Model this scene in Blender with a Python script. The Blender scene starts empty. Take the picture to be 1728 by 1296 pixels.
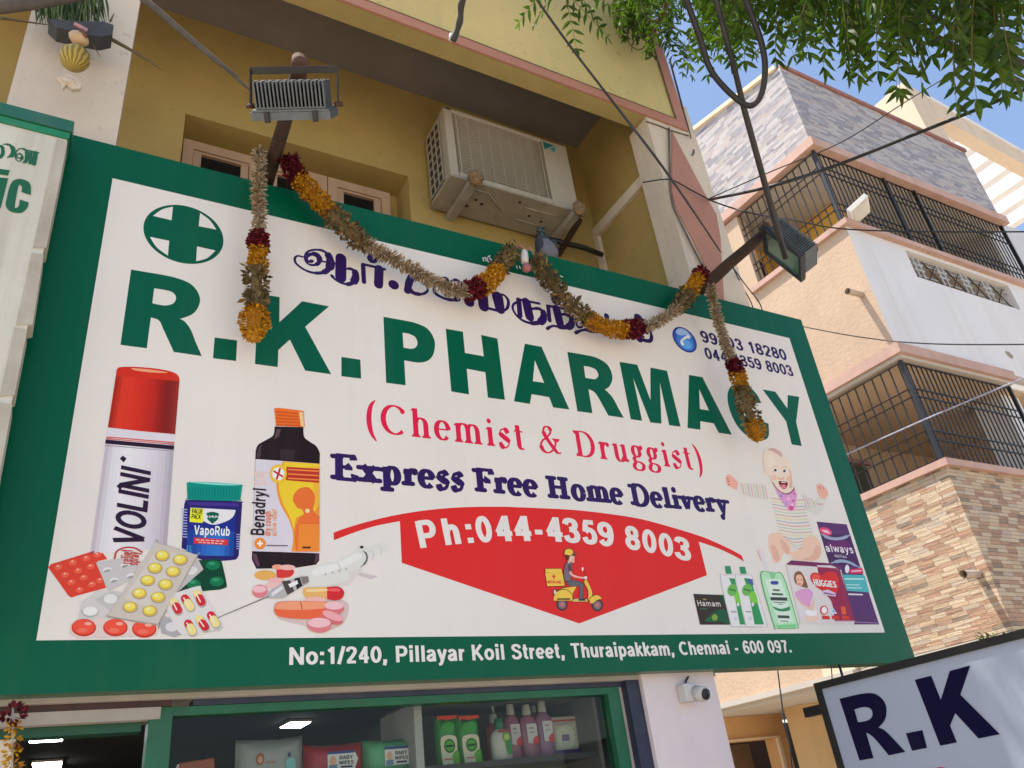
import bpy, bmesh, math, random
from mathutils import Vector, Matrix, noise
from mathutils.geometry import tessellate_polygon, delaunay_2d_cdt
random.seed(7)
R = math.radians
sc = bpy.context.scene
col = sc.collection

# ---------------------------------------------------------------- camera, sky, sun, exposure
CAM = Vector((0, 0, 1.6))
CB = Matrix(((0.872426, -0.14135, -0.46786), (-0.474157, -0.476928, -0.740078), (-0.118525, 0.867502, -0.483106)))
CB = Matrix(((CB[0][0], CB[0][1], CB[0][2]), (CB[1][0], CB[1][1], CB[1][2]), (CB[2][0], CB[2][1], CB[2][2])))
FPX = 1341.0
cd = bpy.data.cameras.new('camera')
cam = bpy.data.objects.new('camera', cd); col.objects.link(cam)
cd.sensor_width = 36; cd.sensor_fit = 'HORIZONTAL'; cd.lens = FPX / 1728 * 36
cd.clip_start = 0.05; cd.clip_end = 2000
cam.matrix_world = Matrix.Translation(CAM) @ CB.to_4x4()
sc.camera = cam
SUN = Vector((-0.34, 0.13, 0.93)).normalized()
sd = bpy.data.lights.new('sun', 'SUN'); sun = bpy.data.objects.new('sun', sd); col.objects.link(sun)
sd.energy = 3.6; sd.angle = R(0.5); sd.color = (1.0, 0.93, 0.83)
sun.rotation_euler = SUN.to_track_quat('Z', 'Y').to_euler(); sun.location = (-3, 2, 14)
w = bpy.data.worlds.new('World'); sc.world = w; w.use_nodes = True
wn = w.node_tree; bg = wn.nodes['Background']
sky = wn.nodes.new('ShaderNodeTexSky'); sky.sky_type = 'NISHITA'; sky.sun_disc = False
sky.sun_elevation = math.asin(SUN.z); sky.sun_rotation = math.atan2(SUN.x, SUN.y)
sky.air_density = 1.0; sky.dust_density = 1.2; sky.ozone_density = 0.0
wn.links.new(sky.outputs[0], bg.inputs[0]); bg.inputs[1].default_value = 0.15
sc.view_settings.view_transform = 'Standard'; sc.view_settings.look = 'None'
sc.view_settings.gamma = 1; sc.view_settings.exposure = 0.83
sc.cycles.max_bounces = 8; sc.cycles.transparent_max_bounces = 24; sc.cycles.diffuse_bounces = 5

# ---------------------------------------------------------------- photo pixel -> point on a real plane
def ray(px, py):
    d = Vector(((px - 864) / FPX, -(py - 648) / FPX, -1.0))
    return CB @ d
def atY(px, py, Y): d = ray(px, py); return CAM + d * (Y / d.y)
def atX(px, py, X): d = ray(px, py); return CAM + d * (X / d.x)
def atZ(px, py, Z): d = ray(px, py); return CAM + d * ((Z - 1.6) / d.z)
def atD(px, py, D): d = ray(px, py).normalized(); return CAM + d * D
SO = Vector((-0.0216, 2.56268, 3.89943)); SX = Vector((0.9999995, 0, 0.00103)); SV = Vector((0.00131, 0.01716, -0.99985))
SN = SV.cross(SX).normalized()
if SN.y > 0: SN = -SN
def S(px, py):                                  # photo pixel -> metres on the sign face (right, down)
    d = ray(px, py); t = SN.dot(SO - CAM) / SN.dot(d); q = CAM + d * t - SO
    return (q.dot(SX), q.dot(SV))
def sp(u, v, h=0.0): return SO + SX * u + SV * v + SN * h

# ---------------------------------------------------------------- materials
def srgb(c):
    return tuple(((x / 255) / 12.92 if x / 255 <= 0.04045 else ((x / 255 + 0.055) / 1.055) ** 2.4) for x in c)
MATS = {}
class NG:
    def __init__(s, m): s.t = m.node_tree; s.n = s.t.nodes; s.l = s.t.links
    def add(s, typ, **kw):
        nd = s.n.new('ShaderNode' + typ)
        for k, v in kw.items():
            if k.startswith('i_'):
                key = k[2:]; key = int(key) if key.isdigit() else key.replace('_', ' ')
                if hasattr(v, 'is_linked'): s.l.new(v, nd.inputs[key])
                else: nd.inputs[key].default_value = v
            else: setattr(nd, k, v)
        return nd
    def math(s, op, a, b=0.0, c=None):
        nd = s.n.new('ShaderNodeMath'); nd.operation = op
        for i, v in enumerate((a, b) if c is None else (a, b, c)):
            if hasattr(v, 'is_linked'): s.l.new(v, nd.inputs[i])
            else: nd.inputs[i].default_value = v
        return nd.outputs[0]
    def mix(s, f, a, b, blend='MIX'):
        nd = s.n.new('ShaderNodeMix'); nd.data_type = 'RGBA'; nd.blend_type = blend
        for i, v in ((0, f), (6, a), (7, b)):
            if hasattr(v, 'is_linked'): s.l.new(v, nd.inputs[i])
            else: nd.inputs[i].default_value = v if i == 0 else (*v[:3], 1)
        return nd.outputs[2]
    def ramp(s, f, stops, interp='LINEAR'):
        nd = s.n.new('ShaderNodeValToRGB'); s.l.new(f, nd.inputs[0]); r = nd.color_ramp; r.interpolation = interp
        while len(r.elements) > 1: r.elements.remove(r.elements[-1])
        for i, (p, c) in enumerate(stops):
            e = r.elements[0] if i == 0 else r.elements.new(p)
            e.position = p; e.color = (*c[:3], 1)
        return nd.outputs[0]
def newmat(name):
    m = bpy.data.materials.new(name); m.use_nodes = True; MATS[name] = m
    g = NG(m); b = g.n['Principled BSDF']
    return m, g, b
def mat(name, rgb, rough=0.6, var=0.12, scale=6.0, bump=0.0, bscale=60.0, metal=0.0, dirt=None, dirtamt=0.3, spec=0.5, streak=0.0, speck=0.0, coat=0.0):
    """painted / plastered surface: mottled colour, optional dirt blotches, vertical rain streaks and a fine bump"""
    if name in MATS: return MATS[name]
    m, g, b = newmat(name)
    co = g.add('TexCoord').outputs['Object']
    n1 = g.add('TexNoise', i_Vector=co, i_Scale=scale, i_Detail=6.0, i_Roughness=0.6).outputs[0]
    lo = tuple(max(0, c * (1 - var)) for c in rgb); hi = tuple(min(1, c * (1 + var)) for c in rgb)
    c = g.ramp(n1, [(0.3, lo), (0.7, hi)])
    if dirt is not None:
        n2 = g.add('TexNoise', i_Vector=co, i_Scale=scale * 0.35, i_Detail=9.0, i_Roughness=0.7).outputs[0]
        f = g.ramp(n2, [(0.5, (0, 0, 0)), (0.72, (dirtamt,) * 3)])
        c = g.mix(f, c, dirt)
    if speck > 0:
        n4 = g.add('TexNoise', i_Vector=co, i_Scale=scale * 9, i_Detail=2.0).outputs[0]
        c = g.mix(g.ramp(n4, [(0.66, (0, 0, 0)), (0.74, (speck,) * 3)]), c, tuple(x * 0.35 for x in rgb))
    if streak > 0:
        mp = g.add('Mapping', i_Vector=co, i_Scale=(7, 7, 0.25)).outputs[0]
        n3 = g.add('TexNoise', i_Vector=mp, i_Scale=1.2, i_Detail=5.0, i_Roughness=0.65).outputs[0]
        f = g.ramp(n3, [(0.52, (0, 0, 0)), (0.75, (streak,) * 3)])
        c = g.mix(f, c, dirt if dirt is not None else tuple(x * 0.55 for x in rgb))
    g.l.new(c, b.inputs['Base Color'])
    b.inputs['Roughness'].default_value = rough; b.inputs['Metallic'].default_value = metal
    b.inputs['Specular IOR Level'].default_value = spec
    b.inputs['Coat Weight'].default_value = coat
    if bump > 0:
        nb = g.add('TexNoise', i_Vector=co, i_Scale=bscale, i_Detail=5.0).outputs[0]
        bp = g.add('Bump', i_Strength=bump, i_Distance=0.01, i_Height=nb)
        g.l.new(bp.outputs[0], b.inputs['Normal'])
    return m
def flat(rgb255, rough=0.33, name=None, spec=0.16):
    """printed vinyl ink of one colour"""
    name = name or 'ink_%02x%02x%02x' % tuple(rgb255)
    if name in MATS: return MATS[name]
    m, g, b = newmat(name)
    k = tuple(min(0.9, c * 1.22) for c in srgb(rgb255))
    co = g.add('TexCoord').outputs['Object']
    n1 = g.add('TexNoise', i_Vector=co, i_Scale=2.5, i_Detail=4.0).outputs[0]
    c = g.ramp(n1, [(0.3, tuple(x * 0.96 for x in k)), (0.7, k)])
    mp = g.add('Mapping', i_Vector=co, i_Scale=(5, 5, 0.2)).outputs[0]
    n2 = g.add('TexNoise', i_Vector=mp, i_Scale=1.6, i_Detail=6.0, i_Roughness=0.7).outputs[0]
    c = g.mix(g.ramp(n2, [(0.5, (0, 0, 0)), (0.8, (0.07 if min(rgb255) > 150 else 0.04,) * 3)]), c, (0.30, 0.25, 0.19))        # dust washed down the vinyl
    g.l.new(c, b.inputs['Base Color'])
    nb = g.add('TexNoise', i_Vector=co, i_Scale=3.0, i_Detail=2.0).outputs[0]
    bp = g.add('Bump', i_Strength=0.16, i_Distance=0.03, i_Height=nb)
    g.l.new(bp.outputs[0], b.inputs['Normal'])
    b.inputs['Roughness'].default_value = rough; b.inputs['Specular IOR Level'].default_value = spec
    return m
def emis(name, rgb, s):
    if name in MATS: return MATS[name]
    m, g, b = newmat(name)
    b.inputs['Base Color'].default_value = (*rgb, 1); b.inputs['Emission Color'].default_value = (*rgb, 1); b.inputs['Emission Strength'].default_value = s
    return m
def leafmat(name, c1, c2, trans=0.45):
    m, g, b = newmat(name)
    geo = g.add('NewGeometry')
    f = geo.outputs['Random Per Island']
    c = g.ramp(f, [(0.0, c1), (0.6, tuple((x + y) / 2 for x, y in zip(c1, c2))), (1.0, c2)])
    d = g.add('BsdfPrincipled', i_Base_Color=c, i_Roughness=0.45)
    t = g.add('BsdfTranslucent'); g.l.new(g.mix(1.0, c, (1.6, 1.9, 0.5), 'MULTIPLY'), t.inputs[0])
    mx = g.add('MixShader', i_0=trans); g.l.new(d.outputs[0], mx.inputs[1]); g.l.new(t.outputs[0], mx.inputs[2])
    g.l.new(mx.outputs[0], g.n['Material Output'].inputs[0]); g.n.remove(b)
    return m
def islandmat(name, stops, rough=0.7, trans=0.0):
    """many small petals / leaves / spikes: each piece takes its own tone"""
    m, g, b = newmat(name)
    f = g.add('NewGeometry').outputs['Random Per Island']
    g.l.new(g.ramp(f, stops), b.inputs['Base Color']); b.inputs['Roughness'].default_value = rough
    b.inputs['Specular IOR Level'].default_value = 0.2
    return m

# ---------------------------------------------------------------- mesh builder
class MB:
    def __init__(s): s.v = []; s.f = []; s.m = []; s.sm = []
    def add(s, vs, fs, mi=0, smooth=False):
        o = len(s.v); s.v += [Vector(p) for p in vs]
        for f in fs: s.f.append(tuple(i + o for i in f)); s.m.append(mi); s.sm.append(smooth)
        return s
    def hexa(s, p, mi=0):                       # 8 corners: bottom ring, top ring
        return s.add(p, [(3, 2, 1, 0), (4, 5, 6, 7), (0, 1, 5, 4), (1, 2, 6, 5), (2, 3, 7, 6), (3, 0, 4, 7)], mi)
    def box(s, a, b, mi=0):
        x0, y0, z0 = a; x1, y1, z1 = b
        return s.hexa([(x0, y0, z0), (x1, y0, z0), (x1, y1, z0), (x0, y1, z0), (x0, y0, z1), (x1, y0, z1), (x1, y1, z1), (x0, y1, z1)], mi)
    def obox(s, c, ax, ay, az, mi=0):           # oriented box: centre and half axes
        c = Vector(c); ax = Vector(ax); ay = Vector(ay); az = Vector(az)
        return s.hexa([c - ax - ay - az, c + ax - ay - az, c + ax + ay - az, c - ax + ay - az, c - ax - ay + az, c + ax - ay + az, c + ax + ay + az, c - ax + ay + az], mi)
    def bar(s, a, b, w, h, up=(0, 0, 1), mi=0):
        a = Vector(a); b = Vector(b); d = (b - a).normalized(); u = Vector(up)
        sx = d.cross(u)
        if sx.length < 1e-4: sx = d.cross(Vector((0, 1, 0)))
        sx.normalize(); u = sx.cross(d).normalized()
        return s.obox((a + b) / 2, sx * w / 2, u * h / 2, (b - a) / 2, mi)
    def tube(s, pts, r, n=8, mi=0, cap=True, smooth=True):
        pts = [Vector(p) for p in pts]; k = len(pts)
        rr = r if isinstance(r, (list, tuple)) else [r] * k
        vs = []; fs = []; prev = None
        for i, p in enumerate(pts):
            t = (pts[min(i + 1, k - 1)] - pts[max(i - 1, 0)]).normalized()
            if prev is None:
                a = t.cross(Vector((0, 0, 1)))
                if a.length < 1e-3: a = t.cross(Vector((0, 1, 0)))
            else: a = prev - t * prev.dot(t)
            a.normalize(); prev = a; b = t.cross(a)
            for j in range(n):
                an = 2 * math.pi * j / n; vs.append(p + (a * math.cos(an) + b * math.sin(an)) * rr[i])
        for i in range(k - 1):
            for j in range(n): fs.append((i * n + j, i * n + (j + 1) % n, (i + 1) * n + (j + 1) % n, (i + 1) * n + j))
        if cap: fs += [tuple(range(n))[::-1], tuple((k - 1) * n + j for j in range(n))]
        return s.add(vs, fs, mi, smooth)
    def lathe(s, base, axis, prof, n=16, mi=0, sx=1.0, side=None):
        base = Vector(base); axis = Vector(axis).normalized()
        a = Vector(side) if side else axis.cross(Vector((0.3, 0.9, 0.1)))
        a = (a - axis * a.dot(axis)).normalized(); b = axis.cross(a)
        vs = []; fs = []
        for h, r in prof:
            for j in range(n):
                an = 2 * math.pi * j / n; vs.append(base + axis * h + a * math.cos(an) * r + b * math.sin(an) * r * sx)
        for i in range(len(prof) - 1):
            for j in range(n): fs.append((i * n + j, i * n + (j + 1) % n, (i + 1) * n + (j + 1) % n, (i + 1) * n + j))
        fs += [tuple(range(n))[::-1], tuple((len(prof) - 1) * n + j for j in range(n))]
        return s.add(vs, fs, mi, True)
    def ball(s, c, r, nu=12, nv=8, mi=0, sc3=(1, 1, 1), rot=None, jit=0.0):
        vs = []; fs = []; c = Vector(c)
        for i in range(nv + 1):
            th = math.pi * i / nv
            for j in range(nu):
                ph = 2 * math.pi * j / nu
                d = Vector((math.sin(th) * math.cos(ph) * sc3[0], math.sin(th) * math.sin(ph) * sc3[1], math.cos(th) * sc3[2])) * r
                if jit: d *= 1 + random.uniform(-jit, jit)
                if rot: d = rot @ d
                vs.append(c + d)
        for i in range(nv):
            for j in range(nu): fs.append((i * nu + j, (i + 1) * nu + j, (i + 1) * nu + (j + 1) % nu, i * nu + (j + 1) % nu))
        return s.add(vs, fs, mi, True)
    def poly(s, pts, mi=0, holes=()):
        loops = [[Vector(p) for p in pts]] + [[Vector(p) for p in h] for h in holes]
        tr = tessellate_polygon(loops); fl = [p for l in loops for p in l]
        return s.add(fl, tr, mi)
    def prism(s, pts, off, mi=0):               # closed outline + extrusion vector
        pts = [Vector(p) for p in pts]; off = Vector(off); n = len(pts)
        tr = tessellate_polygon([pts])
        s.add(pts, tr, mi); s.add([p + off for p in pts], [t[::-1] for t in tr], mi)
        return s.add(pts + [p + off for p in pts], [(i, (i + 1) % n, n + (i + 1) % n, n + i) for i in range(n)], mi)
    def build(s, name, mats, parent=None, origin=None, fix=True, bevel=0.0):
        o0 = Vector(origin) if origin is not None else (parent_world(parent) if parent else None)
        if o0 is None:
            lo = Vector((min(v.x for v in s.v), min(v.y for v in s.v), min(v.z for v in s.v))); hi = Vector((max(v.x for v in s.v), max(v.y for v in s.v), 0))
            o0 = Vector(((lo.x + hi.x) / 2, (lo.y + hi.y) / 2, lo.z))
        me = bpy.data.meshes.new(name); me.from_pydata([v - o0 for v in s.v], [], s.f)
        for m in (mats if isinstance(mats, (list, tuple)) else [mats]): me.materials.append(m)
        me.polygons.foreach_set('material_index', s.m); me.polygons.foreach_set('use_smooth', s.sm)
        if fix:
            bm = bmesh.new(); bm.from_mesh(me); bmesh.ops.recalc_face_normals(bm, faces=bm.faces); bm.to_mesh(me); bm.free()
        ob = bpy.data.objects.new(name, me); col.objects.link(ob)
        if parent:
            ob.parent = parent; ob.location = o0 - parent_world(parent)
        else: ob.location = o0
        if bevel:
            md = ob.modifiers.new('bevel', 'BEVEL'); md.width = bevel; md.segments = 2; md.limit_method = 'ANGLE'
        return ob
def parent_world(p):
    v = Vector(p.location)
    while p.parent: p = p.parent; v = v + Vector(p.location)
    return v
def tag(o, label=None, cat=None, group=None, kind=None):
    if label: o['label'] = label
    if cat: o['category'] = cat
    if group: o['group'] = group
    if kind: o['kind'] = kind
    return o
def thing(name, loc, label, cat, group=None):
    o = bpy.data.objects.new(name, None); o.empty_display_size = 0.1; col.objects.link(o); o.location = loc
    return tag(o, label, cat, group)
def catmull(pts, n=6):
    pts = [Vector(p) for p in pts]; out = []
    for i in range(len(pts) - 1):
        p0 = pts[max(i - 1, 0)]; p1 = pts[i]; p2 = pts[i + 1]; p3 = pts[min(i + 2, len(pts) - 1)]
        for k in range(n):
            t = k / n
            out.append(0.5 * ((2 * p1) + (p2 - p0) * t + (2 * p0 - 5 * p1 + 4 * p2 - p3) * t * t + (3 * p1 - p0 - 3 * p2 + p3) * t ** 3))
    out.append(pts[-1]); return out

# ================================================================ ground
road_m = mat('road_concrete', (0.52, 0.43, 0.325), 0.9, 0.15, 1.5, 0.3, 40, dirt=(0.36, 0.3, 0.24))
pave_m = mat('pavement_tile', (0.50, 0.42, 0.33), 0.85, 0.2, 2.5, 0.2, 30, dirt=(0.2, 0.17, 0.14))
tag(MB().poly([(-120, -120, 0), (120, -120, 0), (120, 120, 0), (-120, 120, 0)]).build('road', road_m), kind='structure')
tag(MB().box((-9, 1.9, 0.004), (6.4, 5.6, 0.13)).build('pavement', pave_m), kind='structure')

# ================================================================ the shop building
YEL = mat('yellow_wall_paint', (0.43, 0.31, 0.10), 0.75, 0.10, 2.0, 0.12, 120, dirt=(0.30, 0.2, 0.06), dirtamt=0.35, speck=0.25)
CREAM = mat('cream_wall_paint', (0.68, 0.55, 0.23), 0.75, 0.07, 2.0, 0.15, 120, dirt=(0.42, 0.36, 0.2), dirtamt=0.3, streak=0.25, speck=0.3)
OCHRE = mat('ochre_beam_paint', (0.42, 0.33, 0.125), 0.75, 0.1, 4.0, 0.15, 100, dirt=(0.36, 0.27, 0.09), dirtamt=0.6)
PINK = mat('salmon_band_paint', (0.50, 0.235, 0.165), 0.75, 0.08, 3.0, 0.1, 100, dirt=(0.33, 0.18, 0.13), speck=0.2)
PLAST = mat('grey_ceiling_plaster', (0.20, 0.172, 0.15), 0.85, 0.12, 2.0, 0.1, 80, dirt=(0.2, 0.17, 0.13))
COLW = mat('off_white_column_paint', (0.72, 0.61, 0.48), 0.7, 0.07, 2.0, 0.12, 90, dirt=(0.40, 0.33, 0.27), dirtamt=0.35, speck=0.3, streak=0.2)
LAV = mat('lavender_pillar_paint', (0.77, 0.66, 0.655), 0.6, 0.06, 2.5, 0.08, 90, dirt=(0.56, 0.45, 0.41), dirtamt=0.3, streak=0.15)
WOODP = mat('pinkish_window_wood', (0.46, 0.30, 0.19), 0.55, 0.12, 5.0, 0.05, 60, dirt=(0.3, 0.2, 0.12))
GLASSD = mat('dark_window_glass', (0.012, 0.013, 0.013), 0.08, 0.05, 2.0)
GRV = mat('dark_groove_brown', (0.16, 0.13, 0.10), 0.9, 0.3, 20.0)  # dark brown for the thin lines drawn along grooves
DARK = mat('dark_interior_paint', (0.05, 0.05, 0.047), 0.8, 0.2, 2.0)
YW, ZS, YF, ZB = 3.40, 6.04, 2.60, 5.53          # recess wall, recess ceiling, front plane, beam underside
shop = thing('shop_building', (1.5, 3.4, 0), 'yellow shop building with cream parapet and salmon pink bands behind the big pharmacy sign', 'building')
# back wall of the recess with a window niche cut out of it (frame of four slabs)
NX0, NX1, NZ0, NZ1 = 0.27, 1.59, 3.6, 5.24
m = MB()
m.box((-1.6, YW, 2.3), (NX0, YW + .22, ZS)).box((NX1, YW, 2.3), (3.02, YW + .22, ZS)).box((NX0, YW, NZ1), (NX1, YW + .22, ZS)).box((NX0, YW, 2.3), (NX1, YW + .22, NZ0))
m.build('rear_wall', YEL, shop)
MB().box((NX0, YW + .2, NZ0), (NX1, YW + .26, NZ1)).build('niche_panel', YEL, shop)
# window in the niche: pinkish frame, two casements with dark panes
def casement(x0, x1, n):
    f = MB(); z0, z1 = NZ0 + .05, NZ1 - .085
    y0, y1 = YW + .10, YW + .15
    f.box((x0, y0, z0), (x0 + .055, y1, z1)).box((x1 - .055, y0, z0), (x1, y1, z1)).box((x0 + .055, y0, z1 - .06), (x1 - .055, y1, z1))
    f.box((x0 + .055, y0 + .012, z1 - .075), (x1 - .055, y1 - .01, z1 - .043)).box((x0 + .058, y0 + .012, z0), (x0 + .10, y1 - .01, z1 - .077)).box((x1 - .10, y0 + .012, z0), (x1 - .058, y1 - .01, z1 - .077))
    fo = f.build('window', WOODP, shop)
    MB().box((x0 + .10, y0 + .03, z0), (x1 - .10, y0 + .035, z1 - .077)).build('pane', GLASSD, fo)
casement(0.285, 0.70, 0); casement(0.705, 1.10, 1); casement(1.105, 1.50, 2)
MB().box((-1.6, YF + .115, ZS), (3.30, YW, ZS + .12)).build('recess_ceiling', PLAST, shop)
# side wall of the recess, facing left, with grey band and lower panel
m = MB(); m.box((3.02, YF + .19, 2.3), (3.24, YW + .2, ZS)); m.build('side_wall', YEL, shop)
m = MB(); m.box((2.985, YF + .19, 5.135), (3.018, YW - .002, 5.215)); m.box((2.985, YW - .05, 3.6), (3.018, YW - .002, 5.133)); m.build('wall_band', COLW, shop)
# front beam and parapet above it
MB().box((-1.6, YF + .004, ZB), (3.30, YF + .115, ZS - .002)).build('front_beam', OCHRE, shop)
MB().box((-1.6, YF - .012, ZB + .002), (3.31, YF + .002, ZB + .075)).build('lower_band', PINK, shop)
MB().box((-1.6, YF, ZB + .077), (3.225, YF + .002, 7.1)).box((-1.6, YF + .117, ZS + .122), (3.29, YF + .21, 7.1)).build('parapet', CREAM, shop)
MB().box((3.227, YF - .012, ZB + .077), (3.31, YF + .20, 7.1)).build('corner_band', PINK, shop)
MB().box((-1.6, YF - .03, 7.102), (3.34, YF + .24, 7.16)).build('parapet_cap', PINK, shop)
MB().tube([(-1.6, YF - .016, ZB + .075), (3.22, YF - .016, ZB + .075)], .003, 6).tube([(3.222, YF - .006, ZB + .08), (3.222, YF - .006, 7.0)], .004, 6).build('groove_line', GRV, shop)
# left column
MB().box((-.408, YF - .0, 3.9), (-.03, YF + .34, ZB - .002)).box((-.408, YF + .14, 0), (-.03, YF + .34, 3.9)).build('left_column', COLW, shop)
# right column with sloping salmon band
MB().box((2.95, YF, 3.9), (3.34, YF + .185, ZB - .002)).box((2.95, YF + .1, 2.3), (3.34, YF + .185, 3.9)).build('right_column', COLW, shop)
pk = [(1134, 221), (1187, 322), (1209, 362), (1216, 400), (1222, 510), (1212, 512), (1196, 460), (1168, 402), (1139, 348), (1134, 320)]
m = MB(); m.prism([atY(x, y, YF - .006) for x, y in pk], (0, .0055, 0)); m.build('sloping_band', PINK, shop)
m = MB(); m.tube([atY(x, y, YF - .012) for x, y in [(1129, 216), (1130, 270), (1131, 322), (1136, 350), (1162, 403), (1190, 458), (1206, 510)]], .007, 6)
m.tube([atY(x, y, YF - .004) for x, y in [(1091, 205), (1112, 212), (1134, 221), (1162, 229)]], .006, 5); m.build('column_groove', GRV, shop)  # thin raised dark lines following the column grooves
MB().box((3.342, YF + .02, 2.6), (3.40, YW + 2, ZB + .3)).build('outer_wall', COLW, shop)
# shop front under the sign: lintel, pillars, inner room
GREENF = mat('green_frame_paint', (0.006, 0.115, 0.048), 0.4, 0.15, 8.0, 0.05, 60, dirt=(0.02, 0.06, 0.03), dirtamt=0.6)
GREEND = mat('dark_green_shutter_paint', (0.006, 0.075, 0.035), 0.45, 0.15, 8.0, 0.05, 60)
GREYT = mat('grey_plaster_trim', (0.42, 0.38, 0.34), 0.8, 0.12, 4.0, 0.15, 60, dirt=(0.2, 0.17, 0.14), dirtamt=0.5)
MAROON = mat('dark_maroon_gap', (0.05, 0.018, 0.015), 0.5, 0.2, 8.0)
NAVY = mat('navy_frame_paint', (0.022, 0.026, 0.055), 0.45, 0.2, 8.0, dirt=(0.1, 0.1, 0.12), dirtamt=0.4)
MB().box((-1.6, YF + .09, 2.075), (2.49, YF + .5, 2.298)).build('lintel', GREYT, shop)
MB().box((-1.6, YF + .07, 2.05), (2.50, YF + .10, 2.078)).build('lintel_trim', GREYT, shop)
m = MB(); m.box((2.095, YF + .055, 0), (2.475, YF + .45, 2.074)); m.build('shopfront_pillar', LAV, shop)
MB().box((2.03, YF + .075, 0), (2.093, YF + .17, 2.074)).box((.42, YF + .10, 2.032), (2.03, YF + .17, 2.05)).build('navy_surround', NAVY, shop)
MB().box((-1.6, YF + .092, 2.032), (.36, YF + .2, 2.049)).build('maroon_gap_strip', MAROON, shop)  # dark maroon strip set into the gap over the door
MB().box((-1.6, YF + .09, 1.998), (.33, YF + .2, 2.031)).build('door_head_trim', GREYT, shop)
m = MB(); m.box((-1.6, YF + .13, 1.972), (.285, YF + .2, 1.997)); m.build('door_head', GREEND, shop)
win = MB(); win.box((.30, YF + .10, 0), (.365, YF + .165, 2.031)).box((.365, YF + .105, 2.006), (1.955, YF + .165, 2.031)).box((1.955, YF + .105, 0), (2.012, YF + .165, 2.031))
win = win.build('display_window', GREENF, shop)
MB().box((2.013, YF + .11, 0), (2.029, YF + .165, 2.031)).build('jamb_strip', GREYT, shop)
m, g, b = newmat('window_glass')
tr = g.add('BsdfTransparent'); gl = g.add('BsdfGlossy', i_Roughness=0.02); fr = g.add('LayerWeight', i_Blend=0.25)
mx = g.add('MixShader'); g.l.new(g.math('MULTIPLY', fr.outputs[0], 0.55), mx.inputs[0]); g.l.new(tr.outputs[0], mx.inputs[1]); g.l.new(gl.outputs[0], mx.inputs[2]); g.l.new(mx.outputs[0], g.n['Material Output'].inputs[0])
tr.inputs[0].default_value = (0.9, 0.92, 0.9, 1)
GLASS = m
MB().box((.366, YF + .13, .9), (1.954, YF + .134, 2.005)).build('glass_pane', GLASS, win)
# inner room
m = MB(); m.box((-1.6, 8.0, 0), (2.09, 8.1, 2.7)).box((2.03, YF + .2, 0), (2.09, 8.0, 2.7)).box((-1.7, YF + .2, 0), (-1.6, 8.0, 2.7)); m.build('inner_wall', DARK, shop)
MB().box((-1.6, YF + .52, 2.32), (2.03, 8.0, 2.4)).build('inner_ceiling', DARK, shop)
LEDM = emis('led_panel_light', (0.92, 0.97, 1.0), 22.0)
for q in [[(48, 1244), (106, 1241), (104, 1251), (50, 1254)], [(55, 1289), (104, 1286), (102, 1297), (57, 1300)], [(473, 1229), (490, 1220), (524, 1219), (506, 1229)]]:
    p = [atZ(x, y, 2.3) for x, y in q]
    fr = MB(); fr.prism([v + (v - sum(p, Vector()) / 4) * .08 + Vector((0, 0, .004)) for v in p], (0, 0, .014))
    o = fr.build('ceiling_light', COLW); c = sum(p, Vector()) / 4
    MB().prism([v + Vector((0, 0, .0)) for v in p], (0, 0, .0035)).build('diffuser', LEDM, o)
    tag(o, ['white ceiling light glowing in the dark shop doorway, the upper one of two', 'white ceiling light glowing in the dark shop doorway, the lower one of two', 'white ceiling light seen through the display window above the grey wipes pack'][[48, 55, 473].index(q[0][0])], 'ceiling light', 'ceiling lights inside the shop')

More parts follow.
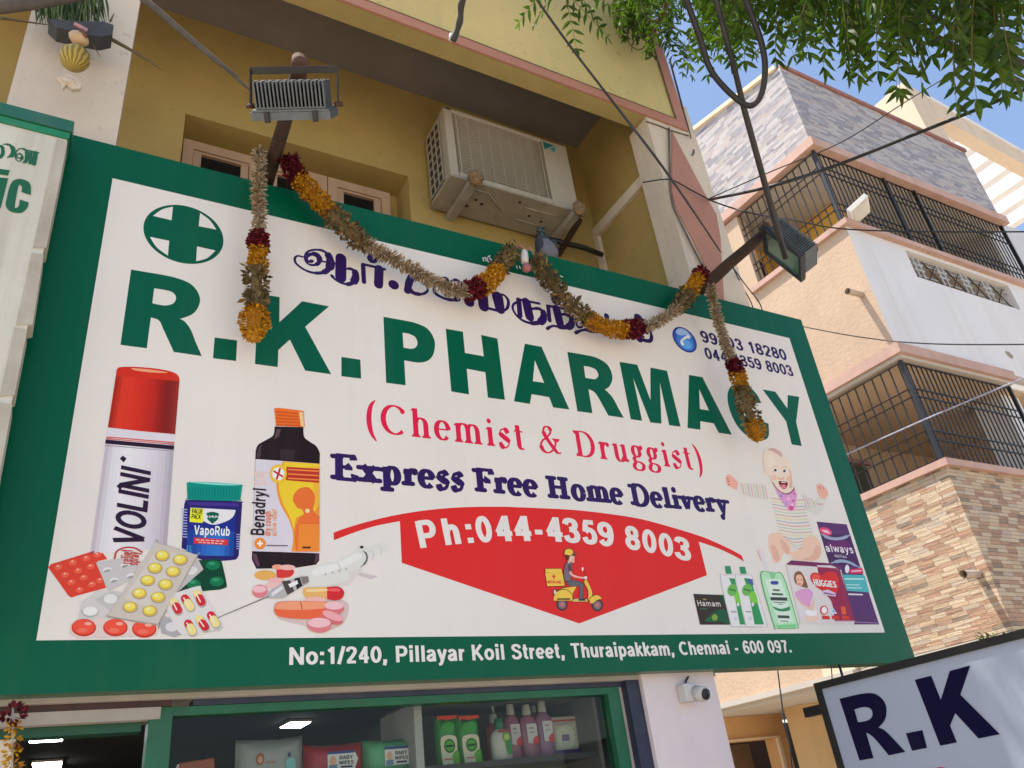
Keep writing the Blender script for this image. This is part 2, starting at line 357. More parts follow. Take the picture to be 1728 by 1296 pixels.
# ================================================================ the apartment block on the right
XC, YC = 7.26, 4.02
SK = Vector((-.0523, .9986, 0))
def foot(u, v): return Vector((XC + u, YC, 0)) + SK * v      # u along the street front, v into the depth
def slab(mb, u0, v0, u1, v1, z0, z1, mi=0):
    a, b, c, d = foot(u0, v0), foot(u1, v0), foot(u1, v1), foot(u0, v1)
    return mb.hexa([p + Vector((0, 0, z0)) for p in (a, b, c, d)] + [p + Vector((0, 0, z1)) for p in (a, b, c, d)], mi)
def stone(name, rowh, wid, cols, bump, streaky=0.0, mortar=0.05):
    """stacked stone cladding: rows of thin strips, each strip its own tone and depth"""
    m, g, b = newmat(name)
    co = g.add('TexCoord').outputs['Object']; sx = g.add('SeparateXYZ', i_0=co)
    u = g.math('ADD', sx.outputs[0], sx.outputs[1]); z = sx.outputs[2]
    rz = g.math('DIVIDE', z, rowh); row = g.math('FLOOR', rz); fz = g.math('FRACT', rz)
    wn1 = g.add('TexWhiteNoise', noise_dimensions='1D'); g.l.new(row, wn1.inputs['W'])
    ru = g.math('ADD', g.math('DIVIDE', u, wid), g.math('MULTIPLY', wn1.outputs[0], 7.0)); cx = g.math('FLOOR', ru); fx = g.math('FRACT', ru)
    cb = g.add('CombineXYZ', i_0=cx, i_1=row); wn2 = g.add('TexWhiteNoise', noise_dimensions='3D', i_Vector=cb.outputs[0])
    n = len(cols); c = g.ramp(wn2.outputs[0], [(i / n, k) for i, k in enumerate(cols)], 'CONSTANT')
    mp = g.add('CombineXYZ', i_0=g.math('MULTIPLY', u, 6.0), i_1=g.math('MULTIPLY', z, 40.0), i_2=g.math('MULTIPLY', wn2.outputs[0], 20.0))
    gn = g.add('TexNoise', i_Vector=mp.outputs[0], i_Scale=1.0, i_Detail=6.0, i_Roughness=0.65)
    c = g.mix(g.ramp(gn.outputs[0], [(0.35, (0, 0, 0)), (0.7, (0.55,) * 3)]), c, tuple(sum(k[i] for k in cols) / n * 1.25 for i in range(3)))
    if streaky: c = g.mix(g.ramp(gn.outputs[0], [(0.5, (0, 0, 0)), (0.62, (streaky,) * 3)]), c, (0.47, 0.45, 0.455))
    ex = g.math('MULTIPLY', g.math('MINIMUM', fx, g.math('SUBTRACT', 1.0, fx)), wid); ez = g.math('MULTIPLY', g.math('MINIMUM', fz, g.math('SUBTRACT', 1.0, fz)), rowh)
    ed = g.math('MINIMUM', ex, ez); gap = g.math('LESS_THAN', ed, rowh * mortar)
    c = g.mix(g.math('MULTIPLY', gap, 0.6), c, (0.10, 0.08, 0.07))
    g.l.new(c, b.inputs['Base Color']); b.inputs['Roughness'].default_value = 0.75
    h = g.math('ADD', g.math('MULTIPLY', wn2.outputs[0], 0.7), g.math('MULTIPLY', gn.outputs[0], 0.5))
    h = g.math('MULTIPLY', h, g.math('SUBTRACT', 1.0, gap))
    bp = g.add('Bump', i_Strength=bump, i_Distance=0.035, i_Height=h); g.l.new(bp.outputs[0], b.inputs['Normal'])
    return m
BRICK = stone('stacked_stone_cladding', 0.037, 0.155, [(0.539, 0.390, 0.244), (0.365, 0.224, 0.133), (0.574, 0.457, 0.311), (0.313, 0.166, 0.104), (0.479, 0.390, 0.296), (0.609, 0.481, 0.326), (0.191, 0.141, 0.104), (0.435, 0.249, 0.148), (0.539, 0.415, 0.281)], 0.9)
TILE = stone('pale_mosaic_tile', 0.045, 0.17, [(0.408, 0.384, 0.376), (0.204, 0.195, 0.222), (0.444, 0.395, 0.359), (0.288, 0.271, 0.291), (0.384, 0.319, 0.291), (0.480, 0.454, 0.439), (0.240, 0.236, 0.262)], 0.4, 0.45, 0.02)
PEACH = mat('peach_stucco', (0.53, 0.385, 0.265), 0.9, 0.06, 2.0, 0.6, 26, dirt=(0.40, 0.28, 0.2), dirtamt=0.35, streak=0.22)
WHITEW = mat('white_wall_paint', (0.72, 0.70, 0.68), 0.7, 0.04, 1.5, 0.1, 50, dirt=(0.48, 0.42, 0.36), dirtamt=0.12, streak=0.28)
PBAND = mat('dusty_pink_ledge_paint', (0.52, 0.33, 0.26), 0.75, 0.1, 4.0, 0.15, 60, dirt=(0.33, 0.22, 0.18), dirtamt=0.5, streak=0.3)
OCW = mat('ochre_balcony_wall', (0.76, 0.44, 0.08), 0.75, 0.06, 2.0)
BEIGE = mat('beige_balcony_wall', (0.56, 0.42, 0.28), 0.8, 0.08, 2.0, dirt=(0.4, 0.3, 0.2))
CEILB = mat('balcony_ceiling_paint', (0.52, 0.47, 0.40), 0.8, 0.06, 2.0)
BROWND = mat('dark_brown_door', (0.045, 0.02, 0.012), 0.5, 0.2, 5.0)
SUNC = mat('cream_pilaster_paint', (0.72, 0.58, 0.40), 0.75, 0.06, 3.0, 0.1, 60)
block = thing('apartment_block', (XC + 2, YC + 1.5, 0), 'apartment block on the right with peach, white and stone clad walls and caged balconies', 'building')
UR = 3.95
# upper tile clad parapet (roof end slightly raked as in the stair head)
m = MB(); zt = 9.72
a, b_, c, d = foot(0, 0), foot(0, 1.62), foot(.15, 1.62), foot(.15, .15)
m.hexa([p + Vector((0, 0, 8.43)) for p in (a, d, c, b_)] + [foot(0, 0) + Vector((0, 0, zt)), foot(.15, .15) + Vector((0, 0, zt)), foot(.15, 1.62) + Vector((0, 0, zt + .32)), foot(0, 1.62) + Vector((0, 0, zt + .32))])
m.hexa([p + Vector((0, 0, 8.43)) for p in (foot(0, 0), foot(UR, 0), foot(UR, .15), foot(.15, .15))] + [p + Vector((0, 0, zt)) for p in (foot(0, 0), foot(UR, 0), foot(UR, .15), foot(.15, .15))])
m.build('tiled_parapet', TILE, block)
m = MB(); slab(m, .02, -.03, UR + .03, .18, zt + .002, zt + .06); m.build('roof_edge', mat('red_brown_roof_edge', (0.30, 0.13, 0.10), 0.7, 0.15, 6.0), block)
m = MB(); m.hexa([foot(-.04, .04) + Vector((0, 0, zt + .01)), foot(.17, .19) + Vector((0, 0, zt + .01)), foot(.17, 1.66) + Vector((0, 0, zt + .335)), foot(-.04, 1.66) + Vector((0, 0, zt + .335)), foot(-.04, .04) + Vector((0, 0, zt + .075)), foot(.17, .19) + Vector((0, 0, zt + .075)), foot(.17, 1.66) + Vector((0, 0, zt + .4)), foot(-.04, 1.66) + Vector((0, 0, zt + .4))]); m.build('roof_coping', SUNC, block)
m = MB(); slab(m, -.05, 1.60, .3, 2.0, 2.56, zt + .25); m.build('pilaster', SUNC, block)
m = MB(); slab(m, -.06, -.06, UR + .06, 1.55, 8.28, 8.41); m.build('upper_slab', PBAND, block)
m = MB(); slab(m, .06, .06, UR - .06, 3.0, 8.25, 8.278); m.build('upper_balcony_ceiling', CEILB, block)
m = MB(); slab(m, -.05, -.06, UR + .4, .16, 7.06, 7.13); slab(m, -.05, .162, .16, 1.42, 7.06, 7.13); m.build('upper_ledge', PBAND, block)
m = MB(); slab(m, 0, .002, .15, 1.6, 5.46, 7.058); slab(m, 0, 1.3, .15, 1.6, 7.06, 8.25); m.build('peach_wall', PEACH, block)
# white wall with a window slot
WX0, WX1, WZ0, WZ1 = 1.02, 3.13, 6.60, 7.0
m = MB(); slab(m, .002, 0, WX0, .14, 5.46, 7.058); slab(m, WX1, 0, UR + .4, .14, 5.46, 7.058); slab(m, WX0, 0, WX1, .14, WZ1, 7.058); slab(m, WX0, 0, WX1, .14, 5.46, WZ0); m.build('white_wall', WHITEW, block)
IRON = mat('black_iron_paint', (0.012, 0.011, 0.010), 0.5, 0.2, 12.0, dirt=(0.05, 0.03, 0.02))
GREYIRON = mat('pale_grey_ironwork', (0.40, 0.40, 0.39), 0.55, 0.15, 12.0)
m = MB(); slab(m, WX0, .15, WX1, .9, WZ0 - .3, WZ0 - .25); slab(m, WX0 - .3, .9, WX1 + .3, .95, WZ0 - .25, WZ1 + .3); m.build('window_recess', OCW, block)
fr = MB()
for z in (WZ0 + .03, WZ0 + .10, WZ1 - .11, WZ1 - .04): slab(fr, WX0, .05, WX1, .062, z, z + .014)
fr = fr.build('window_grille', GREYIRON, block)
x = WX0 + .22
k = 0
while x < WX1 - .2:
    q = MB(); c0 = foot(x, .04) + Vector((0, 0, (WZ0 + WZ1) / 2))
    if k % 2 == 0:
        for s in (-1, 1):
            slab(q, x - .03 + s * .05, .035, x - .005 + s * .05, .045, WZ0 + .06, WZ1 - .06)
        slab(q, x - .11, .034, x + .08, .044, WZ0 + .16, WZ0 + .19); slab(q, x - .11, .034, x + .08, .044, WZ0 + .24, WZ0 + .27)
    else:
        for s in (-1, 1):
            q.tube([c0 + Vector((s * .13, 0, -.14)), c0 + Vector((-s * .13, 0, .14))], .007, 6)
    q.build('grille_motif', GREYIRON if k % 2 == 0 else IRON, fr); x += .235; k += 1
# lower slab, stone clad parapet
m = MB(); slab(m, -.06, -.06, 2.02, 1.6, 5.34, 5.458); m.build('lower_slab', PBAND, block)
m = MB(); slab(m, -.02, -.02, 1.98, 1.6, 5.30, 5.338); m.build('slab_soffit', CEILB, block)
m = MB(); slab(m, .05, .05, 3.4, 3.0, 5.27, 5.298); m.build('lower_balcony_ceiling', BEIGE, block)
m = MB(); slab(m, -.04, -.05, 3.2, .16, 4.09, 4.16); slab(m, -.04, .162, .16, 1.5, 4.09, 4.16); m.build('lower_ledge', PBAND, block)
m = MB(); slab(m, 0, .0, 3.2, .14, 2.56, 4.088); slab(m, 0, .142, .14, 1.6, 2.56, 4.088); m.build('stone_parapet', BRICK, block)
m = MB(); slab(m, 0, 1.602, .14, 4.8, 2.56, 4.9); m.build('side_wall', PEACH, block)
m = MB(); slab(m, 1.99, .16, 2.35, .5, 4.162, 5.298); m.build('front_pier', WHITEW, block)
# balcony inner walls
m = MB(); slab(m, .2, 1.75, UR, 1.85, 7.0, 8.25); slab(m, .165, 1.602, .195, 1.75, 7.0, 8.25); m.build('upper_balcony_wall', OCW, block)
m = MB(); slab(m, 1.0, .55, 1.12, 1.745, 7.052, 8.245); m.build('balcony_partition', OCW, block)
m = MB(); slab(m, .16, .165, UR, 1.75, 6.98, 7.05); slab(m, UR - .1, .2, UR, 1.74, 7.052, 8.25); m.build('upper_balcony_floor', CEILB, block)
m = MB(); slab(m, .35, 1.71, .8, 1.748, 7.06, 8.0); m.build('balcony_door', BROWND, block)
m = MB(); slab(m, .2, 1.75, 3.2, 1.85, 4.1, 5.268); slab(m, .16, .165, 3.2, 1.75, 4.0, 4.08); slab(m, 3.1, .2, 3.2, 1.74, 4.082, 5.268); m.build('lower_balcony_wall', BEIGE, block)
m = MB(); slab(m, .25, 1.70, .62, 1.748, 4.1, 5.0); m.build('balcony_door', BROWND, block)
m = MB(); slab(m, 1.05, 1.70, 1.45, 1.748, 4.1, 4.95); m.build('balcony_window', mat('dark_green_shutter', (0.06, 0.065, 0.045), 0.5, 0.15, 6.0), block)
m = MB(); slab(m, 1.0, 1.66, 1.5, 1.699, 4.97, 5.03); m.build('shutter_head', mat('violet_awning_paint', (0.35, 0.2, 0.2), 0.6), block)
# ground floor set back: beam, panel, doorway, piers
m = MB(); m.hexa([(6.0, 6.2, 2.50), (8.4, 6.2, 2.50), (8.4, 6.5, 2.50), (6.0, 6.5, 2.50), (6.0, 6.2, 2.9), (8.4, 6.2, 2.9), (8.4, 6.5, 2.9), (6.0, 6.5, 2.9)])
m = MB(); slab(m, -.1, 1.602, 0.0, 4.8, 2.50, 2.558); slab(m, .0, .0, 4.2, 4.8, 2.46, 2.555); m.build('ground_floor_beam', CEILB, block)
OR1 = mat('orange_panel_paint', (0.62, 0.36, 0.15), 0.75, 0.07, 2.0, dirt=(0.45, 0.26, 0.1))
OR2 = mat('pale_orange_pier_paint', (0.60, 0.40, 0.19), 0.75, 0.07, 2.0)
m = MB(); m.box((5.6, 8.0, 2.18), (8.45, 8.2, 2.458)).box((8.26, 8.0, 0), (8.45, 8.2, 2.178)); m.build('ground_floor_wall', OR1, block)
m = MB(); m.box((5.6, 7.96, 2.18), (8.30, 7.998, 2.20)).box((8.24, 7.96, 0), (8.29, 7.998, 2.178)); m.build('door_trim', SUNC, block)
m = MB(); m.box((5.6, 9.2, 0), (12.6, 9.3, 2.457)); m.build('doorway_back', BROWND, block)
m = MB(); m.box((7.75, 8.5, 1.85), (8.26, 8.6, 2.178)); m.build('door_panel', mat('brown_door_panel', (0.16, 0.10, 0.05), 0.6), block)
m = MB(); m.box((8.0, 7.2, 0), (8.55, 7.5, 2.458)); m.build('ground_floor_pier', OR2, block)
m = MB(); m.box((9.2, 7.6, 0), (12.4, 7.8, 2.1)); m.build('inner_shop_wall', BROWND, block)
m = MB(); m.box((8.6, 7.7, 2.1), (12.4, 7.9, 2.458)); m.build('inner_panel', OR1, block)
PVC = mat('pvc_spout_plastic', (0.45, 0.36, 0.28), 0.5)
for (x, y, nm) in ((1453, 497, 'a'), (1650, 967, 'b')):
    p = atX(x, y, XC - .0523 * .1)
    q = MB(); q.tube([p + Vector((.1, 0, 0)), p + Vector((-.24, -.01, -.02))], .035, 12, cap=False); q.tube([p + Vector((.1, 0, 0)), p + Vector((-.238, -.01, -.02))], .028, 12, cap=False); q.tube([p + Vector((.0, 0, 0)), p + Vector((.02, 0, 0))], .0285, 12, mi=1)
    q.build('drain_spout', [PVC, BROWND], block)
# damage patch on the white wall
p = [atY(x, y, YC - .003) for x, y in [(1696, 592), (1703, 594), (1710, 601), (1709, 606), (1703, 602), (1698, 597)]]
MB().prism(p, (0, .002, 0)).build('plaster_patch', mat('bare_plaster', (0.30, 0.25, 0.2), 0.9), block)

# balcony cages: each rail, post and bar on its own
def cage(name, label, z0, z1, u1, side_v, posts_u, nfront, nside, rails, inset=.03):
    t = thing(name, foot(0, 0) + Vector((0, 0, z0)), label, 'balcony grille', 'iron cages closing the balconies')
    def bar(nm, a, b, r, mt=IRON):
        MB().bar(a, b, r, r, up=(0.01, 1, 0.02)).build(nm, mt, t)
    zz = lambda p, z: p + Vector((0, 0, z))
    for pu in posts_u: bar('post', zz(foot(pu, inset), z0), zz(foot(pu, inset), z1), .035)
    for z in rails + [z0 + .03, z1 - .02]:
        bar('rail', zz(foot(inset, inset), z), zz(foot(u1, inset), z), .013)
        bar('rail', zz(foot(inset, inset + .02), z), zz(foot(inset, side_v), z), .013)
    proto = None
    for k in range(nfront):
        u = u1 * (k + .5) / nfront
        a = zz(foot(u, inset + .012), z0 + .02)
        if proto is None:
            proto = MB().bar(a, zz(foot(u, inset + .012), z1 - .01), .0115, .0115, up=(0.01, 1, 0.02)).build('bar', IRON, t, origin=a)
            a0 = Vector(proto.location); base = a
        else:
            c = proto.copy(); col.objects.link(c); c.parent = t; c.location = a0 + (a - base)
    for k in range(nside):
        v = side_v * (k + .7) / nside
        a = zz(foot(inset + .012, v), z0 + .02)
        c = proto.copy(); col.objects.link(c); c.parent = t; c.location = a0 + (a - base)
    return t
cage('balcony_grille', 'long black iron balcony cage on the upper floor under the grey tiled parapet', 7.13, 8.27, UR - .02, 1.3, [.03, 1.32, 1.95, UR - .03], 46, 13, [7.35, 7.45, 7.92, 8.02])
cage('balcony_grille', 'short black iron balcony cage on the lower floor above the stone cladding', 4.16, 5.29, 1.98, 1.5, [.03, 1.95], 24, 14, [4.40, 4.50, 4.88, 4.97])
# square lamp resting on the corner of the ledge
lp = thing('ledge_lamp', foot(.12, -.02) + Vector((0, 0, 7.13)), 'white square lamp on the corner of the pink balcony ledge', 'lamp')
q = foot(.12, -.14) + Vector((0, 0, 7.21)); ang = Matrix.Rotation(R(35), 3, 'Z') @ Matrix.Rotation(R(-28), 3, 'X')
MB().obox(q, ang @ Vector((.16, 0, 0)), ang @ Vector((0, .13, 0)), ang @ Vector((0, 0, .03))).build('housing', mat('white_lamp_plastic', (0.7, 0.67, 0.6), 0.4), lp)
MB().obox(q - ang @ Vector((0, 0, .034)), ang @ Vector((.13, 0, 0)), ang @ Vector((0, .10, 0)), ang @ Vector((0, 0, .003))).build('diffuser', mat('lamp_diffuser', (0.6, 0.58, 0.5), 0.25), lp)
MB().tube([q, q + Vector((.02, .12, -.06))], .015, 8).build('bracket', IRON, lp)

# rooftop pergola behind the tiled parapet
PG1 = mat('pergola_cream_paint', (0.66, 0.53, 0.38), 0.75, 0.05, 2.0, dirt=(0.4, 0.33, 0.25), dirtamt=0.3, streak=0.3)
PG2 = mat('pergola_white_paint', (0.74, 0.73, 0.72), 0.7, 0.05, 2.0, dirt=(0.45, 0.43, 0.4), dirtamt=0.3)
pg = thing('rooftop_pergola', (13.2, 5.2, 9.7), 'cream and white concrete roof pergola with slanting beams beyond the tiled parapet', 'pergola')
ZP = 11.4
def pz(x, y, z=ZP): return atZ(x, y, z)
f0 = pz(1590, 200); f1 = pz(1760, 296)
dirx = (f1 - f0); dirx.z = 0; dirx.normalize(); diry = Vector((-dirx.y, dirx.x, 0))
fb = MB(); a = f0 - dirx * .15; fb.hexa([a, f1, f1 + diry * .22, a + diry * .22] + [p + Vector((0, 0, .42)) for p in (a, f1, f1 + diry * .22, a + diry * .22)]); fb.build('front_beam', [PG1], pg)
cp = MB(); cp.hexa([p + Vector((0, 0, .422)) - diry * .02 for p in (a, f1, f1 + diry * .26, a + diry * .26)] + [p + Vector((0, 0, .52)) - diry * .02 for p in (a, f1, f1 + diry * .26, a + diry * .26)]); cp.build('beam_cap', PG2, pg)
for k in range(7):
    s = a + dirx * (.75 + k * .62) + diry * .222
    b2 = MB(); e = s + diry * 3.4 - Vector((0, 0, 0)); wv = dirx * .2
    b2.hexa([s, s + wv, e + wv, e] + [p + Vector((0, 0, .36)) for p in (s, s + wv, e + wv, e)]); b2.build('slat_beam', PG2, pg)
tw = a - dirx * .7
t2 = MB(); t2.hexa([tw - Vector((0, 0, 2.2)), a - Vector((0, 0, 2.2)) - dirx * .002, a - dirx * .002 + diry * 1.2 - Vector((0, 0, 2.2)), tw + diry * 1.2 - Vector((0, 0, 2.2))] + [p + Vector((0, 0, .5)) for p in (tw, a - dirx * .002, a - dirx * .002 + diry * 1.2, tw + diry * 1.2)]); t2.build('corner_tower', PG1, pg)
rr = foot(UR + .1, .5)
nb = MB(); nb.box((XC + UR + .8, YC + .6, 0), (XC + UR + 4, YC + 3.2, 9.3)); nb = nb.build('neighbour_house', mat('pale_grey_house_paint', (0.58, 0.57, 0.56), 0.8, 0.05, 1.0, streak=0.2))
tag(nb, 'pale grey house wall at the right edge beyond the upper balcony cage', 'house')

# ================================================================ the pharmacy sign
sign = thing('pharmacy_signboard', sp(1.8, 1.84, -.05), 'big green bordered white pharmacy signboard with green lettering, above the shop window', 'signboard')
GR = flat((0, 82, 56), 0.26, 'green_vinyl', 0.17); WH = flat((214, 208, 200), 0.36, 'white_vinyl', 0.3)
U0, U1, V0, V1 = -.19, 3.766, -.165, 1.837; WW, WHH = 3.6, 1.6966
def quad_uv(mb, u0, v0, u1, v1, h, mi=0): return mb.poly([sp(u0, v0, h), sp(u1, v0, h), sp(u1, v1, h), sp(u0, v1, h)], mi)
m = MB(); P8 = [sp(U0, V1, -.10), sp(U1, V1, -.10), sp(U1, V1, 0), sp(U0, V1, 0), sp(U0, V0, -.10), sp(U1, V0, -.10), sp(U1, V0, 0), sp(U0, V0, 0)]
m.hexa(P8); m.build('board', GR, sign)
m = MB(); quad_uv(m, 0, 0, WW, WHH, .0012); m.build('white_panel', WH, sign)

# ---------------------------------------------------------------- printed artwork on the sign face
def cr2(pts, n=5):
    """closed outline; points given as (x, y, 1) are rounded through, the others stay sharp"""
    out = []; k = len(pts)
    for i in range(k):
        p1 = pts[i]; p2 = pts[(i + 1) % k]
        out.append((p1[0], p1[1]))
        if len(p1) > 2 or len(p2) > 2:
            p0 = pts[i - 1] if len(p1) > 2 else p1; p3 = pts[(i + 2) % k] if len(p2) > 2 else p2
            for q in range(1, n):
                t = q / n; out.append(tuple(0.5 * (2 * p1[j] + (p2[j] - p0[j]) * t + (2 * p0[j] - 5 * p1[j] + 4 * p2[j] - p3[j]) * t * t + (3 * p1[j] - p0[j] - 3 * p2[j] + p3[j]) * t ** 3) for j in (0, 1)))
    return out
def zc(z, pts): return [(z[0] + p[0] / z[2], z[1] + p[1] / z[2], *p[2:]) for p in pts]
def union2d(polys):
    vs = []; fs = []
    tr = []
    for p in polys:
        if len(p) == 4: tr += [[p[0], p[1], p[2]], [p[0], p[2], p[3]]]
        else: tr.append(p)
    for p in tr:
        a = sum(p[i][0] * p[(i + 1) % len(p)][1] - p[(i + 1) % len(p)][0] * p[i][1] for i in range(len(p)))
        if abs(a) < 1e-10: continue
        if a < 0: p = p[::-1]
        fs.append(list(range(len(vs), len(vs) + len(p)))); vs += [Vector((q[0], q[1])) for q in p]
    V, E_, F, ov, oe, of = delaunay_2d_cdt(vs, [], fs, 0, 1e-7)
    return [(v.x, v.y) for v in V], [f for f, o in zip(F, of) if o]
class Art:
    """one printed picture or line of writing; colours become material slots, layers sit a fraction of a millimetre apart"""
    def __init__(s, name, parent=None, frame=None, inkf=None, plane=None):
        s.S = plane or S; s.n = name; s.mb = MB(); s.c = []; s.k = 0; s.par = parent; s.fr = frame or sp; s.ink = inkf or flat
    def mi(s, c):
        if c not in s.c: s.c.append(c)
        return s.c.index(c)
    def h(s, L): s.k += 1; return .0016 + L * .00035 + (s.k % 40) * .000006
    def uv(s, pts, c, L=0, holes=()):
        h = s.h(L); s.mb.poly([s.fr(u, v, h) for u, v in pts], s.mi(c), [[s.fr(u, v, h) for u, v in q] for q in holes]); return s
    def tri(s, V, F, c, L=0):
        h = s.h(L); s.mb.add([s.fr(u, v, h) for u, v in V], F, s.mi(c)); return s
    def p(s, z, pts, c, L=0, holes=()):
        return s.uv([s.S(x, y) for x, y in cr2(zc(z, pts))], c, L, [[s.S(x, y) for x, y in cr2(zc(z, q))] for q in holes])
    def e(s, z, x, y, rx, ry, c, L=0, rot=0.0, n=20, a0=0, a1=360):
        P = []
        for i in range(n):
            a = R(a0 + (a1 - a0) * i / (n if a1 - a0 == 360 else n - 1)); ux, uy = rx * math.cos(a), ry * math.sin(a)
            P.append((x + ux * math.cos(R(rot)) - uy * math.sin(R(rot)), y + ux * math.sin(R(rot)) + uy * math.cos(R(rot))))
        return s.uv([s.S(*q) for q in zc(z, P)], c, L)
    def line(s, z, pts, w_, c, L=0, smooth=True):
        Q = [(s.S(*q)) for q in zc(z, pts)]
        if smooth and len(Q) > 2: Q = [(p.x, p.y) for p in catmull([(a, b, 0) for a, b in Q], 5)]
        q0 = zc(z, [pts[0]])[0]; A_ = s.S(*q0); B_ = s.S(q0[0] + 1, q0[1]); C_ = s.S(q0[0], q0[1] + 1); sc_ = .5 * (math.hypot(B_[0] - A_[0], B_[1] - A_[1]) + math.hypot(C_[0] - A_[0], C_[1] - A_[1])) / z[2]
        ws = w_ if isinstance(w_, (list, tuple)) else [w_] * len(pts)
        ww = [ws[min(len(ws) - 1, int(round(i * (len(ws) - 1) / max(1, len(Q) - 1))))] * sc_ for i in range(len(Q))]
        V, F = union2d(ribbon(Q, ww, True)); return s.tri(V, F, c, L)
    def text(s, txt, a, b, cap, c, L=0, track=0.03, shear=0.0, px=True, heavy=.205):
        """built-in face between two baseline points (a, b), cap height in photo pixels / metres"""
        A = S(*a) if px else a; B = S(*b) if px else b
        V, F, wd = textmesh(txt, track, shear, heavy)
        dx, dy = B[0] - A[0], B[1] - A[1]; ln = math.hypot(dx, dy); dx /= ln; dy /= ln
        sx = ln / wd; sy = cap
        return s.tri([(A[0] + dx * x * sx + dy * y * sy, A[1] + dy * x * sx - dx * y * sy) for x, y in V], F, c, L)
    def grad(s, z, l0, l1, r0, r1, stops, L=0, n=18):
        """airbrushed blend across a band whose left edge is l0-l1 and right edge r0-r1"""
        l = lambda a, b, t: (a[0] + (b[0] - a[0]) * t, a[1] + (b[1] - a[1]) * t)
        for k in range(n):
            t0, t1, tm = k / n, (k + 1) / n, (k + .5) / n
            for (p0, c0), (p1, c1) in zip(stops[:-1], stops[1:]):
                if p0 <= tm <= p1: f = (tm - p0) / (p1 - p0); c = tuple(int(round((c0[i] + (c1[i] - c0[i]) * f) / 3) * 3) for i in range(3)); break
            s.p(z, [l(l0, r0, t0), l(l0, r0, t1), l(l1, r1, t1), l(l1, r1, t0)], c, L)
        return s
    def build(s):
        return s.mb.build(s.n, [s.ink(c) for c in s.c], s.par or sign, fix=False)
def ribbon(Q, ww, caps=False):
    out = []; n = len(Q)
    N = []
    for i in range(n):
        a = Q[max(i - 1, 0)]; b = Q[min(i + 1, n - 1)]; dx, dy = b[0] - a[0], b[1] - a[1]; l = math.hypot(dx, dy) or 1e-9
        N.append((-dy / l, dx / l))
    for i in range(n - 1):
        (x0, y0), (x1, y1) = Q[i], Q[i + 1]; (a0, b0), (a1, b1) = N[i], N[i + 1]; h0, h1 = ww[i] / 2, ww[i + 1] / 2
        out.append([(x0 + a0 * h0, y0 + b0 * h0), (x0 - a0 * h0, y0 - b0 * h0), (x1 - a1 * h1, y1 - b1 * h1), (x1 + a1 * h1, y1 + b1 * h1)])
    if caps:
        for i in (0, n - 1):
            if caps == 'h' and abs(N[i][0]) > .7: continue
            out.append([(Q[i][0] + ww[i] / 2 * math.cos(2 * math.pi * k / 10), Q[i][1] + ww[i] / 2 * math.sin(2 * math.pi * k / 10)) for k in range(10)])
    return out
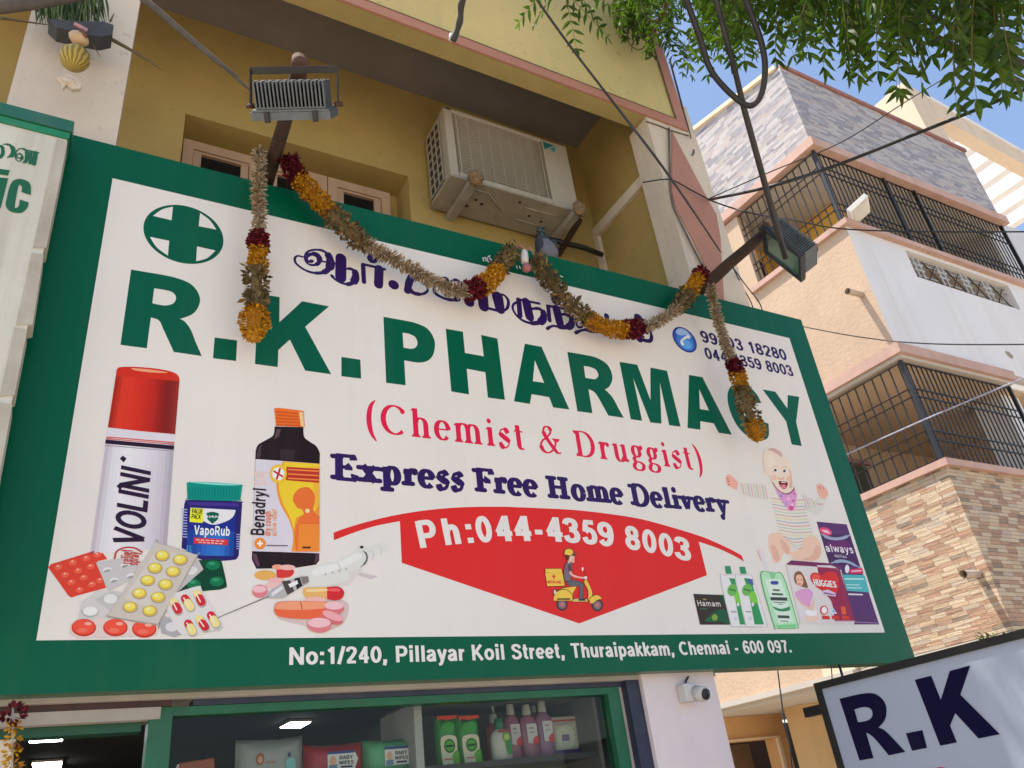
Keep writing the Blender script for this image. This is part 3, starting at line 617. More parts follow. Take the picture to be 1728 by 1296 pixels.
# a small drawn serif alphabet: every letter is a set of pen strokes, thick on verticals and thin on horizontals
def arc(cx, cy, rx, ry, a0, a1, n=12): return [(cx + rx * math.cos(R(a0 + (a1 - a0) * i / n)), cy + ry * math.sin(R(a0 + (a1 - a0) * i / n))) for i in range(n + 1)]
def sm(pts, n=5): return [(p.x, p.y) for p in catmull([(a, b, 0) for a, b in pts], n)]
def arch(x0, x1): return [(x0, .25)] + arc((x0 + x1) / 2, .30, (x1 - x0) / 2, .155, 175, 0, 10) + [(x1, .0)]
GL = {  # letter: (advance, strokes, serif feet [(x, y, kind)], dots)
 'C': (.70, [arc(.36, .34, .29, .33, 48, 312, 22)], [], [(.57, .56)]),
 'h': (.55, [[(.13, .68), (.13, 0)], arch(.13, .40)], [(.13, 0, 2), (.40, 0, 2), (.13, .68, -1)], []),
 'e': (.46, [arc(.225, .235, .165, .22, 5, 318, 20), [(.07, .255), (.385, .255)]], [], []),
 'm': (.82, [[(.13, .46), (.13, 0)], arch(.13, .40), arch(.40, .67)], [(.13, 0, 2), (.40, 0, 2), (.67, 0, 2), (.13, .46, -1)], []),
 'i': (.29, [[(.145, .46), (.145, 0)]], [(.145, 0, 2), (.145, .46, -1)], [(.145, .615)]),
 's': (.40, [sm([(.31, .36), (.27, .43), (.19, .455), (.10, .41), (.095, .33), (.19, .255), (.29, .19), (.315, .11), (.26, .025), (.18, .0), (.095, .03), (.06, .12)])], [], []),
 't': (.34, [[(.15, .60), (.15, .12)] + arc(.235, .11, .085, .10, 180, 300, 8), [(.03, .445), (.29, .445)]], [], []),
 '&': (.80, [sm([(.70, .03), (.60, .02), (.48, .14), (.30, .38), (.24, .52), (.27, .63), (.36, .67), (.45, .62), (.45, .52), (.34, .41), (.17, .29), (.10, .17), (.15, .05), (.28, -.005), (.42, .05), (.54, .18), (.60, .36)])], [(.60, .38, 2)], []),
 'D': (.72, [[(.15, .67), (.15, 0)], [(.15, .655)] + arc(.30, .335, .31, .325, 85, -85, 16) + [(.15, .015)]], [(.11, 0, 0), (.11, .67, 0)], []),
 'r': (.40, [[(.13, .46), (.13, 0)], [(.13, .27), (.18, .38), (.25, .435), (.31, .43)]], [(.13, 0, 2), (.13, .46, -1)], [(.325, .395)]),
 'u': (.56, [[(.13, .46), (.13, .15)] + arc(.245, .14, .115, .14, 180, 290, 8) + [(.40, .14)], [(.40, .46), (.40, 0)]], [(.13, .46, -1), (.40, .46, -1), (.43, 0, 0)], []),
 'g': (.49, [arc(.215, .315, .12, .145, 0, 360, 20), sm([(.16, .17), (.10, .11), (.14, .05), (.30, .02), (.385, -.05), (.34, -.15), (.21, -.19), (.08, -.15), (.06, -.07), (.14, .03)]), [(.31, .40), (.40, .445)]], [], [(.405, .43)]),
 '(': (.34, [sm([(.29, .74), (.17, .58), (.12, .28), (.17, -.02), (.29, -.2)])], [], []),
 ')': (.34, [sm([(.05, .74), (.17, .58), (.22, .28), (.17, -.02), (.05, -.2)])], [], []),
 ' ': (.24, [], [], []),
 'E': (.66, [[(.17, .67), (.17, 0)], [(.12, .645), (.54, .645), (.55, .54)], [(.2, .345), (.40, .345), (.42, .42), (.42, .27)], [(.12, .03), (.55, .03), (.58, .17)]], [(.12, 0, 0), (.12, .67, 0)], []),
 'F': (.58, [[(.17, .67), (.17, 0)], [(.12, .645), (.53, .645), (.54, .52)], [(.2, .345), (.38, .345), (.40, .43), (.40, .26)]], [(.17, 0, 3), (.12, .67, 0)], []),
 'H': (.78, [[(.18, .67), (.18, 0)], [(.58, .67), (.58, 0)], [(.18, .345), (.58, .345)]], [(.18, 0, 3), (.58, 0, 3), (.18, .67, 3), (.58, .67, 3)], []),
 'x': (.54, [[(.10, .44), (.42, .02)], [(.42, .44), (.10, .02)]], [(.11, .44, 2), (.41, .44, 2), (.11, 0, 2), (.42, 0, 2)], []),
 'p': (.58, [[(.16, .46), (.16, -.2)], arc(.31, .235, .15, .215, 160, -160, 18)], [(.16, -.2, 3), (.13, .46, -1)], []),
 'o': (.53, [arc(.26, .235, .165, .215, 0, 360, 22)], [], []),
 'l': (.32, [[(.155, .68), (.155, 0)]], [(.155, 0, 2), (.155, .68, -1)], []),
 'v': (.53, [[(.11, .45), (.25, .03)], [(.42, .45), (.27, .03)]], [(.11, .45, 2), (.42, .45, 2)], []),
 'y': (.54, [[(.11, .45), (.26, .03)], [(.43, .45), (.26, .0), (.20, -.12)]], [(.11, .45, 2), (.43, .45, 2)], [(.17, -.14)]),
}
# a plain heavy alphabet drawn with even strokes; cap height 1: (advance, strokes, square dots)
def ell(cx, cy, rx, ry): return arc(cx, cy, rx, ry, 0, 360, 22)
def narch(x0, x1): return [(x0, .42)] + sm([(x0, .42), (x0 + .06, .58), ((x0 + x1) / 2 + .02, .665), (x1 - .03, .59), (x1, .42)]) + [(x1, 0)]
BOWL = lambda x, y0, y1, r: [(x, y1), (r - .2, y1)] + arc(r - .2, (y0 + y1) / 2, .2, (y1 - y0) / 2, 85, -85, 12) + [(r - .2, y0), (x, y0)]
SS = {
 'N': (.86, [[(.13, 0), (.13, 1)], [(.69, 0), (.69, 1)], [(.14, .95), (.68, .05)]], []), 'o': (.68, [ell(.33, .37, .225, .295)], []),
 ':': (.34, [], [(.16, .1), (.16, .62)]), '1': (.62, [[(.36, 0), (.36, 1)], [(.36, .90), (.14, .73)]], []), '/': (.40, [[(.05, -.02), (.33, 1.02)]], []),
 '2': (.66, [sm([(.11, .70), (.16, .86), (.32, .92), (.48, .86), (.53, .70), (.42, .48), (.13, .10)]), [(.07, .085), (.57, .085)]], []),
 '4': (.68, [[(.44, 0), (.44, 1)], [(.43, .93), (.11, .34)], [(.06, .30), (.62, .30)]], []), '0': (.66, [ell(.32, .5, .215, .42)], []), ',': (.34, [[(.16, .12), (.10, -.16)]], [(.15, .1)]),
 'P': (.75, [[(.13, 0), (.13, 1)], BOWL(.13, .43, .92, .62)], []), 'i': (.33, [[(.16, 0), (.16, .74)]], [(.16, .93)]), 'l': (.33, [[(.16, 0), (.16, 1)]], []),
 'a': (.64, [sm([(.11, .54), (.17, .64), (.30, .67), (.42, .62), (.47, .48)]) + [(.49, 0)], sm([(.46, .43), (.28, .38), (.13, .30), (.11, .17), (.20, .075), (.33, .10), (.46, .24)])], []),
 'y': (.62, [[(.09, .74), (.30, .06)], [(.53, .74), (.29, .02), (.21, -.17), (.07, -.19)]], []), 'r': (.45, [[(.14, 0), (.14, .74)], sm([(.15, .42), (.22, .60), (.40, .655)])], []),
 'K': (.80, [[(.13, 0), (.13, 1)], [(.65, .99), (.17, .40)], [(.30, .57), (.68, .01)]], []),
 'S': (.74, [sm([(.61, .72), (.54, .87), (.36, .925), (.18, .86), (.15, .70), (.30, .57), (.50, .48), (.61, .33), (.56, .16), (.38, .075), (.18, .12), (.10, .28)])], []),
 't': (.42, [[(.19, .96), (.19, .22)] + sm([(.19, .22), (.24, .10), (.37, .085)]), [(.04, .67), (.37, .67)]], []), 'e': (.64, [arc(.32, .37, .22, .295, 2, 318, 20), [(.12, .36), (.52, .36)]], []),
 'T': (.74, [[(.37, 0), (.37, .95)], [(.04, .92), (.70, .92)]], []), 'h': (.66, [[(.14, 0), (.14, 1)], narch(.14, .51)], []), 'n': (.66, [[(.14, 0), (.14, .74)], narch(.14, .51)], []),
 'm': (.98, [[(.14, 0), (.14, .74)], narch(.14, .48), narch(.48, .82)], []), 'u': (.66, [[(.13, .74)] + sm([(.13, .32), (.17, .14), (.29, .08), (.43, .15), (.50, .34)]), [(.51, .74), (.51, 0)]], []),
 'p': (.68, [[(.14, .74), (.14, -.25)], ell(.34, .37, .2, .295)], []), 'b': (.68, [[(.14, 1), (.14, 0)], ell(.34, .37, .2, .295)], []), 'd': (.68, [[(.53, 1), (.53, 0)], ell(.32, .37, .2, .295)], []),
 'k': (.60, [[(.14, 0), (.14, 1)], [(.50, .73), (.16, .30)], [(.27, .42), (.54, .01)]], []), 'C': (.82, [arc(.43, .5, .32, .42, 48, 312, 22)], []), '-': (.42, [[(.06, .36), (.36, .36)]], []),
 '6': (.66, [ell(.33, .32, .21, .24), sm([(.54, .78), (.46, .90), (.33, .925), (.18, .80), (.115, .52), (.12, .30)])], []), '9': (.66, [ell(.32, .68, .21, .24), sm([(.11, .22), (.19, .10), (.32, .075), (.47, .20), (.535, .48), (.53, .70)])], []),
 '7': (.64, [[(.07, .915), (.57, .915)], sm([(.55, .9), (.37, .52), (.28, .0)])], []),
 '3': (.66, [sm([(.11, .74), (.17, .88), (.32, .925), (.47, .86), (.50, .71), (.42, .58), (.26, .535)]), sm([(.26, .535), (.45, .48), (.54, .31), (.49, .14), (.32, .075), (.16, .13), (.10, .28)])], []),
 '8': (.66, [ell(.33, .725, .185, .205), ell(.33, .29, .22, .215)], []), '5': (.66, [[(.55, .915), (.20, .915), (.15, .50)], sm([(.15, .50), (.30, .60), (.47, .53), (.54, .34), (.48, .14), (.31, .075), (.16, .12), (.10, .27)])], []),
 '.': (.34, [], [(.16, .1)]), 'V': (.74, [[(.07, 1), (.36, .03)], [(.66, 1), (.37, .03)]], []), 'O': (.86, [ell(.43, .5, .33, .42)], []), 'L': (.64, [[(.13, 0), (.13, 1)], [(.10, .08), (.60, .08)]], []), 'I': (.30, [[(.15, 0), (.15, 1)]], []),
 'B': (.76, [[(.13, 0), (.13, 1)], BOWL(.13, .52, .92, .60), BOWL(.13, .08, .52, .64)], []), 'R': (.80, [[(.13, 0), (.13, 1)], BOWL(.13, .45, .92, .62), [(.38, .45), (.68, .0)]], []), 'D': (.80, [[(.13, 0), (.13, 1)], [(.13, .92), (.34, .92)] + arc(.34, .5, .31, .42, 85, -85, 16) + [(.34, .08), (.13, .08)]], []),
 'A': (.76, [[(.06, 0), (.37, .97)], [(.70, 0), (.39, .97)], [(.16, .28), (.60, .28)]], []), 'U': (.78, [[(.13, 1)] + sm([(.13, .36), (.19, .14), (.38, .075), (.57, .14), (.63, .36)]) + [(.63, 1)]], []), 'E': (.70, [[(.13, 0), (.13, 1)], [(.13, .92), (.62, .92)], [(.13, .5), (.58, .5)], [(.13, .08), (.64, .08)]], []),
 'H': (.80, [[(.13, 0), (.13, 1)], [(.65, 0), (.65, 1)], [(.13, .52), (.65, .52)]], []), 'M': (.92, [[(.13, 0), (.13, 1)], [(.77, 0), (.77, 1)], [(.15, .95), (.45, .1)], [(.75, .95), (.45, .1)]], []), 'W': (1.0, [[(.06, 1), (.27, .05)], [(.50, .9), (.27, .05)], [(.50, .9), (.73, .05)], [(.94, 1), (.73, .05)]], []),
 'g': (.68, [ell(.32, .37, .2, .295), [(.53, .74), (.53, 0)] + sm([(.53, .0), (.47, -.16), (.30, -.19), (.14, -.12)])], []), 's': (.58, [sm([(.46, .53), (.40, .64), (.27, .67), (.14, .60), (.13, .49), (.28, .40), (.43, .32), (.46, .20), (.38, .09), (.25, .075), (.10, .18)])], []),
 'Y': (.74, [[(.06, 1), (.37, .46)], [(.68, 1), (.37, .46)], [(.37, .5), (.37, 0)]], []), 'w': (.86, [[(.07, .74), (.24, .05)], [(.42, .7), (.24, .05)], [(.42, .7), (.60, .05)], [(.78, .74), (.60, .05)]], []), 'f': (.42, [sm([(.40, .90), (.30, .92), (.20, .80), (.19, .6)]) + [(.19, 0)], [(.04, .67), (.38, .67)]], []), 'v': (.60, [[(.08, .74), (.29, .05)], [(.52, .74), (.31, .05)]], []), 'G': (.86, [arc(.43, .5, .32, .42, 48, 340, 22), [(.46, .46), (.74, .46)], [(.72, .46), (.72, .08)]], []),
 'c': (.60, [arc(.32, .37, .22, .295, 48, 312, 18)], []),
}
TXT = {}
def textmesh(txt, track=0.0, shear=0.0, vert=.205, horz=.165):
    key = (txt, track, shear, vert)
    if key in TXT: return TXT[key]
    V = []; F = []; x0 = 0.0
    for ch in txt:
        if ch == ' ': x0 += .36 + track; continue
        adv, strokes, dots = SS[ch]; P = []
        for st in strokes:
            Q = []
            for a, b in zip(st[:-1], st[1:]):
                n = max(1, int(math.hypot(b[0] - a[0], b[1] - a[1]) / .1)); Q += [(a[0] + (b[0] - a[0]) * i / n, a[1] + (b[1] - a[1]) * i / n) for i in range(n)]
            Q.append(st[-1]); ww = []
            for i in range(len(Q)):
                a = Q[max(i - 1, 0)]; b = Q[min(i + 1, len(Q) - 1)]; l = math.hypot(b[0] - a[0], b[1] - a[1]) or 1
                ww.append(horz + (vert - horz) * abs(b[1] - a[1]) / l)
            P += ribbon(Q, ww)
        for x, y in dots: P.append([(x - vert * .53, y - .1), (x + vert * .53, y - .1), (x + vert * .53, y + .1), (x - vert * .53, y + .1)])
        v, f = union2d(P); o = len(V); V += [(x0 + x + y * shear, y) for x, y in v]; F += [tuple(i + o for i in t) for t in f]
        x0 += adv + track
    xa = min(v[0] for v in V); xb = max(v[0] for v in V)
    TXT[key] = ([(x - xa, y) for x, y in V], F, xb - xa)
    return TXT[key]
def drawn(txt, stem, hair, srf, ball, rounded, extra=0.0):
    """lay out a line of the drawn alphabet; returns triangles in em units and the total width"""
    V = []; F = []; x0 = 0.0
    for ch in txt:
        adv, strokes, serifs, dots = GL[ch]; P = []
        for st in strokes:
            Q = []
            for a, b in zip(st[:-1], st[1:]):
                n = max(1, int(math.hypot(b[0] - a[0], b[1] - a[1]) / .05))
                Q += [(a[0] + (b[0] - a[0]) * i / n, a[1] + (b[1] - a[1]) * i / n) for i in range(n)]
            Q.append(st[-1]); ww = []
            for i in range(len(Q)):
                a = Q[max(i - 1, 0)]; b = Q[min(i + 1, len(Q) - 1)]; dx, dy = b[0] - a[0], b[1] - a[1]; l = math.hypot(dx, dy) or 1
                k = abs(dy) / l
                if dx * dy > 0 and ch in 'xvy&': k *= .35
                if ch == 's': k = max(0, min(1, 1.2 * (-dy * dx) / l / l * 2 + .15)); 
                if ch in 'xvy' and not rounded: k = min(k, .8)
                ww.append(hair + (stem - hair) * k ** 1.3)
            if ch in '()': ww = [hair * .6 + (stem * .95 - hair * .6) * math.sin(math.pi * i / (len(Q) - 1)) for i in range(len(Q))]
            P += ribbon(Q, ww, 'h' if rounded else False)
        for (x, y, kd) in serifs:
            s_ = srf; hh = hair * (1.0 if not rounded else 1.25); up = 1 if y < .2 else -1
            if kd == -1:
                P.append([(x - stem / 2 - s_ * .75, y - .03), (x - stem / 2 - s_ * .75, y - .03 - hh), (x + stem / 2 - .002, y - .06 - hh * .5), (x + stem / 2 - .002, y + .005)])
            else:
                w0 = stem / 2 + s_ * (1.0 if kd else .6)
                P.append([(x - w0, y), (x + w0, y), (x + w0, y + up * hh), (x - w0, y + up * hh)])
                if not rounded: P.append([(x - stem / 2 - s_ * .5, y + up * hh * .9), (x + stem / 2 + s_ * .5, y + up * hh * .9), (x + stem / 2, y + up * (hh + .05)), (x - stem / 2, y + up * (hh + .05))])
                else:
                    for q in (-1, 1): P.append([(x + q * w0 + hh / 2 * math.cos(R(a)), y + up * hh / 2 + hh / 2 * math.sin(R(a))) for a in range(0, 360, 36)])
        for (x, y) in dots: P.append([(x + ball * math.cos(R(a)), y + ball * math.sin(R(a))) for a in range(0, 360, 24)])
        if P:
            v, f = union2d(P); o = len(V); V += [(x + x0, y) for x, y in v]; F += [tuple(i + o for i in t) for t in f]
        x0 += adv + extra
    xa = min(v[0] for v in V); xb = max(v[0] for v in V)
    return [(x - xa, y) for x, y in V], F, xb - xa
def drawn_line(name, txt, u0, u1, vb, em, c, **k):
    """one part per word, all on the same base line"""
    V, F, wd = drawn(txt, **k); s_ = (u1 - u0) / wd
    for w_ in txt.split(' '):
        pre = txt[:txt.index(w_)] if txt.index(w_) == 0 else txt[:txt.index(' ' + w_) + 1]
        x1 = drawn(pre + w_, **k)[2]; v, f, wl = drawn(w_, **k)
        a_ = Art(name); a_.tri([(u0 + (x1 - wl + x) * s_, vb - y * em) for x, y in v], f, c); a_.build()
def word_line(name, txt, u0, u1, vb, cap, c):
    wd = textmesh(txt, .03)[2]; s_ = (u1 - u0) / wd; k = 0
    for w_ in txt.split(' '):
        x1 = textmesh(txt[:k + len(w_)], .03)[2]; v, f, wl = textmesh(w_, .03); k += len(w_) + 1
        a_ = Art(name); a_.tri([(u0 + (x1 - wl + x) * s_, vb - y * cap) for x, y in v], f, c); a_.build()

GREEN = (0, 84, 60); NAVYI = (44, 24, 82); CRIM = (206, 30, 70); RED = (206, 40, 38); WHITE = (214, 209, 203)
# --- shop name in big green capitals
a = Art('shop_name')
z = (180, 440, 3.6)
a.p(z, [(148, 55), (300, 80), (420, 105, 1), (520, 150, 1), (567, 235, 1), (530, 318, 1), (445, 355), (475, 372, 1), (510, 420, 1), (540, 495, 1), (577, 580), (407, 555), (345, 420, 1), (318, 365, 1), (268, 345), (243, 533), (83, 512)], GREEN, 0,
    [[(288, 168), (350, 178), (400, 193, 1), (421, 225, 1), (405, 260, 1), (360, 273, 1), (320, 269), (277, 260)]])
a.p(z, [(655, 467), (792, 485), (785, 610), (645, 593)], GREEN)
a.p(z, [(922, 202), (1050, 222), (1048, 375), (1187, 247), (1350, 278), (1205, 402), (1363, 690), (1205, 668), (1112, 480), (1042, 543), (1038, 647), (900, 628)], GREEN)
a.p(z, [(1425, 585), (1540, 602), (1545, 717), (1425, 702)], GREEN)
z = (620, 520, 3.927)
a.p(z, [(105, 58), (240, 82), (320, 100, 1), (400, 140, 1), (445, 220, 1), (436, 305, 1), (400, 348, 1), (345, 361, 1), (300, 357), (243, 347), (252, 512), (123, 495)], GREEN, 0, [[(232, 163), (275, 170), (315, 192, 1), (331, 232, 1), (317, 262, 1), (285, 270, 1), (238, 262)]])
a.p(z, [(518, 137), (632, 157), (645, 297), (770, 320), (752, 178), (860, 202), (910, 608), (797, 593), (780, 425), (657, 402), (672, 572), (555, 553)], GREEN)
a.p(z, [(1042, 236), (1153, 257), (1337, 672), (1230, 658), (1203, 590), (1087, 570), (1075, 635), (970, 618)], GREEN, 0, [[(1108, 345), (1170, 495), (1095, 485)]])
a.p(z, [(1323, 290), (1440, 310), (1520, 330, 1), (1592, 378, 1), (1622, 455, 1), (1605, 515, 1), (1572, 540), (1590, 555, 1), (1625, 595, 1), (1660, 660), (1697, 727), (1595, 712), (1530, 595, 1), (1500, 555, 1), (1463, 537), (1490, 697), (1390, 683)], GREEN, 0, [[(1432, 383), (1475, 390), (1512, 408, 1), (1529, 445, 1), (1510, 470, 1), (1480, 468), (1443, 462)]])
z = (940, 580, 3.927)
a.p(z, [(412, 120), (530, 140), (618, 375), (617, 158), (727, 180), (817, 550), (742, 540), (680, 258), (690, 530), (617, 522), (503, 228), (562, 511), (487, 500)], GREEN)
a.p(z, [(873, 207), (962, 222), (1157, 603), (1070, 590), (1037, 528), (948, 513), (948, 570), (863, 558)], GREEN, 0, [[(940, 300), (1005, 443), (945, 433)]])
a.p(z, [(1352, 392), (1325, 340, 1), (1285, 295, 1), (1240, 270, 1), (1190, 266, 1), (1150, 285, 1), (1130, 325, 1), (1130, 385, 1), (1150, 460, 1), (1190, 540, 1), (1245, 600, 1), (1310, 635, 1), (1365, 640, 1), (1400, 612, 1), (1400, 530), (1332, 505), (1325, 540, 1), (1300, 545, 1), (1265, 515, 1), (1232, 455, 1), (1213, 395, 1), (1212, 350, 1), (1232, 335, 1), (1262, 355, 1), (1285, 397)], GREEN)
a.p(z, [(1360, 303), (1445, 318), (1525, 430), (1527, 340), (1603, 352), (1583, 520), (1620, 678), (1553, 667), (1517, 515)], GREEN)
a.build()
# --- round cross emblem
a = Art('cross_emblem'); z = (230, 330, 5.18)
cu, cv, ru, rv = .2685, .1895, .143, .137
a.uv([(cu + ru * math.cos(R(t)), cv + rv * math.sin(R(t))) for t in range(0, 360, 6)], GREEN)
a.p(z, [(320, 100), (307, 218), (145, 180), (225, 124, 1)], WHITE, 1); a.p(z, [(557, 155), (640, 217, 1), (700, 300), (545, 270)], WHITE, 1)
a.p(z, [(118, 363), (287, 398), (275, 527), (178, 455, 1)], WHITE, 1); a.p(z, [(530, 447), (692, 483), (620, 548, 1), (522, 577)], WHITE, 1)
a.build()
# --- serif and slab lines, address, telephone numbers
drawn_line('trade_word', '(Chemist & Druggist)', .975, 2.66, .9345, .186, CRIM, stem=.135, hair=.036, srf=.05, ball=.062, rounded=False, extra=.07)
drawn_line('delivery_word', 'Express Free Home Delivery', .832, 2.775, 1.142, .150, NAVYI, stem=.205, hair=.098, srf=.03, ball=.10, rounded=True, extra=.035)
word_line('address_word', 'No:1/240, Pillayar Koil Street, Thuraipakkam, Chennai - 600 097.', .699, 2.925, 1.779, .0535, WHITE)
a = Art('telephone_numbers')
a.text('99403 18280', (2.874, .168), (3.522, .170), .076, NAVYI, 0, px=False); a.text('044-4359 8003', (2.872, .271), (3.534, .272), .072, NAVYI, 0, px=False)
a.build()
# --- telephone badge
a = Art('telephone_badge'); z = (1100, 450, 5.76)
cu, cv = .5 * (2.669 + 2.831), .5 * (.099 + .256)
def disc(r, c, L, dv=0, ky=1.0): a.uv([(cu + r * math.cos(R(t)), cv + dv + r * ky * .97 * math.sin(R(t))) for t in range(0, 360, 8)], c, L)
disc(.081, (40, 50, 130), 0); disc(.072, (52, 86, 178), 1); disc(.058, (66, 122, 206), 2, .012); disc(.04, (92, 160, 226), 3, .027, .8)
a.p(z, [(228, 640, 1), (262, 600, 1), (330, 622, 1), (385, 690, 1), (330, 668, 1), (270, 668, 1)], (150, 180, 222), 4)
a.line(z, [(350, 684), (328, 690), (300, 706), (284, 730), (292, 750)], [32, 18, 14, 18, 30], (222, 224, 230), 5)
a.build()
# --- red arrow shaped panel with arched number
a = Art('delivery_panel'); z = (0, 0, 1)
up = zc((540, 840, 4.8), [(110, 305), (122, 278, 1), (300, 218, 1), (500, 165, 1), (700, 125, 1), (900, 97, 1), (1100, 80, 1), (1300, 73, 1), (1500, 73, 1)]) + zc((850, 850, 4.32), [(0, 22, 1), (250, 32, 1), (500, 45, 1), (750, 72, 1), (1000, 112, 1), (1250, 180, 1), (1400, 226, 1)]) + zc((1150, 840, 5.4), [(230, 372, 1), (400, 448, 1), (530, 516, 1), (550, 538), (567, 582), (490, 535, 1), (330, 460, 1), (155, 400), (230, 705)]) + [(976.9, 1052)] + zc((540, 840, 4.8), [(660, 527), (645, 190), (450, 228, 1), (280, 280, 1), (110, 345)])
a.p(z, up, RED)
PH = 'Ph:044-4359 8003'
anch = zc((540, 840, 4.8), [(835, 410), (1020, 388), (1205, 368), (1340, 362), (1530, 350), (1690, 348)]) + zc((850, 850, 4.32), [(175, 268), (270, 258), (385, 272), (515, 290), (640, 303), (760, 315), (850, 328), (945, 345), (1060, 370), (1175, 395), (1310, 420)])
lefts = zc((540, 840, 4.8), [(835, 0), (1020, 0), (1205, 0), (1285, 0), (1440, 0), (1590, 0)]) + zc((850, 850, 4.32), [(245, 0), (325, 0), (450, 0), (585, 0), (700, 0), (0, 0), (893, 0), (1015, 0), (1130, 0), (1235, 0)])
rights = zc((540, 840, 4.8), [(925, 0), (1150, 0), (1253, 0), (1415, 0), (1575, 0), (1730, 0)]) + zc((850, 850, 4.32), [(300, 0), (445, 0), (572, 0), (695, 0), (815, 0), (0, 0), (1000, 0), (1115, 0), (1230, 0), (1350, 0)])
cu0, cv0, rad = 1.80, 5.028, 3.70          # centre and radius of the arched base line, metres on the sign
def archv(u): return cv0 - math.sqrt(max(0, rad * rad - (u - cu0) ** 2))
for ch, l_, r_ in zip(PH, lefts, rights):
    if ch == ' ': continue
    yb = 935
    ul = S(l_[0], 930)[0]; ur = S(r_[0], 930)[0]
    if ch == 'P': ul, ur = S(709, 925)[0], S(740, 905)[0]
    A_ = (ul, archv(ul)); B_ = (ur, archv(ur))
    if ch == '-': pass
    V, F, wd = textmesh(ch, 0, 0, .235, .19)
    dx, dy = B_[0] - A_[0], B_[1] - A_[1]; ln = math.hypot(dx, dy); dx /= ln; dy /= ln; sx = ln / wd; sy = .103
    a.tri([(A_[0] + dx * x * sx + dy * y * sy, A_[1] + dy * x * sx - dx * y * sy) for x, y in V], F, WHITE, 1)
a.build()
# --- Tamil shop name, brush strokes traced one by one
a = Art('tamil_shop_initials'); z = (400, 380, 4.32)
T = lambda pts, w_: a.line(z, pts, [q * 1.15 for q in w_] if isinstance(w_, list) else w_ * 1.15, NAVYI)
T([(545, 262), (520, 268), (508, 240), (530, 215), (575, 215), (600, 245), (590, 280), (550, 292), (510, 278), (492, 235), (515, 195), (570, 180), (630, 190), (670, 230), (680, 290), (650, 335), (600, 350), (540, 345), (480, 320), (430, 280), (420, 245), (440, 225), (478, 232)], [22, 16, 14, 22, 34, 34, 24, 16, 12, 12, 14, 14, 18, 44, 52, 34, 22, 16, 14, 14, 14, 12, 12])
T([(600, 262), (720, 282)], 12); T([(757, 240), (755, 385)], 62)
T([(790, 320), (830, 320), (862, 350), (858, 400), (820, 430), (770, 425), (720, 400), (690, 370)], [14, 20, 40, 46, 26, 16, 14, 20])
T([(985, 245), (986, 246)], 62); T([(918, 290), (924, 415)], 26); T([(915, 285), (1075, 322)], 18); T([(1035, 320), (1030, 435)], 52); T([(1140, 435), (1141, 436)], 62)
T([(1240, 480), (1260, 400), (1310, 330), (1360, 335), (1385, 370)], [40, 44, 24, 14, 14]); T([(1250, 470), (1300, 500), (1360, 500), (1390, 470), (1370, 430)], [40, 26, 16, 14, 14])
T([(1440, 420), (1440, 490), (1500, 530), (1560, 545), (1610, 540)], [24, 20, 18, 22, 30]); T([(1520, 400), (1525, 500)], 44); T([(1560, 410), (1600, 400), (1630, 440), (1600, 500), (1560, 510)], [14, 18, 34, 34, 16])
T([(1690, 560), (1691, 561)], 62)
a.build(); a = Art('tamil_shop_name'); z = (750, 380, 4.32)
T([(275, 490), (285, 595)], 60); T([(262, 592), (380, 622)], 18); T([(385, 520), (405, 615)], [66, 56]); T([(380, 505), (430, 510), (462, 545), (462, 590), (440, 620), (400, 625)], [14, 14, 18, 18, 14, 14])
T([(540, 545), (550, 660)], 30); T([(530, 540), (690, 572)], 16); T([(595, 560), (620, 670)], 52)
T([(640, 610), (690, 610), (722, 645), (712, 695), (660, 715), (590, 705), (530, 665), (497, 610), (505, 575), (535, 560)], [16, 20, 38, 44, 26, 16, 14, 14, 14, 14])
T([(812, 548), (813, 549)], 60); T([(755, 595), (765, 695)], 24); T([(748, 588), (890, 612)], 16); T([(815, 610), (840, 715)], 48)
T([(850, 650), (900, 655), (928, 690), (915, 735), (860, 745), (790, 735), (748, 755)], [16, 20, 36, 40, 26, 14, 18])
T([(1000, 740), (975, 745), (960, 715), (975, 690), (1010, 700), (1020, 735)], 14); T([(1030, 700), (1075, 720), (1070, 755), (1020, 760)], [20, 40, 36, 14]); T([(955, 785), (1010, 765), (1080, 775), (1130, 770)], [20, 14, 20, 24])
T([(1180, 660), (1190, 750)], 30); T([(1170, 700), (1240, 760)], 16)
T([(1411, 678), (1412, 679)], 52); T([(1325, 715), (1335, 790)], 28); T([(1395, 720), (1420, 830)], 40); T([(1420, 830), (1490, 845), (1508, 820), (1500, 780), (1470, 760)], [20, 22, 22, 16, 14])
a.build()
a = Art('tamil_blessing'); z = (750, 380, 4.32)
for pts in ([(278, 240), (285, 262)], [(285, 240), (298, 238), (302, 262)], [(310, 240), (318, 268), (332, 270)], [(325, 240), (340, 252), (335, 275)], [(316, 230), (332, 224)], [(368, 255), (372, 270)],
            [(525, 298), (528, 316)], [(545, 300), (552, 318)], [(640, 335), (652, 330), (655, 348)], [(662, 335), (668, 352), (684, 350)], [(845, 372), (860, 378)]):
    a.line(z, pts, 7, WHITE)
a.build()

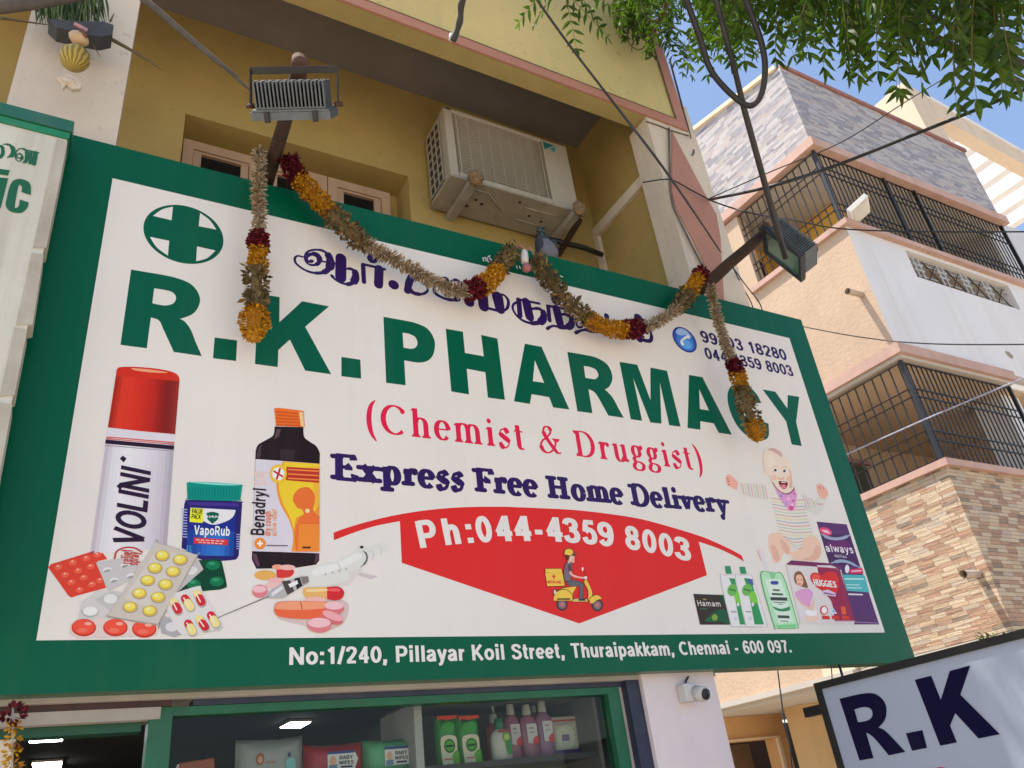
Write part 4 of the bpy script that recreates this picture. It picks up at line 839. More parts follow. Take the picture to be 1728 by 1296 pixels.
# ---------------------------------------------------------------- printed pictures on the sign
Z1 = (0, 580, 4.32); Z2 = (60, 850, 4.32); Z3 = (300, 640, 4.32); Z4 = (380, 850, 4.32); ZB = (1200, 740, 5.892); ZH = (1300, 860, 5.89); ZL = (1150, 840, 5.4); ZS = (890, 910, 9.256)
PX = (0, 0, 1)
a = Art('spray_can_picture')
a.p(PX, [(179.4, 737.4), (294, 746.7), (281, 925), (152, 935)], (205, 200, 205))
a.grad(PX, (179.4, 738.5), (152, 935), (294, 747.5), (281, 925), [(0, (176, 168, 178)), (.14, (208, 204, 206)), (.3, (218, 214, 216)), (.6, (208, 203, 207)), (.85, (190, 184, 192)), (1, (160, 154, 164))], 1, 18)
a.p(Z1, [(785, 612), (1275, 662), (1270, 722), (775, 682)], (205, 200, 206), 1)
a.p(Z1, [(775, 678), (1270, 719), (1268, 727), (774, 686)], (200, 70, 60), 2); a.p(Z1, [(770, 700), (1268, 745), (1266, 775), (765, 730)], (38, 20, 44), 2); a.p(Z1, [(773, 690), (1268, 733), (1268, 739), (772, 697)], (200, 70, 60), 2); a.p(Z1, [(764, 740), (1264, 782), (1264, 787), (764, 747)], (150, 145, 150), 2)
a.p(Z1, [(848, 205), (855, 183, 1), (890, 172, 1), (1000, 172, 1), (1150, 186, 1), (1260, 210, 1), (1300, 240, 1), (1307, 270), (1275, 662), (1030, 640), (785, 612)], (196, 44, 24), 3)
a.grad(Z1, (846, 240), (787, 610), (1305, 275), (1274, 660), [(0, (150, 30, 16)), (.14, (206, 56, 30)), (.4, (200, 44, 24)), (.62, (176, 34, 20)), (.84, (118, 26, 18)), (1, (140, 40, 26))], 4, 20)
a.p(Z1, [(960, 182, 1), (1060, 188, 1), (1190, 205, 1), (1215, 216, 1), (1100, 213, 1), (985, 198, 1)], (236, 150, 110), 5)
a.text('VOLINI', (243.5, 917), (255, 789), .088, (40, 20, 48), 4, shear=.22)
a.p(Z1, [(895, 818), (920, 840), (900, 868), (872, 840)], (40, 20, 48), 4); a.p(Z1, [(872, 1020), (896, 1042), (875, 1068), (847, 1040)], (40, 20, 48), 4)
a.line(Z2, [(575, 400), (590, 350), (650, 322), (720, 325), (775, 355)], 12, (176, 50, 40), 4); a.text('spray', (232, 955), (235, 932), .028, (176, 50, 40), 4); a.text('relief', (221, 952), (223, 928), .03, (176, 50, 40), 4)
a.build()

a = Art('ointment_jar_picture')
a.p(PX, zc(Z3, [(45, 915), (55, 890, 1), (85, 880, 1), (445, 890, 1), (465, 905, 1), (467, 925)]) + zc(Z2, [(1480, 375), (1465, 402, 1), (1430, 412, 1), (1280, 420, 1), (1180, 398, 1), (1120, 350), (1062, 325)]), (38, 26, 96))
a.p(Z3, [(80, 895), (440, 905), (440, 930), (85, 920)], (64, 44, 130), 1)
a.p(Z3, [(85, 930), (425, 950), (405, 1290), (60, 1280)], (24, 40, 128), 1); a.p(Z3, [(70, 1120), (412, 1135), (405, 1290), (60, 1280)], (30, 74, 160), 2); a.p(Z3, [(65, 1210), (408, 1222), (405, 1290), (60, 1280)], (66, 140, 204), 3)
a.p(Z3, [(90, 938), (420, 955), (400, 1005, 1), (340, 1042, 1), (250, 1062, 1), (165, 1030, 1), (85, 1035)], (216, 214, 214), 4)
a.p(Z3, [(90, 938), (186, 945), (180, 1050), (84, 1042)], (222, 220, 40), 5); a.text('VALUE', (322.4, 866), (341, 868), .016, (30, 40, 30), 6); a.text('PACK', (322.4, 875.5), (338, 877), .016, (30, 40, 30), 6)
a.p(Z3, [(207, 978), (250, 968, 1), (297, 980), (292, 1020, 1), (250, 1056), (212, 1018, 1)], (10, 90, 66), 5); a.p(Z3, [(206, 995), (298, 998), (296, 1014), (207, 1011)], (220, 220, 220), 6); a.text('VICKS', (349, 874.2), (367.5, 874.8), .012, (20, 90, 66), 7)
a.text('VapoRub', (326.5, 903), (387, 905), .032, (224, 226, 230), 6, heavy=.17)
a.p(Z3, [(118, 1155), (365, 1172), (360, 1212), (114, 1200)], (206, 40, 50), 6)
for k in range(6): a.p(Z3, [(130 + k * 36, 1168 + k * 2), (156 + k * 36, 1170 + k * 2), (155 + k * 36, 1178 + k * 2), (129 + k * 36, 1176 + k * 2)], (230, 180, 180), 7); a.p(Z3, [(150 + k * 30, 1186 + k * 2), (172 + k * 30, 1188 + k * 2), (171 + k * 30, 1196 + k * 2), (149 + k * 30, 1194 + k * 2)], (230, 180, 180), 7)
for k in range(11): a.p(Z3, [(28, 945 + k * 20), (68, 950 + k * 20), (64, 958 + k * 20), (26, 953 + k * 20)], (150, 160, 214), 6)
for k in range(7): a.p(Z3, [(425, 1130 + k * 17), (452, 1132 + k * 17), (450, 1139 + k * 17), (423, 1137 + k * 17)], (150, 160, 214), 6)
a.grad(Z3, (78, 1100), (68, 1285), (412, 1112), (405, 1292), [(0, (22, 50, 128)), (.4, (40, 100, 180)), (.7, (48, 110, 188)), (1, (24, 56, 134))], 3, 10)
a.p(Z3, [(64, 765), (85, 752, 1), (250, 754, 1), (455, 770, 1), (466, 785), (455, 870, 1), (430, 888, 1), (90, 880, 1), (68, 865)], (0, 132, 118), 5)
a.p(Z3, [(85, 754, 1), (250, 756, 1), (455, 772, 1), (300, 775, 1)], (120, 206, 192), 6)
for k in range(18): a.p(Z3, [(78 + k * 21, 790), (84 + k * 21, 790), (86 + k * 20.6, 874), (80 + k * 20.6, 874)], (0, 112, 100), 6)
a.build()

a = Art('syrup_bottle_picture')
a.p(PX, zc(Z3, [(705, 345), (915, 350), (920, 420, 1), (960, 455, 1), (1010, 490, 1), (1035, 540), (1033, 615)]) + zc(Z4, [(685, 360), (684, 415), (660, 445), (500, 470), (225, 475), (192, 405), (195, 345)]) + zc(Z3, [(563, 583), (566, 520), (585, 478, 1), (640, 445, 1), (690, 415, 1), (702, 385)]), (34, 20, 20))
a.p(Z3, [(720, 365), (750, 365), (735, 420), (700, 440)], (84, 64, 70), 1); a.p(Z3, [(585, 490), (610, 480), (600, 575), (570, 570)], (70, 52, 56), 1); a.p(Z4, [(200, 365), (225, 365), (250, 450), (235, 460), (205, 410)], (92, 60, 80), 1); a.p(Z4, [(660, 362), (682, 362), (676, 410), (650, 440)], (84, 56, 74), 1); a.p(Z3, [(745, 510), (850, 515), (850, 590), (745, 585)], (52, 36, 38), 1)
for k in range(5): a.p(Z3, [(716, 232 + k * 24), (918, 250 + k * 21), (920 - (k % 2) * 10, 262 + k * 21), (712 + (k % 2) * 10, 246 + k * 24)], (196, 84, 24), 3)
a.p(Z3, [(700, 213), (740, 210), (915, 232), (924, 345), (900, 350), (715, 340)], (226, 106, 36), 2); a.p(Z3, [(880, 240), (912, 243), (918, 345), (895, 345)], (240, 190, 130), 4)
a.p(PX, zc(Z3, [(565, 583), (1033, 617)]) + zc(Z4, [(686, 362), (195, 347)]), (204, 198, 206), 2)
a.p(Z3, [(765, 600), (1033, 618), (1030, 1258), (825, 1258), (838, 1180, 1), (835, 1110, 1), (805, 1020, 1), (750, 920, 1), (718, 800, 1), (728, 700, 1)], (226, 140, 44), 3)
a.p(Z3, [(775, 605), (1033, 620), (1032, 900), (1000, 960), (860, 1010), (845, 1100), (815, 1010, 1), (765, 910, 1), (735, 800, 1), (740, 700, 1)], (224, 192, 44), 4)
a.p(Z3, [(950, 640), (1033, 640), (1032, 900), (1000, 940), (985, 760)], (232, 170, 54), 5)
a.p(Z3, [(835, 885), (848, 835, 1), (895, 795, 1), (955, 793, 1), (995, 845, 1), (992, 910, 1), (985, 960, 1), (1031, 1005), (1030, 1258), (862, 1258), (850, 1130, 1), (880, 1020, 1), (915, 985, 1), (905, 952), (868, 940), (850, 910)], (216, 106, 46), 6)
a.p(Z3, [(880, 1060), (1030, 1060), (1030, 1258), (870, 1258)], (224, 130, 46), 7); a.e(Z3, 942, 962, 16, 16, (246, 206, 150), 8)
a.p(Z3, [(790, 640), (1030, 655), (1028, 758), (785, 738)], (176, 46, 34), 5)
for k in range(3): a.p(Z3, [(800, 655 + k * 32), (1025, 668 + k * 32), (1024, 678 + k * 32), (799, 665 + k * 32)], (222, 130, 60), 6)
a.e(Z3, 730, 692, 62, 68, (222, 180, 40), 7); a.e(Z3, 730, 692, 44, 48, (232, 226, 220), 8); a.line(Z3, [(700, 675), (760, 712)], 14, (180, 40, 34), 9); a.line(Z3, [(742, 655), (718, 730)], 14, (180, 40, 34), 9)
a.text('Benadryl', (445, 904), (448.5, 826), .044, (36, 26, 30), 6, heavy=.17); a.text('DR', (449, 819), (450.5, 797), .042, (226, 190, 170), 6, heavy=.09)
a.text('dry cough', (456, 905), (457, 864), .022, (214, 110, 50), 6, heavy=.16); a.text('active relief', (466, 905), (467, 860), .018, (222, 150, 90), 6, heavy=.14)
a.e(Z3, 597, 1200, 42, 42, (226, 130, 40), 6); a.p(Z3, [(575, 1193), (619, 1193), (619, 1207), (575, 1207)], (244, 230, 210), 7); a.p(Z3, [(590, 1178), (604, 1178), (604, 1222), (590, 1222)], (244, 230, 210), 7)
a.p(Z3, [(645, 1210), (800, 1212), (800, 1220), (645, 1218)], (110, 90, 100), 6); a.p(Z3, [(905, 1222), (965, 1222), (965, 1236), (905, 1236)], (70, 40, 20), 8)
a.build()

a = Art('blister_packs_picture')
a.p(Z2, [(245, 920), (300, 870), (330, 720), (450, 630), (620, 640), (900, 880), (880, 965), (300, 985)], (196, 192, 188))
a.p(Z2, [(90, 465), (112, 442), (440, 340), (472, 338), (522, 405), (450, 420), (512, 615), (300, 672), (260, 686), (238, 672)], (206, 62, 44), 1)
for x, y in [(165, 465), (270, 430), (370, 400), (215, 520), (310, 490), (400, 460), (260, 575), (350, 540), (320, 630), (410, 590), (450, 375), (470, 560)]:
    a.e(Z2, x, y, 30, 20, (222, 90, 64), 2, -15); a.e(Z2, x - 4, y - 8, 10, 6, (244, 170, 150), 3, -15)
a.p(Z2, [(1090, 880), (1340, 860), (1370, 900), (1340, 930), (1080, 960)], (190, 188, 184), 1)
a.p(Z2, [(1020, 645), (1150, 415), (1310, 404, 1), (1345, 410, 1), (1360, 440), (1392, 590, 1), (1378, 615, 1), (1340, 628), (1200, 640)], (8, 62, 40), 1)
for x, y in [(1290, 450), (1318, 568), (1150, 585)]: a.e(Z2, x, y, 52, 35, (14, 110, 70), 2); a.e(Z2, x - 8, y - 12, 26, 12, (50, 140, 100), 3)
a.p(Z2, [(1165, 372), (1222, 480), (1080, 605), (1030, 650), (1010, 600)], (178, 174, 172), 3); a.e(Z2, 1140, 490, 40, 30, (206, 204, 202), 4, -20)
a.p(Z2, [(438, 430), (690, 390), (765, 420), (690, 560), (530, 640)], (186, 182, 180), 3)
for x, y in [(520, 485), (570, 560), (650, 450), (690, 530)]: a.e(Z2, x, y, 32, 20, (214, 212, 210), 4, -15); a.e(Z2, x, y + 8, 26, 10, (150, 146, 146), 5, -15)
a.p(Z2, [(435, 700), (560, 640), (620, 680), (560, 790)], (180, 178, 176), 3); a.e(Z2, 545, 695, 50, 35, (212, 210, 208), 4); a.e(Z2, 395, 790, 62, 40, (168, 164, 160), 3); a.e(Z2, 397, 784, 55, 34, (218, 216, 212), 4)
a.p(Z2, [(255, 880), (450, 830), (905, 870), (885, 955), (300, 985), (245, 950)], (208, 190, 182), 3)
for x, y in [(350, 905), (580, 905), (790, 915)]: a.e(Z2, x, y, 90, 64, (186, 50, 36), 4); a.e(Z2, x, y - 6, 82, 56, (222, 76, 56), 5); a.e(Z2, x + 30, y - 28, 26, 12, (244, 160, 140), 6); a.e(Z2, x - 10, y + 20, 40, 18, (232, 104, 84), 6)
a.p(Z2, [(905, 860), (930, 815), (1000, 850), (1065, 955), (1010, 975), (915, 945)], (160, 158, 158), 3); a.e(Z2, 990, 900, 46, 34, (206, 200, 202), 4)
a.p(Z2, [(540, 800), (865, 300, 1), (890, 288, 1), (1160, 370, 1), (1172, 395, 1), (905, 868, 1), (880, 890, 1), (545, 832, 1), (524, 812, 1)], (150, 140, 130), 5)
a.p(Z2, [(540, 796), (862, 300, 1), (890, 290, 1), (1155, 372, 1), (1166, 395, 1), (900, 856, 1), (875, 876, 1), (545, 822, 1), (530, 806, 1)], (190, 181, 170), 6)
a.p(Z2, [(640, 690), (890, 330), (1080, 385), (820, 760)], (198, 190, 180), 7)
for x, y in [(922, 380), (1052, 410), (868, 470), (1000, 497), (815, 560), (945, 590), (755, 655), (890, 683), (687, 755), (830, 783)]:
    a.e(Z2, x, y + 4, 56, 42, (158, 146, 128), 8); a.e(Z2, x, y, 49, 36, (204, 176, 60), 9); a.e(Z2, x - 3, y - 5, 40, 27, (226, 206, 90), 10); a.e(Z2, x - 12, y - 10, 14, 8, (244, 234, 170), 11)
a.p(Z2, [(1010, 655), (1185, 602, 1), (1215, 640, 1), (1345, 870, 1), (1335, 905, 1), (1075, 962, 1), (955, 775)], (206, 202, 198), 5)
for x0, y0, x1, y1, c0, c1 in [(1003, 715, 1037, 780, 1, 0), (1085, 690, 1126, 756, 0, 1), (1175, 655, 1208, 722, 1, 0), (1108, 872, 1142, 932, 0, 1), (1190, 840, 1234, 902, 1, 0), (1274, 812, 1312, 876, 0, 1)]:
    cc = [(196, 36, 50), (222, 206, 130)]; xm, ym = (x0 + x1) / 2, (y0 + y1) / 2
    a.line(Z2, [(x0 + 4, y0 + 8), (x1 + 4, y1 + 8)], 66, (170, 164, 158), 6); a.line(Z2, [(x0, y0), (xm, ym)], 56, cc[c0], 7); a.line(Z2, [(xm, ym), (x1, y1)], 56, cc[c1], 8); a.line(Z2, [(x0 - 8, y0), (x1 - 10, y1 - 4)], 9, (240, 214, 200), 9)
a.build()

a = Art('syringe_and_pills_picture')
a.p(Z4, [(385, 840, 1), (600, 900, 1), (680, 945, 1), (770, 920, 1), (870, 860, 1), (890, 720, 1), (700, 700, 1), (450, 780, 1)], (200, 180, 174))
a.p(Z4, [(930, 490), (1110, 530), (1060, 552), (940, 512)], (190, 178, 176)); a.p(Z4, [(640, 600), (900, 600), (1000, 480), (960, 460)], (204, 196, 190))
a.p(Z4, [(520, 500), (600, 465, 1), (830, 408, 1), (960, 330, 1), (1010, 318), (1150, 285, 1), (1182, 310, 1), (1165, 350, 1), (1040, 400, 1), (1005, 462, 1), (900, 500, 1), (880, 560, 1), (640, 605, 1), (590, 560)], (206, 205, 198), 1)
a.p(Z4, [(640, 480, 1), (820, 430, 1), (960, 360, 1), (985, 400, 1), (840, 470, 1), (660, 530, 1)], (216, 215, 210), 2)
for x in (690, 740, 790, 840): a.e(Z4, x + 40, 515 - (x - 690) * .25, 7, 9, (170, 168, 160), 3)
a.line(Z4, [(812, 430), (838, 470), (830, 510)], 6, (186, 184, 176), 3); a.line(Z4, [(1060, 340), (1078, 370), (1070, 410)], 6, (190, 188, 180), 3); a.line(Z4, [(1120, 310), (1140, 335), (1132, 370)], 6, (194, 192, 184), 3)
a.e(Z4, 992, 318, 14, 10, (40, 40, 38), 4); a.line(Z4, [(1000, 342), (1028, 372), (1026, 420), (985, 465)], [4, 12, 12, 4], (90, 90, 84), 4)
a.e(Z4, 290, 522, 80, 36, (214, 160, 84), 2); a.p(Z4, [(370, 482), (470, 478, 1), (500, 495, 1), (470, 535, 1), (375, 545)], (200, 52, 50), 3); a.e(Z4, 380, 462, 42, 18, (226, 150, 120), 3); a.e(Z4, 450, 466, 60, 20, (226, 170, 160), 3)
a.e(Z4, 370, 560, 60, 20, (222, 168, 164), 3); a.e(Z4, 350, 596, 60, 24, (224, 176, 172), 4); a.e(Z4, 250, 640, 58, 48, (206, 118, 126), 4); a.e(Z4, 246, 625, 52, 26, (226, 176, 180), 5)
a.p(Z4, [(295, 690), (320, 640), (420, 575), (560, 525), (605, 545), (605, 578), (460, 665), (420, 692)], (168, 166, 166), 6); a.p(Z4, [(410, 568), (470, 560), (500, 640), (450, 668)], (70, 62, 60), 7); a.p(Z4, [(500, 548), (540, 540), (560, 600), (520, 628)], (40, 36, 36), 7); a.p(Z4, [(545, 538), (600, 530), (608, 570), (565, 590)], (120, 112, 106), 7); a.p(Z4, [(455, 590), (520, 560), (530, 585), (470, 615)], (220, 218, 214), 8); a.p(Z4, [(330, 655), (410, 600), (420, 620), (340, 680)], (210, 208, 208), 8)
a.line(PX, [(452, 1007), (363, 1044.5)], [1.6, .9], (70, 66, 66), 6)
a.p(Z4, [(565, 620), (600, 612, 1), (740, 610), (742, 690), (620, 692, 1), (570, 670, 1)], (214, 166, 96), 6); a.p(Z4, [(738, 610), (820, 606, 1), (862, 640, 1), (850, 690, 1), (800, 706, 1), (740, 698)], (196, 40, 44), 7); a.p(Z4, [(600, 625, 1), (730, 622, 1), (730, 640, 1), (600, 645, 1)], (232, 196, 140), 8); a.p(Z4, [(750, 622, 1), (820, 620, 1), (830, 640, 1), (755, 640, 1)], (220, 90, 90), 8)
a.e(Z4, 655, 705, 76, 26, (226, 168, 160), 8)
a.p(Z4, [(355, 765, 1), (385, 720, 1), (550, 712, 1), (735, 718), (740, 835), (560, 842, 1), (400, 826, 1), (360, 800, 1)], (216, 96, 60), 9); a.p(Z4, [(360, 760, 1), (390, 724, 1), (550, 715, 1), (735, 722), (725, 762, 1), (550, 776, 1), (390, 772, 1)], (232, 146, 108), 10); a.line(Z4, [(545, 718), (556, 770)], 8, (190, 90, 60), 11)
a.e(Z4, 790, 765, 72, 46, (204, 106, 110), 10); a.e(Z4, 790, 745, 70, 30, (226, 180, 182), 11); a.e(Z4, 775, 835, 82, 42, (196, 104, 106), 11, 22); a.e(Z4, 778, 820, 78, 28, (224, 158, 160), 12, 22); a.e(Z4, 682, 890, 88, 52, (204, 118, 122), 12); a.e(Z4, 680, 870, 84, 36, (232, 178, 180), 13)
a.build()

a = Art('delivery_scooter_picture')
OL = (84, 50, 22); YS = (222, 184, 74)
def ol(pts, c, L, g=7):
    cx = sum(p[0] for p in pts) / len(pts); cy = sum(p[1] for p in pts) / len(pts)
    a.p(ZS, [(p[0] + (g if p[0] > cx else -g), p[1] + (g if p[1] > cy else -g), *p[2:]) for p in pts], OL, L); a.p(ZS, pts, c, L + 1)
for x, y in ((535, 1020), (1085, 1030)): a.e(ZS, x, y, 92, 98, (70, 56, 56), 2); a.e(ZS, x, y, 62, 66, (128, 106, 110), 3); a.e(ZS, x, y, 30, 34, (190, 110, 110), 4)
ol([(400, 960), (405, 900, 1), (450, 820, 1), (540, 770, 1), (740, 740, 1), (742, 770), (700, 840), (705, 960)], YS, 5); a.line(ZS, [(450, 815), (540, 785), (620, 800), (690, 870), (700, 950)], 10, OL, 7); a.p(ZS, [(455, 925), (660, 920), (655, 950), (450, 950)], (110, 80, 40), 7); a.e(ZS, 415, 830, 26, 50, (90, 80, 84), 4); a.e(ZS, 420, 825, 14, 32, (214, 210, 206), 5)
ol([(700, 950), (760, 930, 1), (930, 940), (930, 975), (700, 975)], (206, 180, 110), 4)
ol([(900, 620), (930, 660, 1), (990, 790, 1), (1000, 880, 1), (960, 960), (940, 940), (940, 800, 1), (880, 680, 1)], YS, 5); ol([(965, 1000), (970, 930, 1), (1040, 880, 1), (1110, 885, 1), (1150, 930), (1080, 950, 1), (1010, 1005)], YS, 6)
ol([(268, 465), (520, 462), (535, 528), (275, 522)], YS, 5); ol([(270, 525), (540, 530), (572, 728), (300, 735)], YS, 5)
a.p(ZS, [(375, 575), (430, 575), (430, 592), (375, 592)], (206, 60, 40), 8); a.p(ZS, [(394, 548), (412, 548), (412, 622), (394, 622)], (206, 60, 40), 8); a.text('MEDICINE', (890 + 302 / 9.256, 910 + 690 / 9.256), (890 + 522 / 9.256, 910 + 695 / 9.256), .011, (206, 70, 50), 8)
ol([(600, 680), (690, 640, 1), (800, 670, 1), (870, 710), (850, 940), (800, 940), (810, 740), (640, 730)], (96, 92, 100), 7); a.p(ZS, [(790, 935), (890, 935), (900, 962), (790, 962)], (60, 52, 56), 9)
ol([(590, 380), (650, 350, 1), (680, 400, 1), (670, 560, 1), (660, 650), (570, 655), (562, 500, 1)], (112, 102, 112), 8); a.p(ZS, [(625, 400), (660, 390), (675, 480), (640, 520), (615, 460)], (82, 70, 74), 10)
a.line(ZS, [(660, 525), (700, 570), (800, 600), (880, 605)], [40, 34, 26, 26], (226, 166, 150), 10); a.e(ZS, 895, 605, 26, 24, (216, 208, 204), 11)
a.p(ZS, [(585, 265), (650, 250), (720, 270), (722, 350, 1), (700, 372, 1), (650, 350), (640, 390), (610, 340)], (222, 176, 156), 10); a.p(ZS, [(580, 260), (650, 262), (640, 300), (625, 350), (590, 310)], (74, 48, 40), 11); a.e(ZS, 700, 330, 22, 26, (226, 150, 140), 11)
ol([(565, 240), (575, 180, 1), (630, 155, 1), (690, 180, 1), (705, 240), (640, 258)], YS, 12); a.p(ZS, [(690, 220), (770, 230), (735, 265), (680, 262)], (92, 78, 60), 14)
a.line(ZS, [(905, 570), (890, 520), (862, 470)], 7, (120, 40, 36), 8); a.e(ZS, 850, 468, 15, 30, (222, 214, 208), 9)
a.build()

SKIN = (222, 186, 164); SK2 = (212, 168, 146); SK3 = (232, 204, 186)
a = Art('baby_picture')
STR = [(196, 160, 150), (206, 196, 150), (160, 160, 176), (206, 150, 150), (176, 190, 170)]
a.p(ZB, [(455, 1110, 1), (500, 1130, 1), (525, 1190, 1), (510, 1225, 1), (480, 1190, 1)], (222, 160, 146))
a.p(ZB, [(570, 965, 1), (610, 940, 1), (690, 935, 1), (760, 1000, 1), (790, 1090, 1), (770, 1155, 1), (725, 1140, 1), (690, 1200, 1), (655, 1236, 1), (615, 1226, 1), (598, 1150, 1), (570, 1100, 1)], SKIN)
a.p(ZB, [(680, 1000, 1), (740, 1040, 1), (775, 1100, 1), (760, 1150, 1), (720, 1120, 1)], SK2, 1); a.p(ZB, [(590, 1060, 1), (640, 1080, 1), (680, 1190, 1), (650, 1220, 1), (610, 1170, 1)], SK2, 1)
a.p(ZB, [(900, 1000, 1), (960, 965, 1), (1030, 970, 1), (1085, 1040, 1), (1098, 1100, 1), (1080, 1175, 1), (1030, 1215, 1), (840, 1208, 1), (790, 1170, 1), (785, 1130, 1), (830, 1110, 1)], SKIN); a.p(ZB, [(1040, 1060, 1), (1090, 1100, 1), (1070, 1175, 1), (1020, 1208, 1), (900, 1205, 1), (1000, 1160, 1)], SK2, 1)
a.p(ZB, [(275, 440), (330, 445), (540, 455), (570, 610), (400, 590), (312, 545)], (208, 202, 194), 1)
for k in range(9): a.line(ZB, [(300 + k * 29, 445 + k * 3), (325 + k * 29, 560 + k * 5)], 7, STR[k % 5], 2)
a.p(ZB, [(840, 480), (930, 555), (965, 610), (1000, 680), (1060, 560), (1132, 612), (1120, 690, 1), (1085, 745, 1), (1040, 762, 1), (970, 730), (915, 690)], (206, 200, 192), 1)
for k in range(7): a.line(ZB, [(905 + k * 28, 560 + k * 12 + (k > 3) * 20), (950 + k * 26, 700 - k * 8)], 7, STR[(k + 2) % 5], 2)
a.p(ZB, [(535, 435), (610, 425), (700, 530), (790, 530), (830, 475), (900, 530), (935, 570), (915, 690), (960, 830), (1028, 965), (920, 985), (882, 1090), (830, 1115, 1), (785, 1060), (745, 990), (675, 935), (640, 760), (600, 640), (555, 610)], (214, 208, 198), 1)
for k in range(16):
    y = 600 + k * 32; x0 = 590 + (k * 32) * .28; x1 = min(930 + max(0, k * 32 - 90) * .3, 1020)
    if k > 11: x0 = 690 + (k - 11) * 30; x1 = 905
    a.line(ZB, [(x0, y - 10), ((x0 + x1) / 2, y + 16), (x1, y + 8)], 8, STR[k % 5], 2)
a.p(ZB, [(145, 385, 1), (160, 362, 1), (185, 362, 1), (238, 405, 1), (262, 440), (255, 508), (215, 495, 1), (160, 460, 1)], (226, 164, 146), 2); a.line(ZB, [(150, 395), (172, 402)], 8, (190, 80, 70), 3); a.line(ZB, [(155, 425), (178, 430)], 8, (190, 80, 70), 3); a.line(ZB, [(160, 455), (182, 455)], 8, (190, 80, 70), 3)
a.p(ZB, [(1048, 460, 1), (1090, 452, 1), (1150, 515, 1), (1158, 560, 1), (1128, 608), (1080, 580, 1), (1055, 525, 1)], (218, 166, 146), 2); a.line(ZB, [(1068, 480), (1085, 500)], 9, (186, 96, 80), 3); a.line(ZB, [(1105, 478), (1115, 500)], 8, (186, 110, 90), 3)
a.p(ZB, [(512, 180, 1), (530, 120, 1), (580, 93, 1), (645, 97, 1), (715, 150, 1), (765, 235, 1), (788, 320, 1), (815, 345, 1), (808, 385, 1), (800, 420), (812, 480, 1), (790, 530, 1), (745, 550, 1), (690, 535, 1), (640, 490, 1), (600, 430, 1), (568, 365, 1), (535, 345, 1), (527, 305, 1), (520, 260, 1)], SK3, 4)
a.p(ZB, [(555, 108, 1), (620, 97, 1), (690, 140, 1), (700, 190, 1), (660, 160, 1), (600, 128, 1)], (196, 160, 156), 5); a.p(ZB, [(770, 300, 1), (786, 330, 1), (800, 430, 1), (800, 490, 1), (770, 480, 1), (780, 400, 1)], SK2, 5); a.p(ZB, [(540, 200, 1), (600, 170, 1), (650, 260, 1), (600, 300, 1), (560, 280, 1)], (235, 209, 192), 5); a.e(ZB, 690, 395, 34, 18, SK2, 5); a.e(ZB, 688, 382, 22, 14, SK3, 6); a.e(ZB, 620, 390, 34, 26, (232, 184, 168), 5); a.e(ZB, 765, 400, 20, 26, (226, 178, 160), 5)
for x, y in ((632, 316), (722, 324)): a.e(ZB, x, y, 26, 15, (240, 232, 226), 6, 10); a.e(ZB, x, y, 14, 13, (60, 56, 66), 7); a.line(ZB, [(x - 30, y - 32), (x, y - 42), (x + 28, y - 34)], 5, (206, 170, 150), 6)
a.p(ZB, [(665, 430, 1), (710, 425, 1), (755, 440, 1), (745, 485, 1), (715, 505, 1), (685, 480, 1)], (120, 40, 44), 6); a.p(ZB, [(685, 465, 1), (730, 462, 1), (735, 488, 1), (710, 500, 1)], (216, 120, 130), 7); a.p(ZB, [(690, 430), (735, 434), (732, 442), (692, 440)], (236, 230, 226), 7)
a.p(ZB, [(608, 440), (640, 490, 1), (690, 535, 1), (745, 552, 1), (800, 528, 1), (822, 492), (850, 560), (832, 680), (800, 722, 1), (770, 712, 1), (700, 632), (645, 530)], (206, 146, 190), 5)
for x, y, r_, c in [(690, 570, 16, (150, 130, 190)), (760, 600, 18, (226, 170, 206)), (820, 550, 10, (190, 70, 130)), (790, 690, 24, (206, 70, 130)), (740, 650, 14, (160, 150, 200)), (810, 620, 12, (196, 80, 150)), (665, 520, 10, (226, 120, 170)), (800, 660, 12, (232, 190, 214))]: a.e(ZB, x, y, r_, r_, c, 6)
a.line(ZB, [(608, 440), (640, 490), (690, 535), (745, 552), (800, 528), (822, 492)], 8, (120, 60, 90), 7)
a.build()

a = Art('hygiene_packs_picture')
a.p(ZH, [(455, 118), (755, 145), (1078, 1140), (830, 1140), (700, 600), (580, 530)], (84, 44, 98)); a.p(ZH, [(500, 240), (790, 250), (880, 560), (700, 560), (580, 530)], (70, 34, 80), 1); a.p(ZH, [(560, 330, 1), (700, 290, 1), (790, 350, 1), (760, 420, 1), (600, 400, 1)], (98, 36, 96), 2)
a.line(ZH, [(498, 240), (560, 275), (640, 290), (720, 280), (790, 250)], [10, 26, 22, 22, 10], (150, 158, 186), 3); a.line(ZH, [(600, 530), (690, 510), (780, 525), (890, 580)], [10, 24, 24, 12], (140, 158, 180), 3); a.e(ZH, 545, 216, 66, 36, (214, 70, 110), 4, 22); a.p(ZH, [(500, 200), (560, 206), (590, 240), (530, 226)], (236, 190, 204), 5)
a.text('always', (1394, 931), (1440, 934), .040, (226, 216, 224), 4, heavy=.13); a.text('dailies', (1408, 940), (1428, 942), .016, (200, 190, 206), 4, heavy=.12)
a.e(ZH, 757, 590, 22, 42, (222, 214, 220), 4); a.p(ZH, [(775, 595), (905, 578), (920, 635), (785, 638)], (206, 46, 92), 5); a.p(ZH, [(800, 608), (895, 600), (898, 612), (802, 620)], (240, 190, 200), 6)
